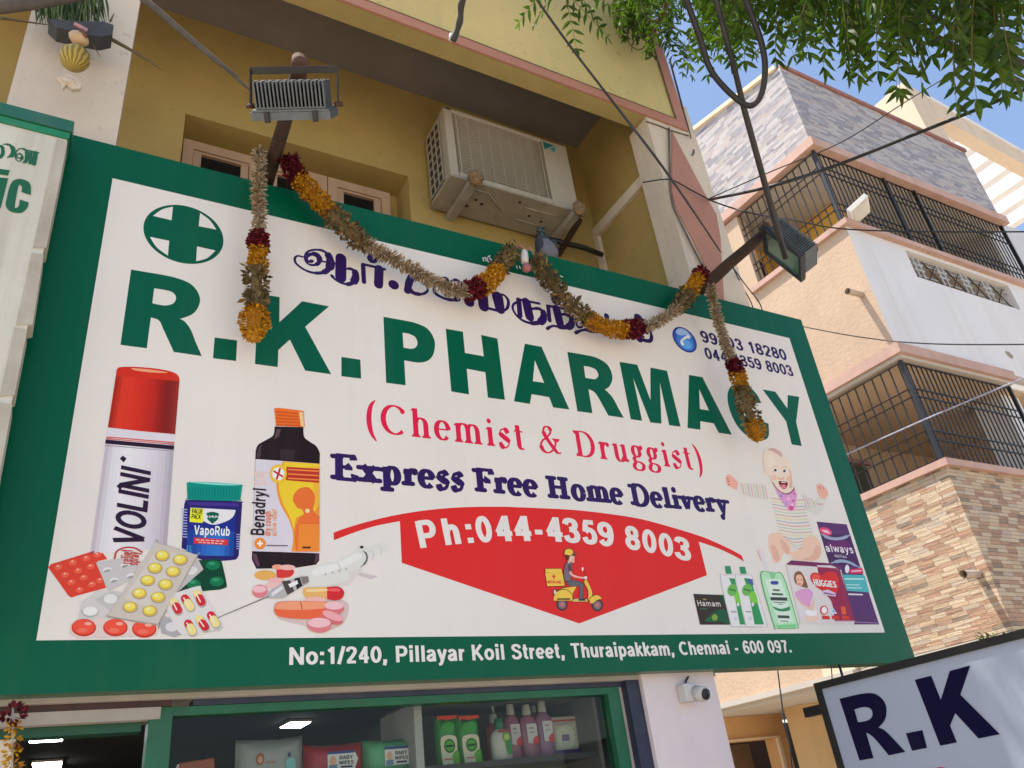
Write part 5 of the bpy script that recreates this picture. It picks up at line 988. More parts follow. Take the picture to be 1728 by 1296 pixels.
a.p(ZH, [(712, 645), (930, 650), (978, 822), (752, 806)], (76, 170, 172), 4); a.p(ZH, [(730, 682), (920, 684), (924, 696), (733, 694)], (200, 226, 226), 5); a.p(ZH, [(745, 742), (880, 744), (883, 752), (747, 750)], (190, 220, 220), 5); a.p(ZH, [(755, 772), (900, 776), (902, 784), (757, 780)], (190, 220, 220), 5); a.p(ZH, [(765, 832), (912, 838), (914, 852), (768, 848)], (214, 204, 216), 4); a.p(ZH, [(830, 1112), (1065, 1124), (1068, 1132), (832, 1122)], (150, 120, 160), 4)
a.p(ZH, [(148, 548), (640, 580), (672, 592, 1), (695, 640), (832, 1110), (822, 1136), (310, 1132, 1), (288, 1108, 1)], (208, 200, 198), 5); a.p(ZH, [(150, 546), (202, 504), (590, 535), (672, 560), (700, 640), (672, 594), (640, 580)], (112, 40, 84), 6); a.p(ZH, [(455, 552), (600, 556), (650, 576), (630, 582), (460, 568)], (206, 190, 200), 7)
a.p(ZH, [(458, 570), (640, 582), (680, 605, 1), (700, 650), (832, 1108), (635, 1112), (605, 930, 1), (560, 860), (500, 800)], (142, 36, 74), 6)
a.p(ZH, [(395, 700, 1), (395, 645, 1), (440, 624, 1), (505, 655), (560, 618, 1), (640, 630, 1), (672, 700, 1), (668, 790, 1), (620, 858, 1), (560, 835, 1), (450, 770, 1)], (202, 44, 40), 7); a.p(ZH, [(405, 690, 1), (410, 650, 1), (450, 640, 1), (490, 680, 1), (430, 720, 1)], (222, 80, 70), 8)
a.text('HUGGIES', (1373, 988.5), (1411, 992), .032, (232, 228, 226), 9, heavy=.24); a.p(ZH, [(510, 808), (560, 795), (640, 830), (640, 865), (520, 848)], (206, 186, 206), 9); a.p(ZH, [(522, 820), (630, 842), (628, 852), (524, 836)], (130, 70, 130), 10)
a.p(ZH, [(228, 690, 1), (240, 628, 1), (292, 616, 1), (340, 690, 1), (366, 775, 1), (335, 775), (255, 745, 1)], (130, 84, 56), 6); a.p(ZH, [(248, 660, 1), (300, 652, 1), (320, 725, 1), (292, 762, 1), (260, 742, 1)], (222, 176, 150), 7); a.e(ZH, 282, 740, 16, 7, (206, 90, 90), 8); a.e(ZH, 268, 698, 6, 5, (80, 60, 60), 8); a.e(ZH, 300, 698, 6, 5, (80, 60, 60), 8)
a.p(ZH, [(250, 860), (300, 920), (380, 975), (440, 880), (415, 1000), (330, 965), (255, 890)], (222, 180, 156), 7); a.p(ZH, [(243, 825, 1), (300, 788), (380, 790), (416, 832, 1), (400, 900), (380, 968), (320, 935, 1), (252, 868, 1)], (206, 150, 190), 8); a.p(ZH, [(345, 1010), (460, 1012), (462, 1115), (410, 1115), (402, 1040), (392, 1115), (352, 1115)], (226, 190, 170), 6); a.p(ZH, [(340, 1000), (455, 1005), (450, 1050), (400, 1060), (345, 1045)], (232, 228, 224), 7)
for x, c in ((545, (200, 46, 40)), (642, (200, 50, 44)), (740, (206, 60, 40))): a.p(ZH, [(x - 42, 1052), (x + 32, 1058), (x + 40, 1092), (x - 36, 1090)], c, 8)
a.e(ZH, 525, 1000, 40, 46, (196, 46, 40), 8); a.e(ZH, 527, 1000, 28, 34, (228, 222, 220), 9); a.p(ZH, [(590, 1030), (608, 965), (655, 1035)], (214, 216, 224), 8); a.p(ZH, [(606, 1020), (615, 985), (640, 1022)], (130, 160, 206), 9); a.p(ZH, [(690, 965), (735, 965), (748, 1040), (702, 1040)], (216, 90, 50), 8); a.p(ZH, [(640, 1102), (826, 1102), (826, 1112), (640, 1112)], (190, 130, 150), 9)
a.build()

a = Art('hand_wash_picture')
for dx, dy in ((0, 0), (133, 8)):
    a.p(ZL, [(390 + dx, 622 + dy), (440 + dx, 622 + dy), (456 + dx, 692), (402 + dx, 692)], (48, 134, 92), 3 + dx // 60)
    a.p(ZL, [(348 + dx, 735, 1), (385 + dx, 703, 1), (470 + dx, 702, 1), (515 + dx, 735, 1), (640 + dx, 1140, 1), (632 + dx, 1165, 1), (590 + dx, 1178), (448 + dx, 1178)], (186, 184, 184), 2 + dx // 60); a.p(ZL, [(357 + dx, 738, 1), (390 + dx, 710, 1), (468 + dx, 708, 1), (508 + dx, 738, 1), (630 + dx, 1140, 1), (585 + dx, 1170), (455 + dx, 1170)], (214, 213, 211), 3 + dx // 60)
    a.p(ZL, [(428 + dx, 732), (490 + dx, 738), (512 + dx, 800), (530 + dx, 880), (612 + dx, 1155), (527 + dx, 1155), (485 + dx, 930), (455 + dx, 800)], (50, 140, 84), 4 + dx // 60); a.p(ZL, [(470 + dx, 870, 1), (530 + dx, 860, 1), (560 + dx, 960), (500 + dx, 965)], (120, 190, 70), 5 + dx // 60); a.e(ZL, 458 + dx, 840, 44, 56, (104, 170, 84), 6 + dx // 60, 20); a.p(ZL, [(425 + dx, 826), (490 + dx, 840), (492 + dx, 856), (427 + dx, 842)], (60, 120, 60), 7 + dx // 60)
    a.p(ZL, [(494 + dx, 968), (524 + dx, 968), (524 + dx, 976), (494 + dx, 976)], (236, 240, 230), 7 + dx // 60); a.p(ZL, [(504 + dx, 955), (514 + dx, 955), (514 + dx, 992), (504 + dx, 992)], (236, 240, 230), 7 + dx // 60); a.p(ZL, [(445 + dx, 1032), (495 + dx, 1034), (497 + dx, 1046), (447 + dx, 1044)], (150, 144, 150), 5 + dx // 60); a.e(ZL, 487 + dx, 1100, 14, 18, (196, 192, 206), 5 + dx // 60)
a.p(ZL, [(720 - 133 + 0, 742), (640, 742), (650, 800), (612, 780)], (80, 90, 160), 8)
a.p(ZL, [(690, 478), (745, 500), (792, 668), (765, 660)], (206, 202, 206), 2); a.p(ZL, [(712, 715, 1), (785, 672), (850, 682), (930, 722, 1), (1055, 1145, 1), (1038, 1190, 1), (870, 1192, 1), (832, 1160, 1)], (92, 160, 108), 3); a.p(ZL, [(722, 720, 1), (788, 680), (848, 690), (922, 728, 1), (1046, 1145, 1), (1030, 1184, 1), (875, 1185, 1), (840, 1156, 1)], (168, 212, 172), 4); a.p(ZL, [(750, 740), (905, 745), (1015, 1130), (880, 1150)], (200, 218, 202), 5); a.p(ZL, [(790, 676), (850, 686), (846, 730), (812, 738)], (126, 190, 140), 6)
a.p(ZL, [(805, 768, 1), (825, 758), (868, 760, 1), (878, 775, 1), (868, 792), (815, 790, 1)], (60, 76, 140), 6); a.text('SKIN', (1150 + 826 / 5.4, 840 + 856 / 5.4), (1150 + 888 / 5.4, 840 + 858 / 5.4), .014, (60, 60, 60), 6) if False else a.p(ZL, [(826, 832), (886, 836), (890, 852), (830, 848)], (80, 86, 80), 6)
for x0, x1, y, h_, c in [(815, 915, 868, 18, (70, 76, 70)), (803, 955, 905, 30, (60, 66, 62)), (830, 940, 946, 10, (120, 130, 120)), (870, 915, 964, 8, (120, 130, 120)), (868, 975, 1070, 26, (60, 76, 66)), (895, 965, 1118, 10, (120, 140, 120))]: a.p(ZL, [(x0, y), (x1, y + 4), (x1 + 5, y + h_ + 4), (x0 + 5, y + h_)], c, 6)
a.p(ZL, [(825, 988), (900, 1012, 1), (980, 990), (978, 1026, 1), (905, 1036, 1), (850, 1020, 1)], (50, 130, 80), 6); a.p(ZL, [(845, 1160), (1040, 1152), (1030, 1182), (875, 1184)], (120, 196, 134), 6)
a.p(ZL, [(103, 875), (388, 886), (440, 1156), (165, 1156)], (58, 46, 42), 1); a.p(ZL, [(250, 1080, 1), (330, 1020, 1), (400, 1030, 1), (430, 1150), (330, 1120, 1)], (30, 84, 56), 2); a.p(ZL, [(340, 890), (388, 890), (405, 980, 1), (360, 940, 1)], (30, 70, 50), 2); a.e(ZL, 298, 1090, 26, 30, (120, 150, 60), 3); a.p(ZL, [(210, 1115, 1), (290, 1070, 1), (330, 1120, 1), (280, 1130, 1)], (36, 96, 60), 2)
a.text('Hamam', (1150 + 146 / 5.4, 840 + 986 / 5.4), (1150 + 354 / 5.4, 840 + 992 / 5.4), .024, (206, 200, 196), 4, heavy=.12); a.p(ZL, [(188, 918), (222, 920), (220, 934), (190, 932)], (150, 130, 70), 4); a.p(ZL, [(164, 1006), (226, 1008), (228, 1016), (166, 1014)], (60, 110, 76), 4)
a.build()

# ================================================================ neighbouring clinic sign (left edge)
CY = 2.43
cl = thing('clinic_signboard', (-.5, CY, 2.3), 'weathered pale signboard with green top rail and green letters at the left edge', 'signboard')
PALE = mat('weathered_pale_vinyl', (0.64, 0.62, 0.51), 0.5, 0.05, 3.0, 0.05, 30, dirt=(0.36, 0.30, 0.22), dirtamt=0.35, streak=0.5)
EDGE = mat('aged_flex_edge', (0.50, 0.46, 0.37), 0.7, 0.1, 6.0, 0.2, 40, dirt=(0.26, 0.19, 0.12), dirtamt=0.6, streak=0.6)
CG1 = mat('dark_green_rail', (0.012, 0.12, 0.072), 0.45, 0.15, 5.0, dirt=(0.12, 0.16, 0.14), dirtamt=0.5); CG2 = mat('green_rail', (0.012, 0.22, 0.095), 0.45, 0.15, 6.0, dirt=(0.2, 0.2, 0.16), dirtamt=0.4)
pa = atY(113, 236, CY); XR, ZT = pa.x, pa.z
MB().box((-1.2, CY, 2.2), (XR, CY + .012, ZT)).build('face', PALE, cl)
MB().box((-1.2, CY + .014, 2.2), (XR - .004, CY + .10, ZT - .002)).build('box_side', EDGE, cl)
zr = atY(113, 222, CY).z
MB().box((-1.2, CY - .006, ZT + .001), (XR + .006, CY + .1, ZT + .03)).build('lower_rail', CG2, cl)
MB().box((-1.2, CY - .012, ZT + .032), (XR + .012, CY + .1, ZT + .085)).build('top_rail', CG1, cl)
m = MB()                                        # torn strips of flex folded round the edge
for k, (x0, y0, y1) in enumerate([(XR, ZT - .01, ZT - .50), (XR, ZT - .52, ZT - .80), (XR - .002, ZT - .81, ZT - 1.05), (XR, ZT - 1.07, ZT - 1.5)]):
    dx = .006 + .006 * (k % 2)
    m.hexa([(x0 - .03, CY - .004, y1), (x0 + dx, CY - .003, y1 + .01), (x0 + dx, CY + .09, y1 + .02), (x0 - .03, CY + .09, y1), (x0 - .03, CY - .004, y0), (x0 + .003, CY - .003, y0), (x0 + .003, CY + .09, y0), (x0 - .03, CY + .09, y0)])
m.build('folded_flex_edge', EDGE, cl)
MB().box((-.44, CY - .005, ZT + .087), (-.41, CY + .06, ZT + .14)).build('hook', mat('black_clamp', (0.02, 0.015, 0.012), 0.6), cl)
SC = lambda x, y: (lambda q: (q.x, -q.z))(atY(x, y, CY))
a = Art('clinic_lettering', cl, lambda u, v, h: Vector((u, CY - h, -v)), lambda c: flat(c, .5), SC)
zq = (0, 180, 5.4); CGI = (30, 92, 66)
a.p(zq, [(-60, 560), (90, 582), (72, 632), (-60, 610)], CGI); a.p(zq, [(-60, 640), (75, 655), (5, 930), (-60, 915)], CGI)
a.p(zq, [(283, 740), (280, 808), (195, 780), (200, 735, 1), (180, 715, 1), (165, 740, 1), (135, 905, 1), (150, 925, 1), (172, 905), (180, 848), (262, 875), (250, 920, 1), (205, 965, 1), (150, 970, 1), (85, 950, 1), (52, 900, 1), (62, 830, 1), (90, 725, 1), (130, 672, 1), (195, 662, 1), (262, 690, 1)], CGI)
a.line(zq, [(-10, 360), (20, 370), (25, 430), (0, 465)], 26, CGI); a.line(zq, [(30, 345), (85, 350), (118, 385), (115, 440), (70, 465)], [10, 22, 34, 34, 12], CGI)
a.line(zq, [(190, 470), (160, 470), (155, 440), (185, 432), (205, 465), (180, 500), (145, 480), (145, 420), (180, 385), (230, 395), (250, 440), (235, 500), (205, 512)], [18, 10, 10, 16, 18, 10, 10, 10, 10, 20, 34, 26, 10], CGI); a.line(zq, [(240, 398), (350, 422)], 14, CGI); a.line(zq, [(285, 410), (272, 520)], 22, CGI); a.line(zq, [(325, 420), (308, 525)], 34, CGI)
a.build()

# ================================================================ projecting sign (bottom right)
XP = 2.92
ps = thing('projecting_signboard', (XP + .06, 2.0, 1.2), 'tilted white sign in a black frame with big navy letters at the bottom right corner', 'signboard')
SP = lambda x, y: (lambda q: (q.y, -q.z))(atX(x, y, XP))
PF = flat((156, 164, 178), .4, 'pale_blue_white_acrylic'); BK = mat('black_sign_frame', (0.012, 0.011, 0.010), 0.45, 0.2, 10.0, dirt=(0.06, 0.05, 0.04))
q0 = atX(1387, 1163, XP); y1_, ztop, y0_, zb = q0.y, q0.z, 0.9, 1.15
MB().box((XP, y0_, zb), (XP + .10, y1_, ztop)).build('panel', PF, ps)
m = MB(); m.box((XP - .012, y1_ + .0005, zb - .03), (XP + .11, y1_ + .028, ztop + .028)).box((XP - .012, y0_, ztop + .0005), (XP + .11, y1_, ztop + .028)).box((XP - .012, y0_ - .028, zb - .03), (XP + .11, y0_ - .0005, ztop + .028)).box((XP - .012, y0_, zb - .028), (XP + .11, y1_, zb - .0005)); m.build('frame', BK, ps)
a = Art('shop_initials', ps, lambda u, v, h: Vector((XP - h, u, -v)), lambda c: flat(c, .4), SP)
zq = (1128, 950, 2.88); NB = (8, 6, 44)
a.p(zq, [(832, 660), (945, 635, 1), (1010, 638, 1), (1056, 685, 1), (1056, 755, 1), (1022, 800), (1050, 812, 1), (1090, 850), (1153, 918), (1072, 935), (1000, 850, 1), (962, 824), (998, 948), (930, 960)], NB, 0, [[(905, 712), (950, 700, 1), (985, 710, 1), (992, 742, 1), (970, 765, 1), (922, 774)]])
a.p(zq, [(1155, 828), (1235, 812), (1258, 898), (1185, 913)], NB); a.p(zq, [(1198, 568), (1278, 548), (1325, 665), (1368, 525), (1468, 498), (1420, 640), (1612, 832), (1508, 853), (1395, 730), (1370, 790), (1403, 872), (1322, 888)], NB)
a.e(zq, 1325, 1060, 70, 68, (190, 20, 70), 0); a.e(zq, 1325, 1064, 40, 40, (168, 176, 190), 1)
a.build()
MB().box((XP + .03, y1_ + .03, 1.35), (XP + .07, 2.66, 1.39)).build('bracket', BK, ps)
MB().box((XP + .03, y1_ + .03, 1.86), (XP + .07, 2.66, 1.90)).build('bracket', BK, ps)

# ================================================================ poles and floodlights
OLDW = mat('old_brown_pole_wood', (0.05, 0.026, 0.014), 0.8, 0.35, 14.0, 0.4, 50, dirt=(0.03, 0.02, 0.015), dirtamt=0.6)
ALU = mat('aluminium_fins', (0.13, 0.15, 0.165), 0.45, 0.15, 20.0, metal=0.6, dirt=(0.06, 0.055, 0.05), dirtamt=0.5)
BLKM = mat('black_bracket_metal', (0.015, 0.016, 0.018), 0.45, 0.2, 20.0, dirt=(0.08, 0.06, 0.04), dirtamt=0.4)
RUST = mat('rusty_iron', (0.085, 0.038, 0.02), 0.85, 0.35, 30.0, 0.4, 80, dirt=(0.05, 0.03, 0.02), dirtamt=0.6)
A1 = atY(452, 300, 2.60); B1 = atY(505, 112, 2.0)
po = MB(); po.tube([A1 - (B1 - A1) * .12, A1, A1.lerp(B1, .5) + Vector((.004, 0, 0)), B1], [.030, .030, .028, .025], 10); po = po.build('wooden_pole', OLDW); tag(po, 'upright brown wooden pole holding the floodlight above the left garland drop', 'pole', 'poles holding the floodlights')
A2 = atY(1178, 492, 2.60); B2 = atY(1292, 392, 2.22)
d2 = (B2 - A2)
po = MB(); po.tube([A2 - d2 * .1, A2.lerp(B2, .3), A2.lerp(B2, .45) + Vector((.01, 0, .012)), A2.lerp(B2, .7), B2], [.036, .036, .034, .032, .030], 10); po = po.build('wooden_pole', OLDW); tag(po, 'dark slanting wooden pole reaching right from the sign corner to the floodlight', 'pole', 'poles holding the floodlights')
def floodlight(label, c, n, u, w_, h_, back=False):
    u = u.normalized(); n = (n - u * u.dot(n)).normalized(); v = n.cross(u)          # n out of the glass, u across, v along the short side
    t = thing('floodlight', c, label, 'floodlight', 'floodlights over the sign')
    f = MB(); e = .018
    for s_ in (-1, 1):
        f.obox(c + u * s_ * (w_ / 2 - e / 2), u * e / 2, v * h_ / 2, n * .014); f.obox(c + v * s_ * (h_ / 2 - e / 2), u * (w_ / 2 - e - .0005), v * e / 2, n * .0135)
    f.obox(c - n * .018, u * (w_ / 2 - .004), v * (h_ / 2 - .004), n * .0035); f.build('front_frame', ALU if back else BLKM, t)
    MB().obox(c + n * .003, u * (w_ / 2 - e - .001), v * (h_ / 2 - e - .001), n * .002).build('glass', FLOODGLASS, t)
    MB().obox(c - n * .010, u * (w_ / 2 - e - .002), v * (h_ / 2 - e - .002), n * .003).build('reflector', mat('pale_reflector', (0.50, 0.56, 0.46), 0.35, 0.08, 8.0), t)
    fn = MB(); nf = 19; fw = w_ * .86
    for k in range(nf):
        q = c + u * (-fw / 2 + fw * k / (nf - 1)); fn.obox(q - n * (.022 + .045), u * .0028, v * (h_ * .40), n * .045)
        if k % 2 == 0: fn.obox(q - n * .114 + v * h_ * .18, u * .005, v * .016, n * .0015)
    fn.obox(c - n * .0255, u * fw / 2, v * h_ * .41, n * .003); fn.build('heat_sink', ALU, t)
    return t, n, u, v
m, g, b = newmat('floodlight_glass'); b.inputs['Base Color'].default_value = (0.55, 0.75, 0.66, 1); b.inputs['Roughness'].default_value = 0.05; b.inputs['Transmission Weight'].default_value = 0.9; b.inputs['IOR'].default_value = 1.3; FLOODGLASS = m
def yoke(t, c, n, u, v, w_, reach, vs):
    p = [c + u * s_ * (w_ / 2 + .012) - n * .03 for s_ in (-1, 1)]; q = [a_ - n * .115 + v * vs * reach for a_ in p]
    y = MB()
    for a_, b_ in zip(p, q): y.bar(a_, b_, .004, .022, up=n)
    y.bar(q[0], q[0].lerp(q[1], .42), .005, .026, up=n); y.bar(q[0].lerp(q[1], .58), q[1], .005, .026, up=n); y.bar(q[0].lerp(q[1], .42), q[0].lerp(q[1], .58), .005, .0255, up=n); y.build('yoke', BLKM, t)
    for a_, s_ in zip(p, (-1, 1)):
        MB().tube([a_ - u * s_ * .012, a_ + u * s_ * .016], .009, 8).tube([a_ + v * vs * -.03 - u * s_ * .01, a_ + v * vs * -.03 + u * s_ * .008], .007, 8).build('bolt', RUST, t)
    return q[0].lerp(q[1], .5)
c1 = atY(499, 192, 2.02)
t1, n1, u1, v1 = floodlight('grey floodlight with upright cooling fins on the left pole in front of the yellow wall', c1, Vector((0.36, .70, -.60)), Vector((.88, -.45, -.06)), .275, .19, True)
vs = 1 if v1.z > 0 else -1
q1 = yoke(t1, c1, n1, u1, v1, .285, .065, vs)
for s_ in (-.28, .30): MB().obox(c1 + u1 * s_ * .285 - v1 * vs * .10 + n1 * .002, u1 * .008, v1 * .012, n1 * .018).build('clip', BLKM, t1)
MB().tube([B1 + Vector((0, 0, -.06)), B1 + Vector((.0, 0, .045))], .028, 10).ball(B1 + Vector((0, -.01, .0)), .034, 10, 8, jit=.1).build('pole_clamp', RUST, t1)
c2 = atY(1322, 428, 2.10)
t2, n2, u2, v2 = floodlight('black framed floodlight with greenish glass on the right pole by the apartment wall', c2, Vector((-.34, .30, -.85)), atY(1366, 468, 2.02) - atY(1276, 398, 2.16), .285, .22)
MB().bar(B2, c2 - u2 * .12 - n2 * .03, .02, .03).tube([c2 - u2 * .13 - n2 * .02, c2 - u2 * .15 + Vector((0, 0, .07))], .012, 8).build('yoke', BLKM, t2)
MB().ball(B2 + Vector((.01, 0, .03)), .035, 10, 8, jit=.15).build('pole_clamp', RUST, t2)

# ================================================================ flower garlands
MARI = islandmat('marigold_petals', [(0, (0.30, 0.10, 0.006)), (.4, (0.47, 0.215, 0.010)), (.8, (0.60, 0.33, 0.015)), (1, (0.45, 0.20, 0.015))], .6)
ROSE = islandmat('dark_rose_petals', [(0, (0.05, 0.004, 0.008)), (.6, (0.12, 0.008, 0.016)), (1, (0.20, 0.014, 0.03))], .6)
DRIED = islandmat('dried_brown_leaves', [(0, (0.05, 0.035, 0.014)), (.5, (0.15, 0.105, 0.045)), (.85, (0.24, 0.17, 0.08)), (1, (0.30, 0.16, 0.05))], .8)
JAS = islandmat('dried_jasmine_buds', [(0, (0.13, 0.085, 0.045)), (.4, (0.29, 0.21, 0.125)), (.8, (0.42, 0.335, 0.23)), (1, (0.55, 0.46, 0.33))], .75)
THREAD = mat('cotton_thread', (0.45, 0.38, 0.30), 0.9)
def rnd(): 
    v = Vector((random.gauss(0, 1), random.gauss(0, 1), random.gauss(0, 1))); return v.normalized()
def petal(mb, p, d, nrm, L, W, curl=.25):
    s_ = d.cross(nrm).normalized() * W / 2; up = nrm * L * curl
    mb.add([p - s_ * .4, p + s_ * .4, p + d * L * .55 + s_ + up * .3, p + d * L + up, p + d * L * .55 - s_ + up * .3], [(0, 1, 2, 4), (4, 2, 3)])
def garland(label, pts, secs, group='flower garlands on the sign'):
    path = catmull(pts, 8); ln = [0]
    for a_, b_ in zip(path[:-1], path[1:]): ln.append(ln[-1] + (b_ - a_).length)
    T = ln[-1]
    def at(t):
        s_ = t * T
        for i in range(len(ln) - 1):
            if ln[i + 1] >= s_ - 1e-9: break
        k = (s_ - ln[i]) / max(1e-9, ln[i + 1] - ln[i]); return path[i].lerp(path[i + 1], k), (path[i + 1] - path[i]).normalized()
    t = thing('flower_garland', pts[0], label, 'garland', group)
    MB().tube(path, .004, 6).build('thread', THREAD, t)
    for (t0, t1, kind, r) in secs:
        m = MB(); L = (t1 - t0) * T
        core = [at(t0 + (t1 - t0) * k / 6)[0] for k in range(7)]
        mt = {'marigold': MARI, 'rose': ROSE, 'dried': DRIED, 'jasmine': JAS, 'ball': MARI}[kind]
        m.tube(core, [r * (.5 if kind != 'jasmine' else .22)] * 7, 8)
        n = int({'marigold': 5200, 'rose': 3200, 'dried': 1500, 'jasmine': 1750, 'ball': 5200}[kind] * L)
        lumps = [random.uniform(.8, 1.12) for _ in range(60)]
        for _ in range(n):
            q = random.random(); p, tg = at(t0 + (t1 - t0) * q); x = rnd(); x = (x - tg * x.dot(tg)).normalized()
            if kind in ('marigold', 'ball', 'rose'):
                rr = r * lumps[int(q * L / .018) % 60]
                if kind == 'ball': rr *= math.sqrt(max(.1, 1 - (2 * q - .9) ** 2 * .8)) * 1.15
                d = (x + rnd() * .55).normalized(); L_ = random.uniform(.010, .015) * (1.5 if kind == 'rose' else 1)
                petal(m, p + x * rr * random.uniform(.55, .9) + tg * random.uniform(-.006, .006), d, (tg + rnd() * .8).normalized(), L_, L_ * random.uniform(.6, 1), random.uniform(-.3, .5))
            elif kind == 'dried':
                rr = r * lumps[int(q * L / .022) % 60] * random.uniform(.45, .95); d = (x + tg * random.uniform(-.7, .7) + rnd() * .5).normalized(); L_ = random.uniform(.014, .028)
                petal(m, p + x * rr, d, rnd(), L_, L_ * random.uniform(.4, .8), random.uniform(-.6, .6))
            else:
                d = (x + tg * random.uniform(-.2, .7) + rnd() * .35).normalized(); L_ = random.uniform(.45, 1.05) * r; s_ = d.cross(tg).normalized(); e_ = d.cross(s_)
                p0 = p + x * .006; w1 = .0016; w2 = random.uniform(.0022, .0036); pm = p0 + d * L_ * .75; pe = p0 + d * L_ * 1.1
                m.add([p0 + s_ * w1, p0 - s_ * w1 * .5 + e_ * w1, p0 - s_ * w1 * .5 - e_ * w1, pm + s_ * w2, pm - s_ * w2 * .5 + e_ * w2, pm - s_ * w2 * .5 - e_ * w2, pe], [(0, 1, 4, 3), (1, 2, 5, 4), (2, 0, 3, 5), (3, 4, 6), (4, 5, 6), (5, 3, 6)])
        m.build({'marigold': 'marigold_section', 'ball': 'marigold_tassel', 'rose': 'rose_section', 'dried': 'dried_leaf_section', 'jasmine': 'jasmine_section'}[kind], mt, t, fix=False)
    return t
GY = 2.47
g3 = lambda px, Y=GY: [atY(x, y, Y) for x, y in px]
garland('straight garland drop with an orange tassel hanging over the big R and K', g3([(437, 252), (437, 330), (436, 410), (433, 470), (430, 530), (427, 572)], 2.45), [(0, .485, 'jasmine', .031), (.485, .565, 'rose', .036), (.56, .66, 'marigold', .036), (.645, .865, 'dried', .040), (.855, 1.0, 'ball', .050)])
garland('long garland swag from the left pole to the middle of the sign', [atY(484, 262, 2.44)] + g3([(500, 296), (545, 345), (600, 400), (680, 446), (740, 480), (785, 492), (825, 475), (850, 440), (868, 420)]), [(0, .075, 'rose', .040), (.07, .22, 'marigold', .043), (.21, .36, 'dried', .044), (.355, .70, 'jasmine', .038), (.69, .755, 'rose', .046), (.75, .865, 'marigold', .047), (.855, 1.0, 'dried', .042)])
garland('garland swag from the middle of the sign to the right pole', g3([(903, 432), (925, 470), (960, 512), (1000, 542), (1040, 556), (1085, 552), (1125, 534), (1155, 505)]) + [atY(1172, 478, 2.44), atY(1186, 458, 2.42)], [(0, .29, 'dried', .042), (.28, .44, 'marigold', .045), (.43, .515, 'rose', .044), (.51, .77, 'jasmine', .036), (.76, .88, 'dried', .042), (.87, .965, 'marigold', .040), (.955, 1.0, 'rose', .040)])
garland('garland drop hanging over the letter C at the right end', g3([(1198, 482), (1212, 540), (1228, 590), (1246, 636), (1262, 690), (1282, 742)], 2.43), [(0, .52, 'jasmine', .032), (.515, .605, 'rose', .038), (.60, .69, 'marigold', .038), (.68, .90, 'dried', .042), (.89, 1.0, 'ball', .046)])
# charm hung between the two swags
o = atY(886, 420, 2.46)
ch = thing('hanging_charm', o, 'small white and pink bulb charm hung between the two garland swags', 'charm')
MB().lathe(atY(886, 444, 2.46), (0, -.1, 1), [(0, .016), (.02, .019), (.06, .018), (.072, .010), (.075, .004)], 14).build('white_body', mat('white_glazed_clay', (0.62, 0.58, 0.56), 0.4), ch)
MB().ball(atY(889, 452, 2.455), .023, 14, 10, jit=.04).build('pink_bulb', mat('pink_glazed_clay', (0.36, 0.12, 0.12), 0.5, 0.2, 20.0), ch)
MB().tube([atY(872, 420, 2.47), atY(878, 413, 2.46), atY(886, 424, 2.46), atY(894, 417, 2.47), atY(903, 434, 2.47)], .005, 6).build('tie', mat('red_white_thread', (0.5, 0.22, 0.2), 0.8, 0.4, 60.0), ch)

# ================================================================ air conditioner, brackets, pigeon
ACW = mat('aged_white_ac_paint', (0.43, 0.385, 0.31), 0.5, 0.05, 3.0, dirt=(0.30, 0.24, 0.16), dirtamt=0.35, streak=0.25)
ACG = mat('ac_grille_plastic', (0.41, 0.365, 0.285), 0.55, 0.05, 4.0); ACD = mat('dark_ac_coil', (0.035, 0.03, 0.025), 0.8, 0.3, 30.0); ACB = mat('ac_base_paint', (0.34, 0.30, 0.235), 0.6, 0.15, 5.0, dirt=(0.12, 0.08, 0.05), dirtamt=0.5)
X0, X1, Yf, Yb, Z0, Z1_ = 1.72, 2.645, 3.08, 3.375, 5.0, 5.605
ac = thing('air_conditioner', ((X0 + X1) / 2, (Yf + Yb) / 2, Z0), 'old beige air conditioner outdoor unit under the recess ceiling above the sign', 'air conditioner')
m = MB(); m.box((X0 + .004, Yf + .02, Z0 + .012), (X1 - .002, Yb, Z1_ - .002)); m.build('casing', ACW, ac, bevel=.012)
m = MB(); m.box((X0 + .0, Yf + .0, Z0 + .02), (X0 + .06, Yf + .07, Z1_)); m.box((X0, Yf + .0, Z1_ - .035), (X1 - .2, Yf + .019, Z1_ - .001)).box((X0 + .061, Yf, Z0 + .02), (X1 - .2, Yf + .019, Z0 + .06)); m.build('corner_trim', ACW, ac, bevel=.012)
m = MB(); m.box((X1 - .199, Yf + .004, Z0 + .02), (X1, Yf + .0195, Z1_ - .001)); m.build('front_panel', ACW, ac, bevel=.006)
m = MB(); m.box((X0 + .062, Yf + .017, Z0 + .062), (X1 - .202, Yf + .0198, Z1_ - .037)); m.build('fan_opening', mat('dim_fan_opening', (0.20, 0.17, 0.12), 0.8, 0.2, 8.0), ac)
m = MB(); gx0, gx1 = X0 + .065, X1 - .205
for k in range(34):
    z = Z0 + .07 + k * (Z1_ - Z0 - .115) / 33; bow = .012 * math.sin(math.pi * k / 33)
    m.tube([(gx0, Yf + .010, z), (gx0 + .1, Yf + .004 - bow * .3, z), ((gx0 + gx1) / 2, Yf - bow, z), (gx1 - .1, Yf + .004 - bow * .3, z), (gx1, Yf + .010, z)], .0034, 5)
for k in range(9):
    x = gx0 + .02 + k * (gx1 - gx0 - .04) / 8; m.box((x - .003, Yf + .006, Z0 + .063), (x + .003, Yf + .012, Z1_ - .04))
m.build('front_grille', ACG, ac)
m = MB(); m.box((X0 - .001, Yf + .09, Z0 + .05), (X0 + .003, Yb - .02, Z1_ - .05)); m.build('side_coil', ACD, ac)
m = MB()
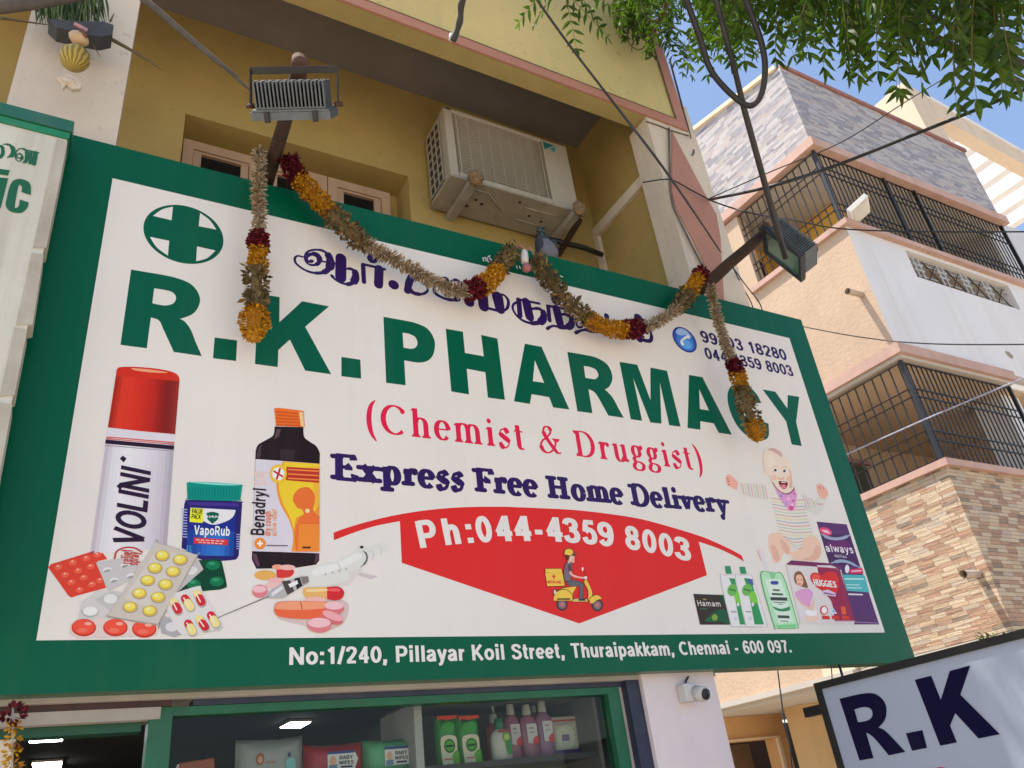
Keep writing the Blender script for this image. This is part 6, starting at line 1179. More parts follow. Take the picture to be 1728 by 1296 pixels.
for k in range(8): z = Z0 + .05 + k * (Z1_ - Z0 - .1) / 7; m.box((X0 - .008, Yf + .085, z - .005), (X0 - .0015, Yb - .015, z + .005))
for k in range(4): y = Yf + .088 + k * (Yb - Yf - .115) / 3; m.box((X0 - .007, y - .005, Z0 + .045), (X0 - .0012, y + .005, Z1_ - .045))
m.build('side_grille', ACG, ac)
m = MB(); m.box((X0 - .004, Yf - .004, Z0), (X1 + .004, Yb + .004, Z0 + .011))
for a_, b_ in [((.15, .05), (.28, .05)), ((.28, .05), (.42, .16)), ((.15, .05), (.10, .20)), ((.55, .08), (.80, .08)), ((.55, .2), (.80, .2))]: m.tube([(X0 + a_[0], Yf + a_[1], Z0 - .002), (X0 + b_[0], Yf + b_[1], Z0 - .002)], .006, 6)
m.build('base_pan', ACB, ac)
m = MB()
for x, y in [(.18, .12), (.23, .13), (.28, .15), (.2, .2), (.62, .14), (.72, .16), (.5, .05)]: m.tube([(X0 + x, Yf + y, Z0 - .0015), (X0 + x, Yf + y, Z0 - .0005)], .011, 8)
m.build('drain_hole', ACD, ac)
m = MB(); m.add([(X1 - .19, Yf + .0025, Z1_ - .03), (X1 - .10, Yf + .0025, Z1_ - .03), (X1 - .19, Yf + .0025, Z1_ - .10)], [(0, 1, 2)]).add([(X1 - .09, Yf + .0025, Z1_ - .035), (X1 - .145, Yf + .0025, Z1_ - .075), (X1 - .11, Yf + .0025, Z1_ - .10)], [(0, 1, 2)], 1); m.build('maker_badge', [mat('teal_badge', (0.02, 0.16, 0.17), 0.4), mat('blue_badge', (0.05, 0.30, 0.33), 0.4)], ac)
TANR = mat('tan_rusted_cap', (0.24, 0.15, 0.075), 0.9, 0.4, 30.0, 0.5, 60, dirt=(0.09, 0.05, 0.025), dirtamt=0.7)
for x, lb in ((X0 + .135, 'left wall bracket with a rusty end cap under the air conditioner'), (X1 - .045, 'right wall bracket with a rusty end cap and dangling wire under the air conditioner')):
    t = thing('wall_bracket', (x, YW, Z0 - .06), lb, 'bracket', 'brackets carrying the air conditioner')
    MB().box((x - .026, Yf - .045, Z0 - .046), (x + .026, YW - .001, Z0 - .002)).build('arm', mat('grey_bracket_paint', (0.36, 0.33, 0.28), 0.6, 0.12, 8.0, dirt=(0.2, 0.12, 0.07), dirtamt=0.5), t)
    MB().ball((x, Yf - .055, Z0 - .022), .055, 14, 10, sc3=(.9, .6, 1.05), jit=.16).build('end_cap', TANR, t)
    if x > 2: MB().bar((x + .05, Yf + .02, Z0 - .03), (x + .05, YW - .002, Z0 - .10), .03, .03).build('strut', OLDW, t)
PG = mat('pigeon_grey_feathers', (0.17, 0.165, 0.18), 0.7, 0.2, 25.0); PN = mat('pigeon_neck_sheen', (0.012, 0.032, 0.034), 0.35, 0.3, 20.0, coat=.3); PDK = mat('pigeon_dark_tail', (0.04, 0.04, 0.05), 0.7)
pb = atY(926, 430, 2.69); pg_ = thing('pigeon', pb, 'grey pigeon with dark green neck perched behind the top of the sign', 'pigeon')
m = MB(); up = Vector((.04, .25, 1)).normalized()
m.lathe(pb - up * .05, up, [(0, .012), (.02, .040), (.06, .058), (.11, .056), (.15, .040), (.175, .026), (.2, .020)], 16, sx=.8, side=(1, 0, 0)); m.build('body', PG, pg_)
m = MB(); m.lathe(pb + up * .105, up, [(0, .036), (.03, .033), (.065, .024), (.09, .022)], 14, sx=.85, side=(1, 0, 0)); m.ball(pb + up * .205 + Vector((0, -.006, 0)), .025, 12, 8); m.build('neck_and_head', PN, pg_)
MB().lathe(pb + up * .208 + Vector((.0, -.026, -.002)), (0, -1, -.25), [(0, .007), (.012, .005), (.022, .001)], 8).build('beak', PDK, pg_)
m = MB()
for s_ in (-1, 1): m.ball(pb + up * .05 + Vector((s_ * .045, .0, 0)), .05, 10, 8, sc3=(.35, .75, 1.5))
m.build('wing', PDK, pg_)
m = MB(); m.hexa([pb + Vector((-.03, .03, -.09)), pb + Vector((.03, .03, -.09)), pb + Vector((.03, .045, -.09)), pb + Vector((-.03, .045, -.09)), pb + Vector((-.035, .0, .02)), pb + Vector((.035, .0, .02)), pb + Vector((.035, .02, .02)), pb + Vector((-.035, .02, .02))]); m.build('tail', PDK, pg_)
for s_ in (-1, 1): MB().tube([pb + Vector((s_ * .02, -.01, -.02)), pb + Vector((s_ * .02, -.02, -.055)), pb + Vector((s_ * .022, -.045, -.06))], .004, 6).build('leg', mat('pigeon_leg_skin', (0.35, 0.08, 0.07), 0.6), pg_)
p0 = atY(985, 418, 3.3); MB_ = MB().tube([p0 + Vector((-.35, .03, .02)), p0, p0 + Vector((.15, 0, -.02))], .018, 8).build('drain_hose', BLKM); tag(MB_, 'black hose running along the yellow wall behind the pigeon', 'hose')

# ================================================================ things hung on the left column against the evil eye
HY = 2.50
wt = thing('aloe_bundle', atY(135, 50, HY), 'bunch of drooping green aloe leaves tied to a dark slab high on the left column', 'plant')
GRS = islandmat('aloe_leaf_green', [(0, (0.025, 0.045, 0.014)), (.5, (0.06, 0.10, 0.03)), (1, (0.13, 0.17, 0.06))], .6)
m = MB()
for k in range(150):
    x = random.uniform(66, 172); a_ = atY(x + random.uniform(-8, 8), random.uniform(-40, 12), HY + random.uniform(-.06, .04)); b_ = atY(x + random.uniform(-14, 14), random.uniform(30, 54) - abs(x - 120) * .18, HY - random.uniform(.0, .06))
    mid = a_.lerp(b_, .5) + rnd() * .01; m.tube([a_, mid, b_], [.0045, .0045, .001], 4, smooth=False)
m.build('leaves', GRS, wt, fix=False)
m = MB(); p = [atY(x, y, HY - .06) for x, y in [(82, 32), (96, 46), (128, 54), (170, 62), (190, 58), (192, 42), (175, 36), (140, 36)]]; m.prism(p, (0, .07, 0)); m.build('slab', mat('dark_rubber_slab', (0.05, 0.05, 0.055), 0.7, 0.25, 15.0), wt)
m = MB(); m.obox(atY(136, 46, HY - .063), Vector((.024, 0, -.008)), Vector((0, .004, 0)), Vector((.002, 0, .008))); m.build('cloth_tie', mat('red_white_cloth', (0.42, 0.22, 0.22), 0.8, 0.5, 25.0), wt)
m = MB()
for pts, r_ in (([(0, 30), (40, 36), (82, 42)], .007), ([(184, 64), (220, 84), (250, 102), (271, 117)], .009), ([(150, 62), (160, 80), (169, 96)], .004), ([(138, 78), (148, 88), (153, 96)], .003), ([(186, 36), (190, 28), (193, 22)], .005)): q = catmull([atY(x, y, HY - .02) for x, y in pts], 4); m.tube(q, [r_ * (1 - .8 * i / (len(q) - 1)) for i in range(len(q))], 6)
m.build('stalk', mat('dry_stalk', (0.11, 0.09, 0.045), 0.8, 0.3, 20.0), wt)
c = atY(131, 65, HY - .07); t = MB()
t.lathe(c + Vector((-.032, 0, .018)), (1, -.1, -.55), [(0, .003), (.012, .018), (.03, .028), (.05, .030), (.066, .022), (.08, .006)], 12); t.tube([c + Vector((.01, -.028, .012)), c + Vector((.03, -.030, -.012))], [.012, .005], 8, mi=1)
tag(t.build('conch_shell', [mat('tan_shell', (0.52, 0.36, 0.20), 0.5, 0.2, 20.0), mat('shell_opening', (0.16, 0.06, 0.03), 0.6)]), 'tan conch shell hanging under the dark slab on the left column', 'shell')
m, g, b = newmat('dried_gourd_skin'); co = g.add('TexCoord').outputs['Object']; sx = g.add('SeparateXYZ', i_0=co); an = g.math('ARCTAN2', sx.outputs[0], sx.outputs[1])
nz = g.add('TexNoise', i_Vector=co, i_Scale=30.0); f = g.math('SINE', g.math('ADD', g.math('MULTIPLY', an, 16.0), g.math('MULTIPLY', nz.outputs[0], 6.0)))
g.l.new(g.ramp(g.math('ADD', g.math('MULTIPLY', f, .5), .5), [(0.2, (0.20, 0.15, 0.02)), (0.8, (0.46, 0.33, 0.06))]), b.inputs['Base Color']); b.inputs['Roughness'].default_value = .5; GOURD = m
c = atY(125, 98, HY - .06); t = MB(); t.lathe(c + Vector((0, 0, -.056)), (0.03, 0, 1), [(0, .004), (.008, .022), (.025, .042), (.05, .053), (.075, .050), (.095, .036), (.108, .014), (.112, .004)], 20)
tag(t.build('dried_gourd', GOURD, origin=c), 'ribbed yellow gourd hanging between two shells on the left column', 'gourd')
t = MB(); p = [atY(x, y, HY - .06) for x, y in [(112, 123), (122, 126), (128, 134), (138, 142), (136, 149), (122, 150), (112, 142), (106, 149), (103, 140), (95, 133), (98, 128), (106, 131)]]; t.prism(p, (0, .018, 0)); c = atY(116, 137, HY - .06); t.ball(c, .02, 10, 8, sc3=(1.2, .6, .8), jit=.2)
tag(t.build('sea_shell', mat('pale_sea_shell', (0.62, 0.52, 0.40), 0.6, 0.12, 25.0), bevel=.004), 'pale spiky sea shell hanging lowest under the gourd', 'shell')
BR = mat('grey_dry_branch', (0.085, 0.072, 0.06), 0.85, 0.3, 20.0, 0.3, 60)
t = MB(); q = catmull([atY(x, y, 2.1) for x, y in [(225, -14), (262, 14), (310, 56), (360, 98), (392, 124), (410, 142), (425, 155)]], 4); t.tube(q, [.0125 - .011 * (i / (len(q) - 1)) ** 2 for i in range(len(q))], 8); tag(t.build('dry_branch', BR), 'long bare grey branch pointing down towards the left floodlight', 'branch', 'dry branches at the top left')
t = MB(); t.tube([atY(x, y, 2.2) for x, y in [(-30, 16), (60, 6), (120, -4), (180, -14)]], [.022, .02, .018, .015], 8); tag(t.build('dry_branch', BR), 'thick grey branch end in the top left corner above the aloe', 'branch', 'dry branches at the top left')

# ================================================================ overhead cables
CABK = mat('black_cable_sheath', (0.016, 0.016, 0.017), 0.5, 0.25, 20.0); CABG = mat('weathered_grey_cable', (0.085, 0.075, 0.065), 0.7, 0.3, 20.0); RODM = mat('dull_steel_rod', (0.05, 0.047, 0.043), 0.5, 0.3, 12.0, metal=0.4, dirt=(0.03, 0.03, 0.03), dirtamt=0.8); ROPE = mat('white_blue_rope', (0.42, 0.44, 0.62), 0.7, 0.3, 60.0); WHITEC = mat('bare_cable_end', (0.55, 0.52, 0.48), 0.5)
def cable(name, label, pts, r, mt, n=6):
    o = MB().tube(catmull(pts, n), r, 7).build(name, mt); return tag(o, label, 'cable', 'cables overhead')
PD = lambda L: [atD(*q) for q in L]
cable('cable', 'thick black cable hanging in a loop in front of the tiled parapet', [Vector((2.2, 1.25, 6.25))] + PD([(1120, -150, 3.15), (1140, -75, 3.05), (1150, -30, 3.0), (1162, 10, 3.0), (1182, 65, 3.0), (1198, 115, 3.0), (1225, 150, 3.0), (1255, 175, 3.0), (1272, 176, 3.0), (1286, 155, 3.0), (1291, 112, 3.0), (1284, 70, 3.0), (1270, 30, 3.0), (1250, -20, 3.0), (1228, -75, 3.03), (1200, -150, 3.1)]) + [Vector((2.45, 1.15, 6.28))], .0105, CABK)
o = MB().tube([Vector((1.75, 1.6, 6.35))] + PD([(1200, -30, 3.1), (1238, 110, 3.2), (1256, 185, 3.25), (1303, 355, 3.4), (1326, 436, 3.45)]), [.010, .010, .010, .0115, .0125, .0125], 8).build('steel_rod', RODM); tag(o, 'straight dark steel rod dropping from the tree to the right floodlight', 'rod')
cable('cable', 'thin black wire running down from the parapet to the right pole', [Vector((1.25, 2.58, 7.1)), atD(800, -170, 3.2), atD(850, -90, 3.0), atD(893, -20, 2.9), atD(960, 75, 2.9), atD(1045, 186, 2.85), atD(1135, 305, 2.8), atY(1216, 425, 2.42)], .0042, CABK)
cable('cable', 'thick black cable rising from the right column to the top right corner', [atY(1197, 337, 2.58), atD(1290, 317, 4.2), atD(1400, 283, 4.3), atD(1520, 236, 4.3), atD(1640, 188, 4.2), atD(1760, 138, 4.0)], .0085, CABK)
cable('cable', 'thin black wire over the tiled parapet above the thick black cable', [atY(1197, 335, 2.578), atD(1300, 290, 5.0), atD(1420, 240, 5.4), atD(1528, 172, 5.6), atD(1600, 128, 5.6), atD(1780, 20, 5.5)], .0035, CABK)
cable('cable', 'short wire tied across the salmon column band to the cable knot', [atY(1085, 308, 2.572), atY(1130, 303, 2.572), atY(1165, 320, 2.572), atY(1197, 337, 2.572)], .0045, CABK)
cable('cable', 'slack thin wire crossing the upper balcony cage to the right edge', [atY(1198, 338, 2.57), atD(1260, 358, 4.5), atD(1340, 372, 5.0), atD(1420, 386, 5.2), atD(1560, 391, 5.2), atD(1760, 391, 5.2)], .0045, CABK)
cable('cable', 'frayed dark wire crossing the white wall from behind the sign', [atD(1346, 549, 5.9), atD(1380, 556, 5.8), atD(1440, 567, 5.7), atD(1510, 576, 5.6), atD(1600, 581, 5.0), atD(1760, 581, 5.0)], .0040, CABG)
cable('rope', 'white and blue rope slanting across the lower balcony cage', PD([(1400, 780, 5.4), (1470, 748, 5.4), (1560, 708, 5.4), (1650, 670, 5.3), (1770, 620, 5.2)]), .0045, ROPE)
cable('cable', 'thin blue black wire hanging from the leaves to the column corner', [atD(1130, 100, 4.0), atD(1150, 175, 4.0), atY(1166, 232, 2.595), atY(1171, 255, 2.595), atY(1168, 262, 2.595)], .0045, CABK)
for dx, lb in ((0, 'left one of two thin wires running from the right pole down behind the sign'), (14, 'right one of two thin wires running from the right pole down behind the sign')):
    cable('cable', lb, [atY(1236, 450, 2.5), atY(1252 + dx * .5, 482, 2.66), atY(1268 + dx, 512, 2.69), atY(1276 + dx, 540, 2.70)], .0035, CABK)
cable('cable', 'lower thick cable running through the leaves to the top right edge', PD([(1425, -20, 3.4), (1500, 24, 3.4), (1580, 62, 3.4), (1660, 105, 3.4), (1770, 165, 3.4)]), .0105, CABG)
cable('cable', 'upper thick cable running through the leaves to the top right edge', PD([(1480, -20, 3.7), (1560, 22, 3.7), (1640, 58, 3.7), (1700, 92, 3.7), (1770, 128, 3.7)]), .0110, CABG)
q = catmull([Vector((1.35, 2.05, 6.3))] + PD([(830, -150, 2.6), (806, -70, 2.45), (790, -20, 2.4), (779, 6, 2.4), (777, 30, 2.4), (772, 50, 2.4), (764, 70, 2.4)]), 5)
o = MB().tube(q, [.0085 + .001 * math.sin(i) for i in range(len(q))], 8).build('cut_cable', CABK); tag(o, 'cut black cable end hanging down over the cream parapet', 'cable', 'cables overhead')
MB().tube([q[-1] + Vector((-.001, 0, .03)), q[-1] + Vector((-.006, 0, .004))], [.0055, .007], 8).build('bare_end', WHITEC, o)
cable('cable', 'black wire dropping past the ground floor wall below the sign', [atY(1312, 1128, 4.6), atY(1322, 1205, 4.6), atY(1333, 1262, 4.6), atY(1340, 1330, 4.6)], .0055, CABK)
cable('cable', 'thin wire dropping beside the projecting sign below the big sign', [atY(1402, 1118, 2.7), atY(1404, 1140, 2.7), atY(1405, 1162, 2.7)], .0025, CABK)
cable('cable', 'knotted black wires hanging onto the top of the projecting sign', [atY(1415, 1118, 2.62), atY(1420, 1135, 2.55), atY(1424, 1150, 2.5), atX(1428, 1160, XP + .03)], .006, CABK)

# ================================================================ neem tree over the street
LEAF = leafmat('neem_leaf', (0.028, 0.060, 0.009), (0.085, 0.140, 0.020), .56)
BARK = mat('neem_bark', (0.11, 0.065, 0.045), 0.9, 0.35, 12.0, 0.5, 40, dirt=(0.05, 0.035, 0.025), dirtamt=0.6)
TWIG = mat('neem_twig', (0.17, 0.13, 0.05), 0.8, 0.2, 20.0)
def frond(lf, tw, p, d, L, ll, pairs):
    d = d.normalized(); side = d.cross(Vector((random.uniform(-.4, .4), random.uniform(-.4, .4), 1)))
    if side.length < .1: side = Vector((1, 0, 0))
    side.normalize(); nrm = side.cross(d).normalized(); sag = Vector((0, 0, -1))
    pts = [p + d * L * t + sag * L * .30 * t * t for t in [k / pairs for k in range(pairs + 1)]]
    tw.tube(pts, [.0022 * (1 - .6 * k / pairs) for k in range(pairs + 1)], 3, cap=False, smooth=False)
    for k in range(1, pairs + 1):
        t = (pts[k] - pts[k - 1]).normalized(); b = pts[k]
        for s_ in ((-1, 1) if k < pairs else (-1, 0, 1)):
            out = (side * s_ + t * random.uniform(.25, .6) + nrm * random.uniform(-.3, .25) + Vector((0, 0, -.16))).normalized() if s_ else t
            l_ = ll * random.uniform(.75, 1.1) * (1 - .35 * abs(k / pairs - .45)); w_ = l_ * random.uniform(.30, .39)
            bn = (t - out * t.dot(out)).normalized() if s_ else side; cv = t * l_ * .16 if s_ else Vector((0, 0, 0))
            up = bn.cross(out).normalized() * w_ * .25
            c = [b + out * l_ * q + cv * (q * q) + Vector((0, 0, -.12 * l_ * q * q)) for q in (0, .22, .5, .78, 1.0)]
            w5 = (.0, .75, 1.0, .55)
            A = [c[i] + bn * w_ * .5 * w5[i] - up for i in (1, 2, 3)]; B = [c[i] - bn * w_ * .5 * w5[i] * .8 - up for i in (1, 2, 3)]
            V = [c[0], *A, c[4], *B[::-1], c[1], c[2], c[3]]
            lf.add(V, [(0, 1, 8), (1, 2, 9, 8), (2, 3, 10, 9), (3, 4, 10), (0, 8, 7), (8, 9, 6, 7), (9, 10, 5, 6), (10, 4, 5)])
tree = thing('neem_tree', (5.6, .4, 0), 'neem tree with feathery green leaves hanging across the top right of the view', 'tree')
lf = MB(); tw = MB()
def edge(x):                                     # lower outline of the leaf mass in the photo, as height in the frame
    P = [(1000, -40), (1050, 45), (1100, 112), (1140, 142), (1200, 120), (1260, 118), (1300, 128), (1350, 112), (1400, 130), (1440, 138), (1480, 112), (1530, 140), (1580, 132), (1620, 152), (1660, 150), (1700, 140), (1740, 120), (1900, 100)]
    for (a_, b_), (c_, d_) in zip(P[:-1], P[1:]):
        if a_ <= x <= c_: return b_ + (d_ - b_) * (x - a_) / (c_ - a_)
    return 0
down = lambda: Vector((random.uniform(-.7, .7), random.uniform(-.7, .7), random.uniform(-1.0, -.15)))
# left mass: farther twigs with small leaves
for _ in range(250):
    x = random.uniform(1015, 1260); e_ = edge(x); y = random.uniform(-150, e_ - 66)
    if y > -10 and noise.noise(Vector((x * .016, y * .016, 3))) > .22: continue
    frond(lf, tw, atD(x, y, random.uniform(5.2, 6.6)), down(), random.uniform(.16, .26), .068, random.randint(5, 7))
# middle mass
for _ in range(270):
    x = random.uniform(1180, 1500); e_ = edge(x); y = random.uniform(-170, e_ - 138)
    if y > -10 and noise.noise(Vector((x * .014, y * .014, 9))) > .33: continue
    frond(lf, tw, atD(x, y, random.uniform(3.6, 4.9)), down(), random.uniform(.18, .28), .072, random.randint(5, 7))
# near mass on the right
for _ in range(250):
    x = random.uniform(1400, 1830); e_ = edge(x); y = random.uniform(-180, e_ - 152)
    if y > -10 and noise.noise(Vector((x * .012, y * .012, 5))) > .26: continue
    frond(lf, tw, atD(x, y, random.uniform(2.9, 4.4)), down(), random.uniform(.18, .27), .075, random.randint(5, 7))
# hanging fringe, frond by frond
for x, y, D, dx, L in [(1395, 42, 3.2, -.10, .24), (1425, 60, 3.1, .02, .20), (1480, 52, 3.1, .0, .22), (1530, 40, 3.0, -.2, .30), (1560, 58, 3.1, -.1, .25), (1610, 58, 2.9, .0, .30), (1640, 70, 2.9, .05, .26), (1680, 72, 2.9, .1, .22), (1355, 30, 3.4, .1, .22), (1310, 46, 3.6, -.05, .22), (1255, 62, 3.8, .0, .2), (1225, 70, 4.0, .1, .2), (1180, 60, 4.2, -.1, .2), (1690, 40, 2.9, .2, .26), (1455, 78, 3.2, -.15, .18)]:
    frond(lf, tw, atD(x, y - 26, D), CB @ Vector((dx, -1, -.15)), L * .66, .075, 6)
# sprig over the parapet
for x, y, dx in [(955, -30, -.8), (950, -15, .9), (930, -25, -.9), (975, -12, .6), (955, -4, .15), (990, -28, .9)]: frond(lf, tw, atD(x, y, 3.5), CB @ Vector((dx, -.75, 0)), .17, .052, 6)
# unseen leaf cluster above the frame, added towards the sun to shade the projecting sign
for _ in range(430):
    p = Vector((2.92, 1.75, 1.8)) + SUN * random.uniform(5.0, 6.4) + Vector((random.uniform(-.75, .75), random.uniform(-2.5, .6), random.uniform(-.2, .3)))
    q = CB.transposed() @ (p - CAM)
    if 648 - FPX * q.y / -q.z > -130: continue
    frond(lf, tw, p, down(), random.uniform(.2, .3), .085, 6)
lf.build('leaves', LEAF, tree, fix=False); tw.build('twigs', TWIG, tree, fix=False)
MB().tube([(5.6, .4, -.02), (5.55, .45, 1.2), (5.5, .4, 2.6), (5.3, .5, 4.0)], [.2, .16, .14, .12], 12).build('trunk', BARK, tree)
br = lambda L, r0, r1: MB().tube(catmull(L, 5), [r0 + (r1 - r0) * k / ((len(L) - 1) * 5) for k in range((len(L) - 1) * 5 + 1)], 8).build('branch', BARK, tree)
br([Vector((5.3, .5, 4.0)), Vector((4.6, .7, 5.0)), Vector((3.8, 1.0, 5.8)), atD(1262, -60, 5.2), atD(1236, 10, 4.9), atD(1226, 50, 4.8), atD(1232, 95, 4.7)], .08, .011)
br([Vector((5.3, .5, 4.0)), Vector((5.0, .3, 5.2)), Vector((3.9, .5, 6.0)), Vector((2.4, 1.2, 6.3)), Vector((1.3, 2.0, 6.3))], .08, .02)
br([Vector((3.8, 1.0, 5.8)), atD(1180, -70, 5.6), atD(1120, 20, 5.8), atD(1090, 90, 5.9)], .03, .007)
br([Vector((5.3, .5, 4.0)), atD(1760, -60, 3.6), atD(1620, -30, 3.5), atD(1500, -20, 3.5)], .05, .012)
# creeper on the parapet corner
cr = thing('creeper', (2.9, 2.55, 6.1), 'small leafed creeper hanging over the corner of the cream parapet', 'plant')
lf = MB(); tw = MB()
for k in range(46):
    a_ = atY(random.uniform(1035, 1125), random.uniform(-60, 40), 2.52 - random.uniform(0, .12)); b_ = a_ + Vector((random.uniform(-.1, .12), random.uniform(-.08, .02), -random.uniform(.1, .34))); mid = a_.lerp(b_, .5) + rnd() * .04
    st = catmull([a_, mid, b_], 4); tw.tube(st, .0022, 3, cap=False, smooth=False)
    for q in st:
        for _ in range(4):
            d = (rnd() + Vector((0, -.3, -.5))).normalized(); petal(lf, q + rnd() * .012, d, rnd(), random.uniform(.03, .05), random.uniform(.014, .022), .15)
lf.build('leaves', LEAF, cr, fix=False); tw.build('stems', TWIG, cr, fix=False)
q = [atY(x, y, 2.5) for x, y in [(1066, 30), (1058, 58), (1064, 76), (1080, 84), (1096, 70)]]; MB().tube(catmull(q, 4), .005, 6).build('stem', TWIG, cr)
# potted greenery behind the projecting sign
bu = thing('bush', (8.0, 3.4, 2.3), 'low yellow green bush peeping over the black frame of the projecting sign', 'plant')
lf = MB()
for k in range(420):
    p = atY(random.uniform(1655, 1740), random.uniform(1078, 1112) - random.uniform(0, 10), 3.7 + random.uniform(-.15, .15)); petal(lf, p, rnd(), rnd(), random.uniform(.03, .07), random.uniform(.012, .03), .2)
lf.build('leaves', islandmat('bush_leaves', [(0, (0.05, 0.06, 0.015)), (1, (0.20, 0.19, 0.05))], .6), bu, fix=False)
MB().lathe((8.0, 3.75, 0), (0, 0, 1), [(0, .2), (.25, .26), (.3, .27)], 16).build('pot', mat('clay_pot', (0.3, 0.12, 0.07), 0.8), bu)
MB().tube([(8.0, 3.75, .28), (7.95, 3.72, 1.4), (7.7, 3.7, 2.3)], [.03, .02, .012], 8).build('stem', BARK, bu)

# ================================================================ security camera on the lavender pillar
cv = thing('security_camera', atY(1170, 1170, YF + .05), 'small white security camera with dark lens on the lavender pillar', 'security camera')
c = atY(1172, 1169, YF + .0); WPL = mat('white_camera_plastic', (0.60, 0.57, 0.53), 0.45, 0.08, 10.0, dirt=(0.3, 0.25, 0.2), dirtamt=0.4)
MB().obox(c + Vector((-.012, .028, .004)), Vector((.032, 0, 0)), Vector((0, .026, 0)), Vector((0, 0, .034))).build('base', WPL, cv, bevel=.006)
ax = Vector((.22, -1, -.25)).normalized(); b0 = c + Vector((.014, -.002, -.004))
MB().lathe(b0 - ax * .01, ax, [(0, .030), (.03, .031), (.042, .030), (.044, .022)], 18).build('housing', WPL, cv); MB().lathe(b0 + ax * .0345, ax, [(0, .021), (.0105, .021), (.012, .017)], 18).build('lens_ring', BLKM, cv); MB().lathe(b0 + ax * .0466, ax, [(0, .013), (.002, .011), (.003, .004)], 14).build('lens', mat('lens_glass', (0.01, 0.01, 0.012), 0.05), cv)
MB().tube([c + Vector((.0, .05, .03)), c + Vector((.01, .045, .055)), c + Vector((.03, .05, .07))], .004, 6).build('lead', BLKM, cv)

# ================================================================ shelf and goods in the display window
SHW = mat('shelf_laminate', (0.16, 0.15, 0.135), 0.6, 0.1, 6.0); SHD = mat('dark_shelf_board', (0.03, 0.028, 0.026), 0.5, 0.2, 6.0); SHP = mat('pale_shelf_post', (0.42, 0.40, 0.37), 0.5, 0.08, 6.0)
ZSH = atY(850, 1281, 2.80).z; YS0 = 2.80
sh = thing('display_shelf', (1.2, 2.95, 0), 'glass fronted display shelf unit behind the green window frame', 'shelf')
xa = atY(705, 1240, YS0).x
MB().box((xa + .016, YS0, ZSH - .02), (1.93, YS0 + .32, ZSH - .0005)).build('shelf_board', SHD, sh)
ZL_ = atY(560, 1312, 2.80).z
MB().box((.40, YS0, ZL_ - .02), (xa - .016, YS0 + .32, ZL_ - .0005)).build('shelf_board', SHD, sh)
MB().box((xa - .015, YS0 - .01, .3), (xa + .015, YS0 + .32, 2.02)).build('divider_post', SHP, sh)
MB().box((xa + .016, YS0 + .33, .3), (1.93, YS0 + .35, 2.02)).build('back_panel', SHW, sh)
MB().box((1.935, YS0 - .01, .3), (1.95, YS0 + .35, 2.02)).build('side_panel', SHW, sh)
MB().box((xa + .016, YS0 - .01, 2.022), (1.95, YS0 + .35, 2.04)).build('top_board', SHW, sh)
INK = {}
def goods_frame(x, y, z, yaw=0.0):
    c_, s_ = math.cos(yaw), math.sin(yaw)
    return lambda u, v, h: Vector((x + u * c_ + h * s_, y + u * s_ - h * c_, z - v))
def decal(parent, name, fr, items):
    a = Art(name, parent, fr, lambda c: flat(c, .35), lambda x, y: (x, y))
    for it in items:
        if it[0] == 'p': a.uv(cr2(it[1]), it[2], it[3])
        elif it[0] == 'e': _, x, y, rx, ry, c, L = it; a.uv([(x + rx * math.cos(R(t)), y + ry * math.sin(R(t))) for t in range(0, 360, 20)], c, L)
        elif it[0] == 't': a.text(it[1], it[2], it[3], it[4], it[5], it[6], px=False)
    return a.build()
def pillow_pack(name, label, cat, px0, px1, ytop, Y, z0, colr, th=.04, group=None, jag=True):
    """a soft sealed pack: bulging front and back sheets with crimped ends"""
    p0 = atY(px0, ytop, Y); p1 = atY(px1, ytop, Y); w_ = p1.x - p0.x; h_ = p0.z - z0; nx, nz = 10, 8; V = []; F = []
    for sgn in (-1, 1):
        for j in range(nz + 1):
            for i in range(nx + 1):
                u, v = i / nx, j / nz; bul = (1 - (2 * u - 1) ** 4) ** .6 * (1 - (2 * v - 1) ** 4) ** .6
                V.append(Vector((p0.x + w_ * u + random.uniform(-.001, .001), Y + sgn * (th * bul + .001) + random.uniform(-.0012, .0012), z0 + h_ * v + random.uniform(-.0012, .0012) - .006 * math.sin(u * 3.1))))
    n = (nx + 1) * (nz + 1)
    for s_ in (0, 1):
        for j in range(nz):
            for i in range(nx):
                a_ = s_ * n + j * (nx + 1) + i; F.append((a_, a_ + 1, a_ + nx + 2, a_ + nx + 1) if s_ == 0 else (a_, a_ + nx + 1, a_ + nx + 2, a_ + 1))
    for i in range(nx): F.append((i, i + 1, n + i + 1, n + i)); F.append((nz * (nx + 1) + i, nz * (nx + 1) + i + 1, n + nz * (nx + 1) + i + 1, n + nz * (nx + 1) + i))
    for j in range(nz): F.append((j * (nx + 1), (j + 1) * (nx + 1), n + (j + 1) * (nx + 1), n + j * (nx + 1))); F.append((j * (nx + 1) + nx, (j + 1) * (nx + 1) + nx, n + (j + 1) * (nx + 1) + nx, n + j * (nx + 1) + nx))
    t = thing(name, (p0.x + w_ / 2, Y, z0), label, cat, group)
    MB().add(V, F, 0, True).build('pouch', colr, t)
    return t, goods_frame(p0.x, Y - th - .003, p0.z), w_, h_
PK = lambda n_, c, r_=.35: mat(n_, c, r_, 0.06, 20.0)
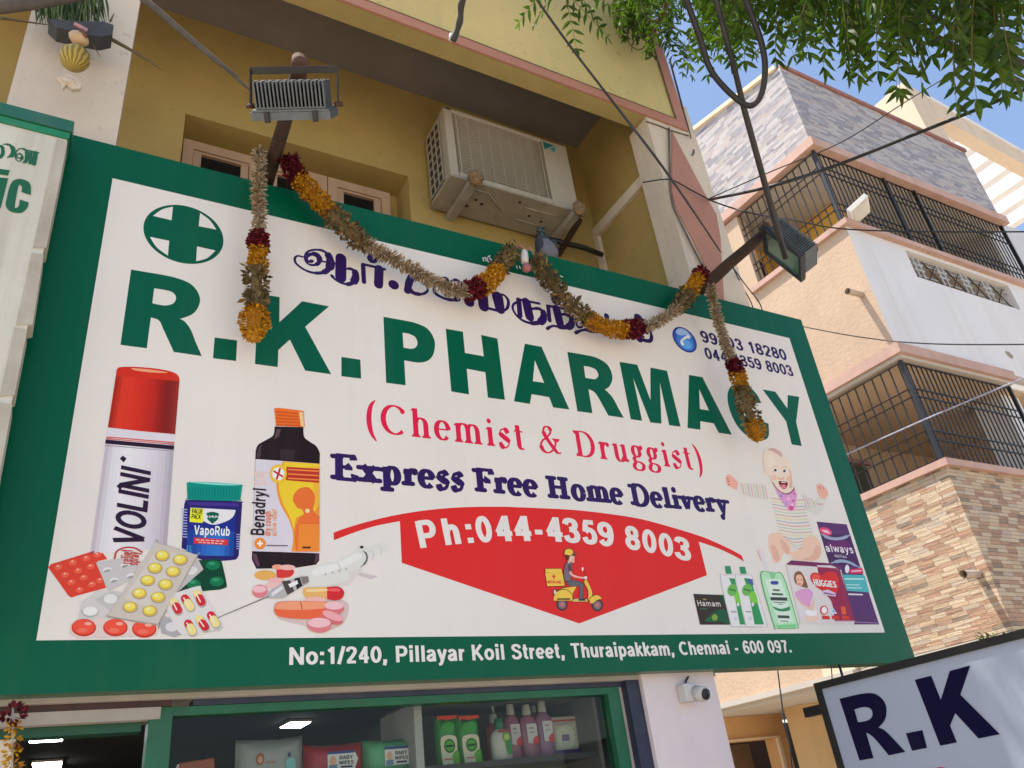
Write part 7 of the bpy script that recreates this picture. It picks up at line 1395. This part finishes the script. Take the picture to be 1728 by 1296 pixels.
BWIPE = lambda w_, h_: [('p', [(w_ * .34, h_ * .30), (w_ * .80, h_ * .30), (w_ * .86, h_ * .5), (w_ * .80, h_ * .78), (w_ * .34, h_ * .78)], (206, 202, 198), 0), ('p', [(w_ * .34, h_ * .27), (w_ * .80, h_ * .27), (w_ * .80, h_ * .34), (w_ * .34, h_ * .34)], (50, 70, 130), 1), ('e', w_ * .43, h_ * .52, w_ * .055, h_ * .13, (206, 160, 130), 1), ('p', [(w_ * .36, h_ * .64), (w_ * .50, h_ * .62), (w_ * .50, h_ * .77), (w_ * .36, h_ * .77)], (110, 130, 160), 1), ('t', 'BABY', (w_ * .54, h_ * .50), (w_ * .77, h_ * .50), h_ * .10, (40, 40, 60), 1), ('t', 'WIPES', (w_ * .53, h_ * .64), (w_ * .78, h_ * .64), h_ * .10, (40, 40, 60), 1), ('p', [(w_ * .56, h_ * .68), (w_ * .76, h_ * .68), (w_ * .76, h_ * .73), (w_ * .56, h_ * .73)], (60, 60, 80), 1)]
t, fr, w_, h_ = pillow_pack('wipes_pack', 'red baby wipes pack in the middle of the lower shelf behind the window', 'wipes pack', 512, 610, 1258, 2.90, ZL_, PK('red_film', (0.42, 0.022, 0.03)), group='wipes packs in the window'); decal(t, 'printed_label', fr, BWIPE(w_, h_))
t, fr, w_, h_ = pillow_pack('wipes_pack', 'light green baby wipes pack beside the pale shelf post', 'wipes pack', 611, 697, 1250, 2.90, ZL_, PK('mint_film', (0.12, 0.42, 0.20)), group='wipes packs in the window'); decal(t, 'printed_label', fr, BWIPE(w_, h_))
t, fr, w_, h_ = pillow_pack('wipes_pack', 'grey white wipes pack with teal print on the lower shelf', 'wipes pack', 398, 510, 1249, 2.90, ZL_, PK('grey_white_film', (0.34, 0.35, 0.33)), group='wipes packs in the window')
decal(t, 'printed_label', fr, [('e', w_ * .32, h_ * .46, w_ * .06, h_ * .13, (150, 90, 60), 0), ('e', w_ * .32, h_ * .48, w_ * .035, h_ * .07, (196, 150, 120), 1), ('p', [(w_ * .7, h_ * .55, 1), (w_ * .82, h_ * .5, 1), (w_ * .84, h_ * .7, 1), (w_ * .74, h_ * .75, 1)], (120, 180, 180), 0), ('e', w_ * .75, h_ * .42, w_ * .025, h_ * .05, (60, 60, 110), 0), ('e', w_ * .15, h_ * .82, w_ * .09, h_ * .15, (90, 160, 160), 0), ('p', [(w_ * .4, h_ * .52), (w_ * .55, h_ * .54), (w_ * .55, h_ * .57), (w_ * .4, h_ * .55)], (170, 120, 100), 0), ('p', [(w_ * .7, h_ * .9), (w_ * .92, h_ * .9), (w_ * .92, h_ * .97), (w_ * .7, h_ * .97)], (60, 50, 110), 0)])
def pumpless(name, label, x0, x1, ytop, Y, colr, capc, lab, bodyfrac=.80, group='bottles in the window', sx=.6):
    p0 = atY(x0, ytop, Y); p1 = atY(x1, ytop, Y); r_ = (p1.x - p0.x) / 2; H = p0.z - ZSH; c = Vector((p0.x + r_, Y, ZSH))
    t = thing(name, c, label, 'bottle', group); k = bodyfrac * H
    MB().lathe(c, (0, 0, 1), [(0, r_ * .9), (.006, r_), (k - .03, r_ * .98), (k - .012, r_ * .8), (k, r_ * .42)], 18, sx=sx, side=(1, 0, 0)).build('body', colr, t)
    MB().lathe(c + Vector((0, 0, k)), (0, 0, 1), [(0.0005, r_ * .44), (.005, r_ * .46), (H - k - .004, r_ * .40), (H - k, r_ * .3)], 14).build('cap', capc, t)
    return t, goods_frame(c.x - r_, Y - r_ * sx - .002, ZSH + k), 2 * r_, k
PINKL = mat('pink_liquid_bottle', (0.36, 0.13, 0.20), 0.25, 0.06, 8.0); LIL = mat('lilac_liquid_bottle', (0.30, 0.14, 0.25), 0.25, 0.06, 8.0); WCAP = mat('white_cap', (0.52, 0.50, 0.48), 0.4, 0.05); GCAP = mat('green_cap', (0.02, 0.17, 0.07), 0.4); WBOT = mat('white_bottle_plastic', (0.52, 0.49, 0.42), 0.4, 0.05); REDB = mat('coral_red_bottle', (0.36, 0.07, 0.07), 0.35)
for x0, x1, yt, Y, cm, nm, lb in [(846, 873, 1189, 2.93, PINKL, 'pink liquid bottle with white label, first behind the white handwash bottle', 0), (872, 901, 1190, 2.91, PINKL, 'pink liquid bottle with white label, second from the white handwash bottle', 0), (899, 926, 1184, 2.90, LIL, 'lilac liquid bottle with white label beside the violet boxed pack', 0), (888, 908, 1184, 3.02, LIL, 'partly hidden liquid bottle standing behind the pink and lilac ones', 0)]:
    t, fr, w_, k = pumpless('liquid_bottle', nm, x0, x1, yt, Y, cm, WCAP, None)
    if Y < 3: decal(t, 'printed_label', fr, [('p', [(w_ * .22, k * .22), (w_ * .80, k * .22), (w_ * .80, k * .68), (w_ * .22, k * .66)], (196, 188, 188), 0), ('p', [(w_ * .55, k * .56, 1), (w_ * .80, k * .50, 1), (w_ * .80, k * .68, 1), (w_ * .5, k * .66, 1)], (200, 60, 66), 1), ('p', [(w_ * .35, k * .30), (w_ * .6, k * .30), (w_ * .6, k * .34), (w_ * .35, k * .34)], (150, 130, 140), 1), ('p', [(w_ * .35, k * .40), (w_ * .66, k * .40), (w_ * .66, k * .43), (w_ * .35, k * .43)], (160, 140, 150), 1)])
t, fr, w_, k = pumpless('coral_bottle', 'coral red bottle with a pale pump standing behind the white handwash bottle', 816, 846, 1206, 2.98, REDB, WCAP, None)
MB().tube([atY(833, 1203, 2.98), atY(830, 1190, 2.98), atY(822, 1186, 2.97)], .005, 6).build('pump_spout', WCAP, t)
t, fr, w_, k = pumpless('handwash_bottle', 'white handwash bottle with green cap in front of the coral bottle', 824, 858, 1213, 2.86, WBOT, GCAP, None, .74)
decal(t, 'printed_label', fr, [('e', w_ * .62, k * .30, w_ * .17, k * .15, (110, 150, 60), 0), ('p', [(w_ * .55, k * .42), (w_ * .78, k * .38), (w_ * .84, k * .82), (w_ * .62, k * .84)], (40, 130, 60), 1), ('p', [(w_ * .25, k * .07), (w_ * .8, k * .05), (w_ * .8, k * .12), (w_ * .25, k * .13)], (150, 50, 40), 0), ('e', w_ * .62, k * .30, w_ * .12, k * .10, (170, 190, 90), 1)])
for x0, x1, lb in ((731, 767, 'green and cream refill pouch nearer the pale shelf post'), (767, 804, 'green and cream refill pouch nearer the white handwash bottle')):
    t, fr, w_, h_ = pillow_pack('refill_pouch', lb, 'pouch', x0, x1, 1209, 2.90, ZSH, PK('green_pouch_film', (0.045, 0.27, 0.05)), .022, 'green refill pouches in the window')
    decal(t, 'printed_label', fr, [('p', [(w_ * .04, h_ * .02), (w_ * .96, h_ * .02), (w_ * .96, h_ * .10), (w_ * .8, h_ * .08), (w_ * .5, h_ * .12), (w_ * .2, h_ * .08), (w_ * .04, h_ * .12)], (206, 66, 24), 0), ('p', [(w_ * .12, h_ * .52, 1), (w_ * .3, h_ * .42, 1), (w_ * .7, h_ * .42, 1), (w_ * .88, h_ * .52, 1), (w_ * .82, h_ * .97), (w_ * .16, h_ * .97)], (206, 198, 170), 0), ('e', w_ * .52, h_ * .62, w_ * .26, h_ * .14, (40, 110, 30), 1), ('e', w_ * .52, h_ * .62, w_ * .20, h_ * .10, (90, 160, 60), 2), ('p', [(w_ * .35, h_ * .60), (w_ * .70, h_ * .60), (w_ * .70, h_ * .645), (w_ * .35, h_ * .645)], (20, 70, 30), 3), ('p', [(w_ * .62, h_ * .80, 1), (w_ * .9, h_ * .72, 1), (w_ * .94, h_ * .97), (w_ * .66, h_ * .97)], (90, 160, 50), 1), ('p', [(w_ * .3, h_ * .18, 1), (w_ * .7, h_ * .16, 1), (w_ * .8, h_ * .3, 1), (w_ * .5, h_ * .36, 1), (w_ * .2, h_ * .3, 1)], (60, 150, 60), 1), ('p', [(w_ * .25, h_ * .86), (w_ * .6, h_ * .86), (w_ * .6, h_ * .89), (w_ * .25, h_ * .89)], (190, 110, 90), 1)])
p0 = atY(925, 1211, 2.93); p1 = atY(975, 1211, 2.93); w_ = p1.x - p0.x; h_ = p0.z - ZSH
t = thing('boxed_pack', (p0.x + w_ / 2, 2.95, ZSH), 'violet and pale boxed pack with a window at the right end of the shelf', 'box')
MB().box((p0.x, 2.93, ZSH), (p1.x, 3.0, p0.z)).build('carton', mat('violet_carton', (0.13, 0.08, 0.22), 0.45, 0.1), t)
decal(t, 'printed_label', goods_frame(p0.x, 2.9295, p0.z), [('p', [(0, 0), (w_, 0), (w_ * .9, h_ * .8), (w_ * .1, h_ * .82), (0, h_ * .5)], (168, 154, 146), 0), ('p', [(w_ * .1, h_ * .08), (w_ * .95, h_ * .08), (w_ * .95, h_ * .12), (w_ * .1, h_ * .12)], (170, 60, 50), 1), ('p', [(w_ * .15, h_ * .24), (w_ * .85, h_ * .2), (w_ * .86, h_ * .84), (w_ * .14, h_ * .84)], (186, 186, 160), 1), ('p', [(w_ * .24, h_ * .32, 1), (w_ * .72, h_ * .28, 1), (w_ * .72, h_ * .74, 1), (w_ * .26, h_ * .76, 1)], (206, 204, 186), 2), ('p', [(w_ * .36, h_ * .46), (w_ * .6, h_ * .46), (w_ * .6, h_ * .62), (w_ * .36, h_ * .62)], (130, 110, 150), 3)])
PAPER = mat('white_paper', (0.42, 0.42, 0.42), 0.7, 0.1, 6.0)
for (qx, lb, cm) in (([(976, 1174), (1005, 1172), (1016, 1258), (985, 1258)], 'white paper sheet pinned inside the right end of the display window', PAPER), ([(994, 1202), (1012, 1200), (1018, 1255), (1002, 1256)], 'blue grey paper card pinned over the white sheet in the display window', mat('blue_grey_card', (0.16, 0.17, 0.26), 0.7, 0.15, 8.0))):
    yy = 3.10 if cm is PAPER else 3.096
    tag(MB().prism([atY(x, y, yy) for x, y in qx], (0, .002, 0)).build('paper_sheet', cm), lb, 'paper', 'papers pinned in the window')
# flower string in the doorway
ds = thing('door_garland', atY(22, 1196, 2.60), 'thin string of orange flowers with a dark red top hanging at the shop door', 'garland')
MB().tube([atY(22, 1192, 2.60), atY(20, 1330, 2.60)], .003, 6).build('thread', mat('pale_thread', (0.45, 0.4, 0.35), 0.8), ds)
m = MB(); c = atY(23, 1205, 2.6)
for _ in range(60): x = rnd(); petal(m, c + x * .02, (x + rnd() * .5).normalized(), rnd(), .016, .011, .3)
m.build('rose_cluster', ROSE, ds, fix=False)
for y in (1228, 1247, 1268, 1290):
    m = MB()
    for s_ in (-1, 1):
        c = atY(21 + s_ * 5, y + random.uniform(-3, 3), 2.6)
        for _ in range(14): x = rnd(); petal(m, c + x * .008, (x + Vector((s_ * .8, 0, -.1))).normalized(), rnd(), .013, .008, .3)
    m.build('orange_flower', MARI, ds, fix=False)

p0 = atY(300, 1288, 2.88); p1 = atY(366, 1284, 2.88)
t = thing('sweet_pack', (p0.x + .06, 2.9, ZL_), 'orange and white pack lying low at the left end of the display window', 'pack')
MB().add([(p0.x, 2.86, ZL_), (p1.x, 2.86, ZL_), (p1.x, 2.94, ZL_), (p0.x, 2.94, ZL_), (p0.x + .004, 2.87, p0.z), (p1.x - .01, 2.87, p0.z + .008), (p1.x - .01, 2.93, p0.z + .01), (p0.x + .004, 2.93, p0.z + .002)], [(3, 2, 1, 0), (4, 5, 6, 7), (0, 1, 5, 4), (1, 2, 6, 5), (2, 3, 7, 6), (3, 0, 4, 7)]).build('wrapper', PK('orange_film', (0.40, 0.09, 0.015)), t, bevel=.004)
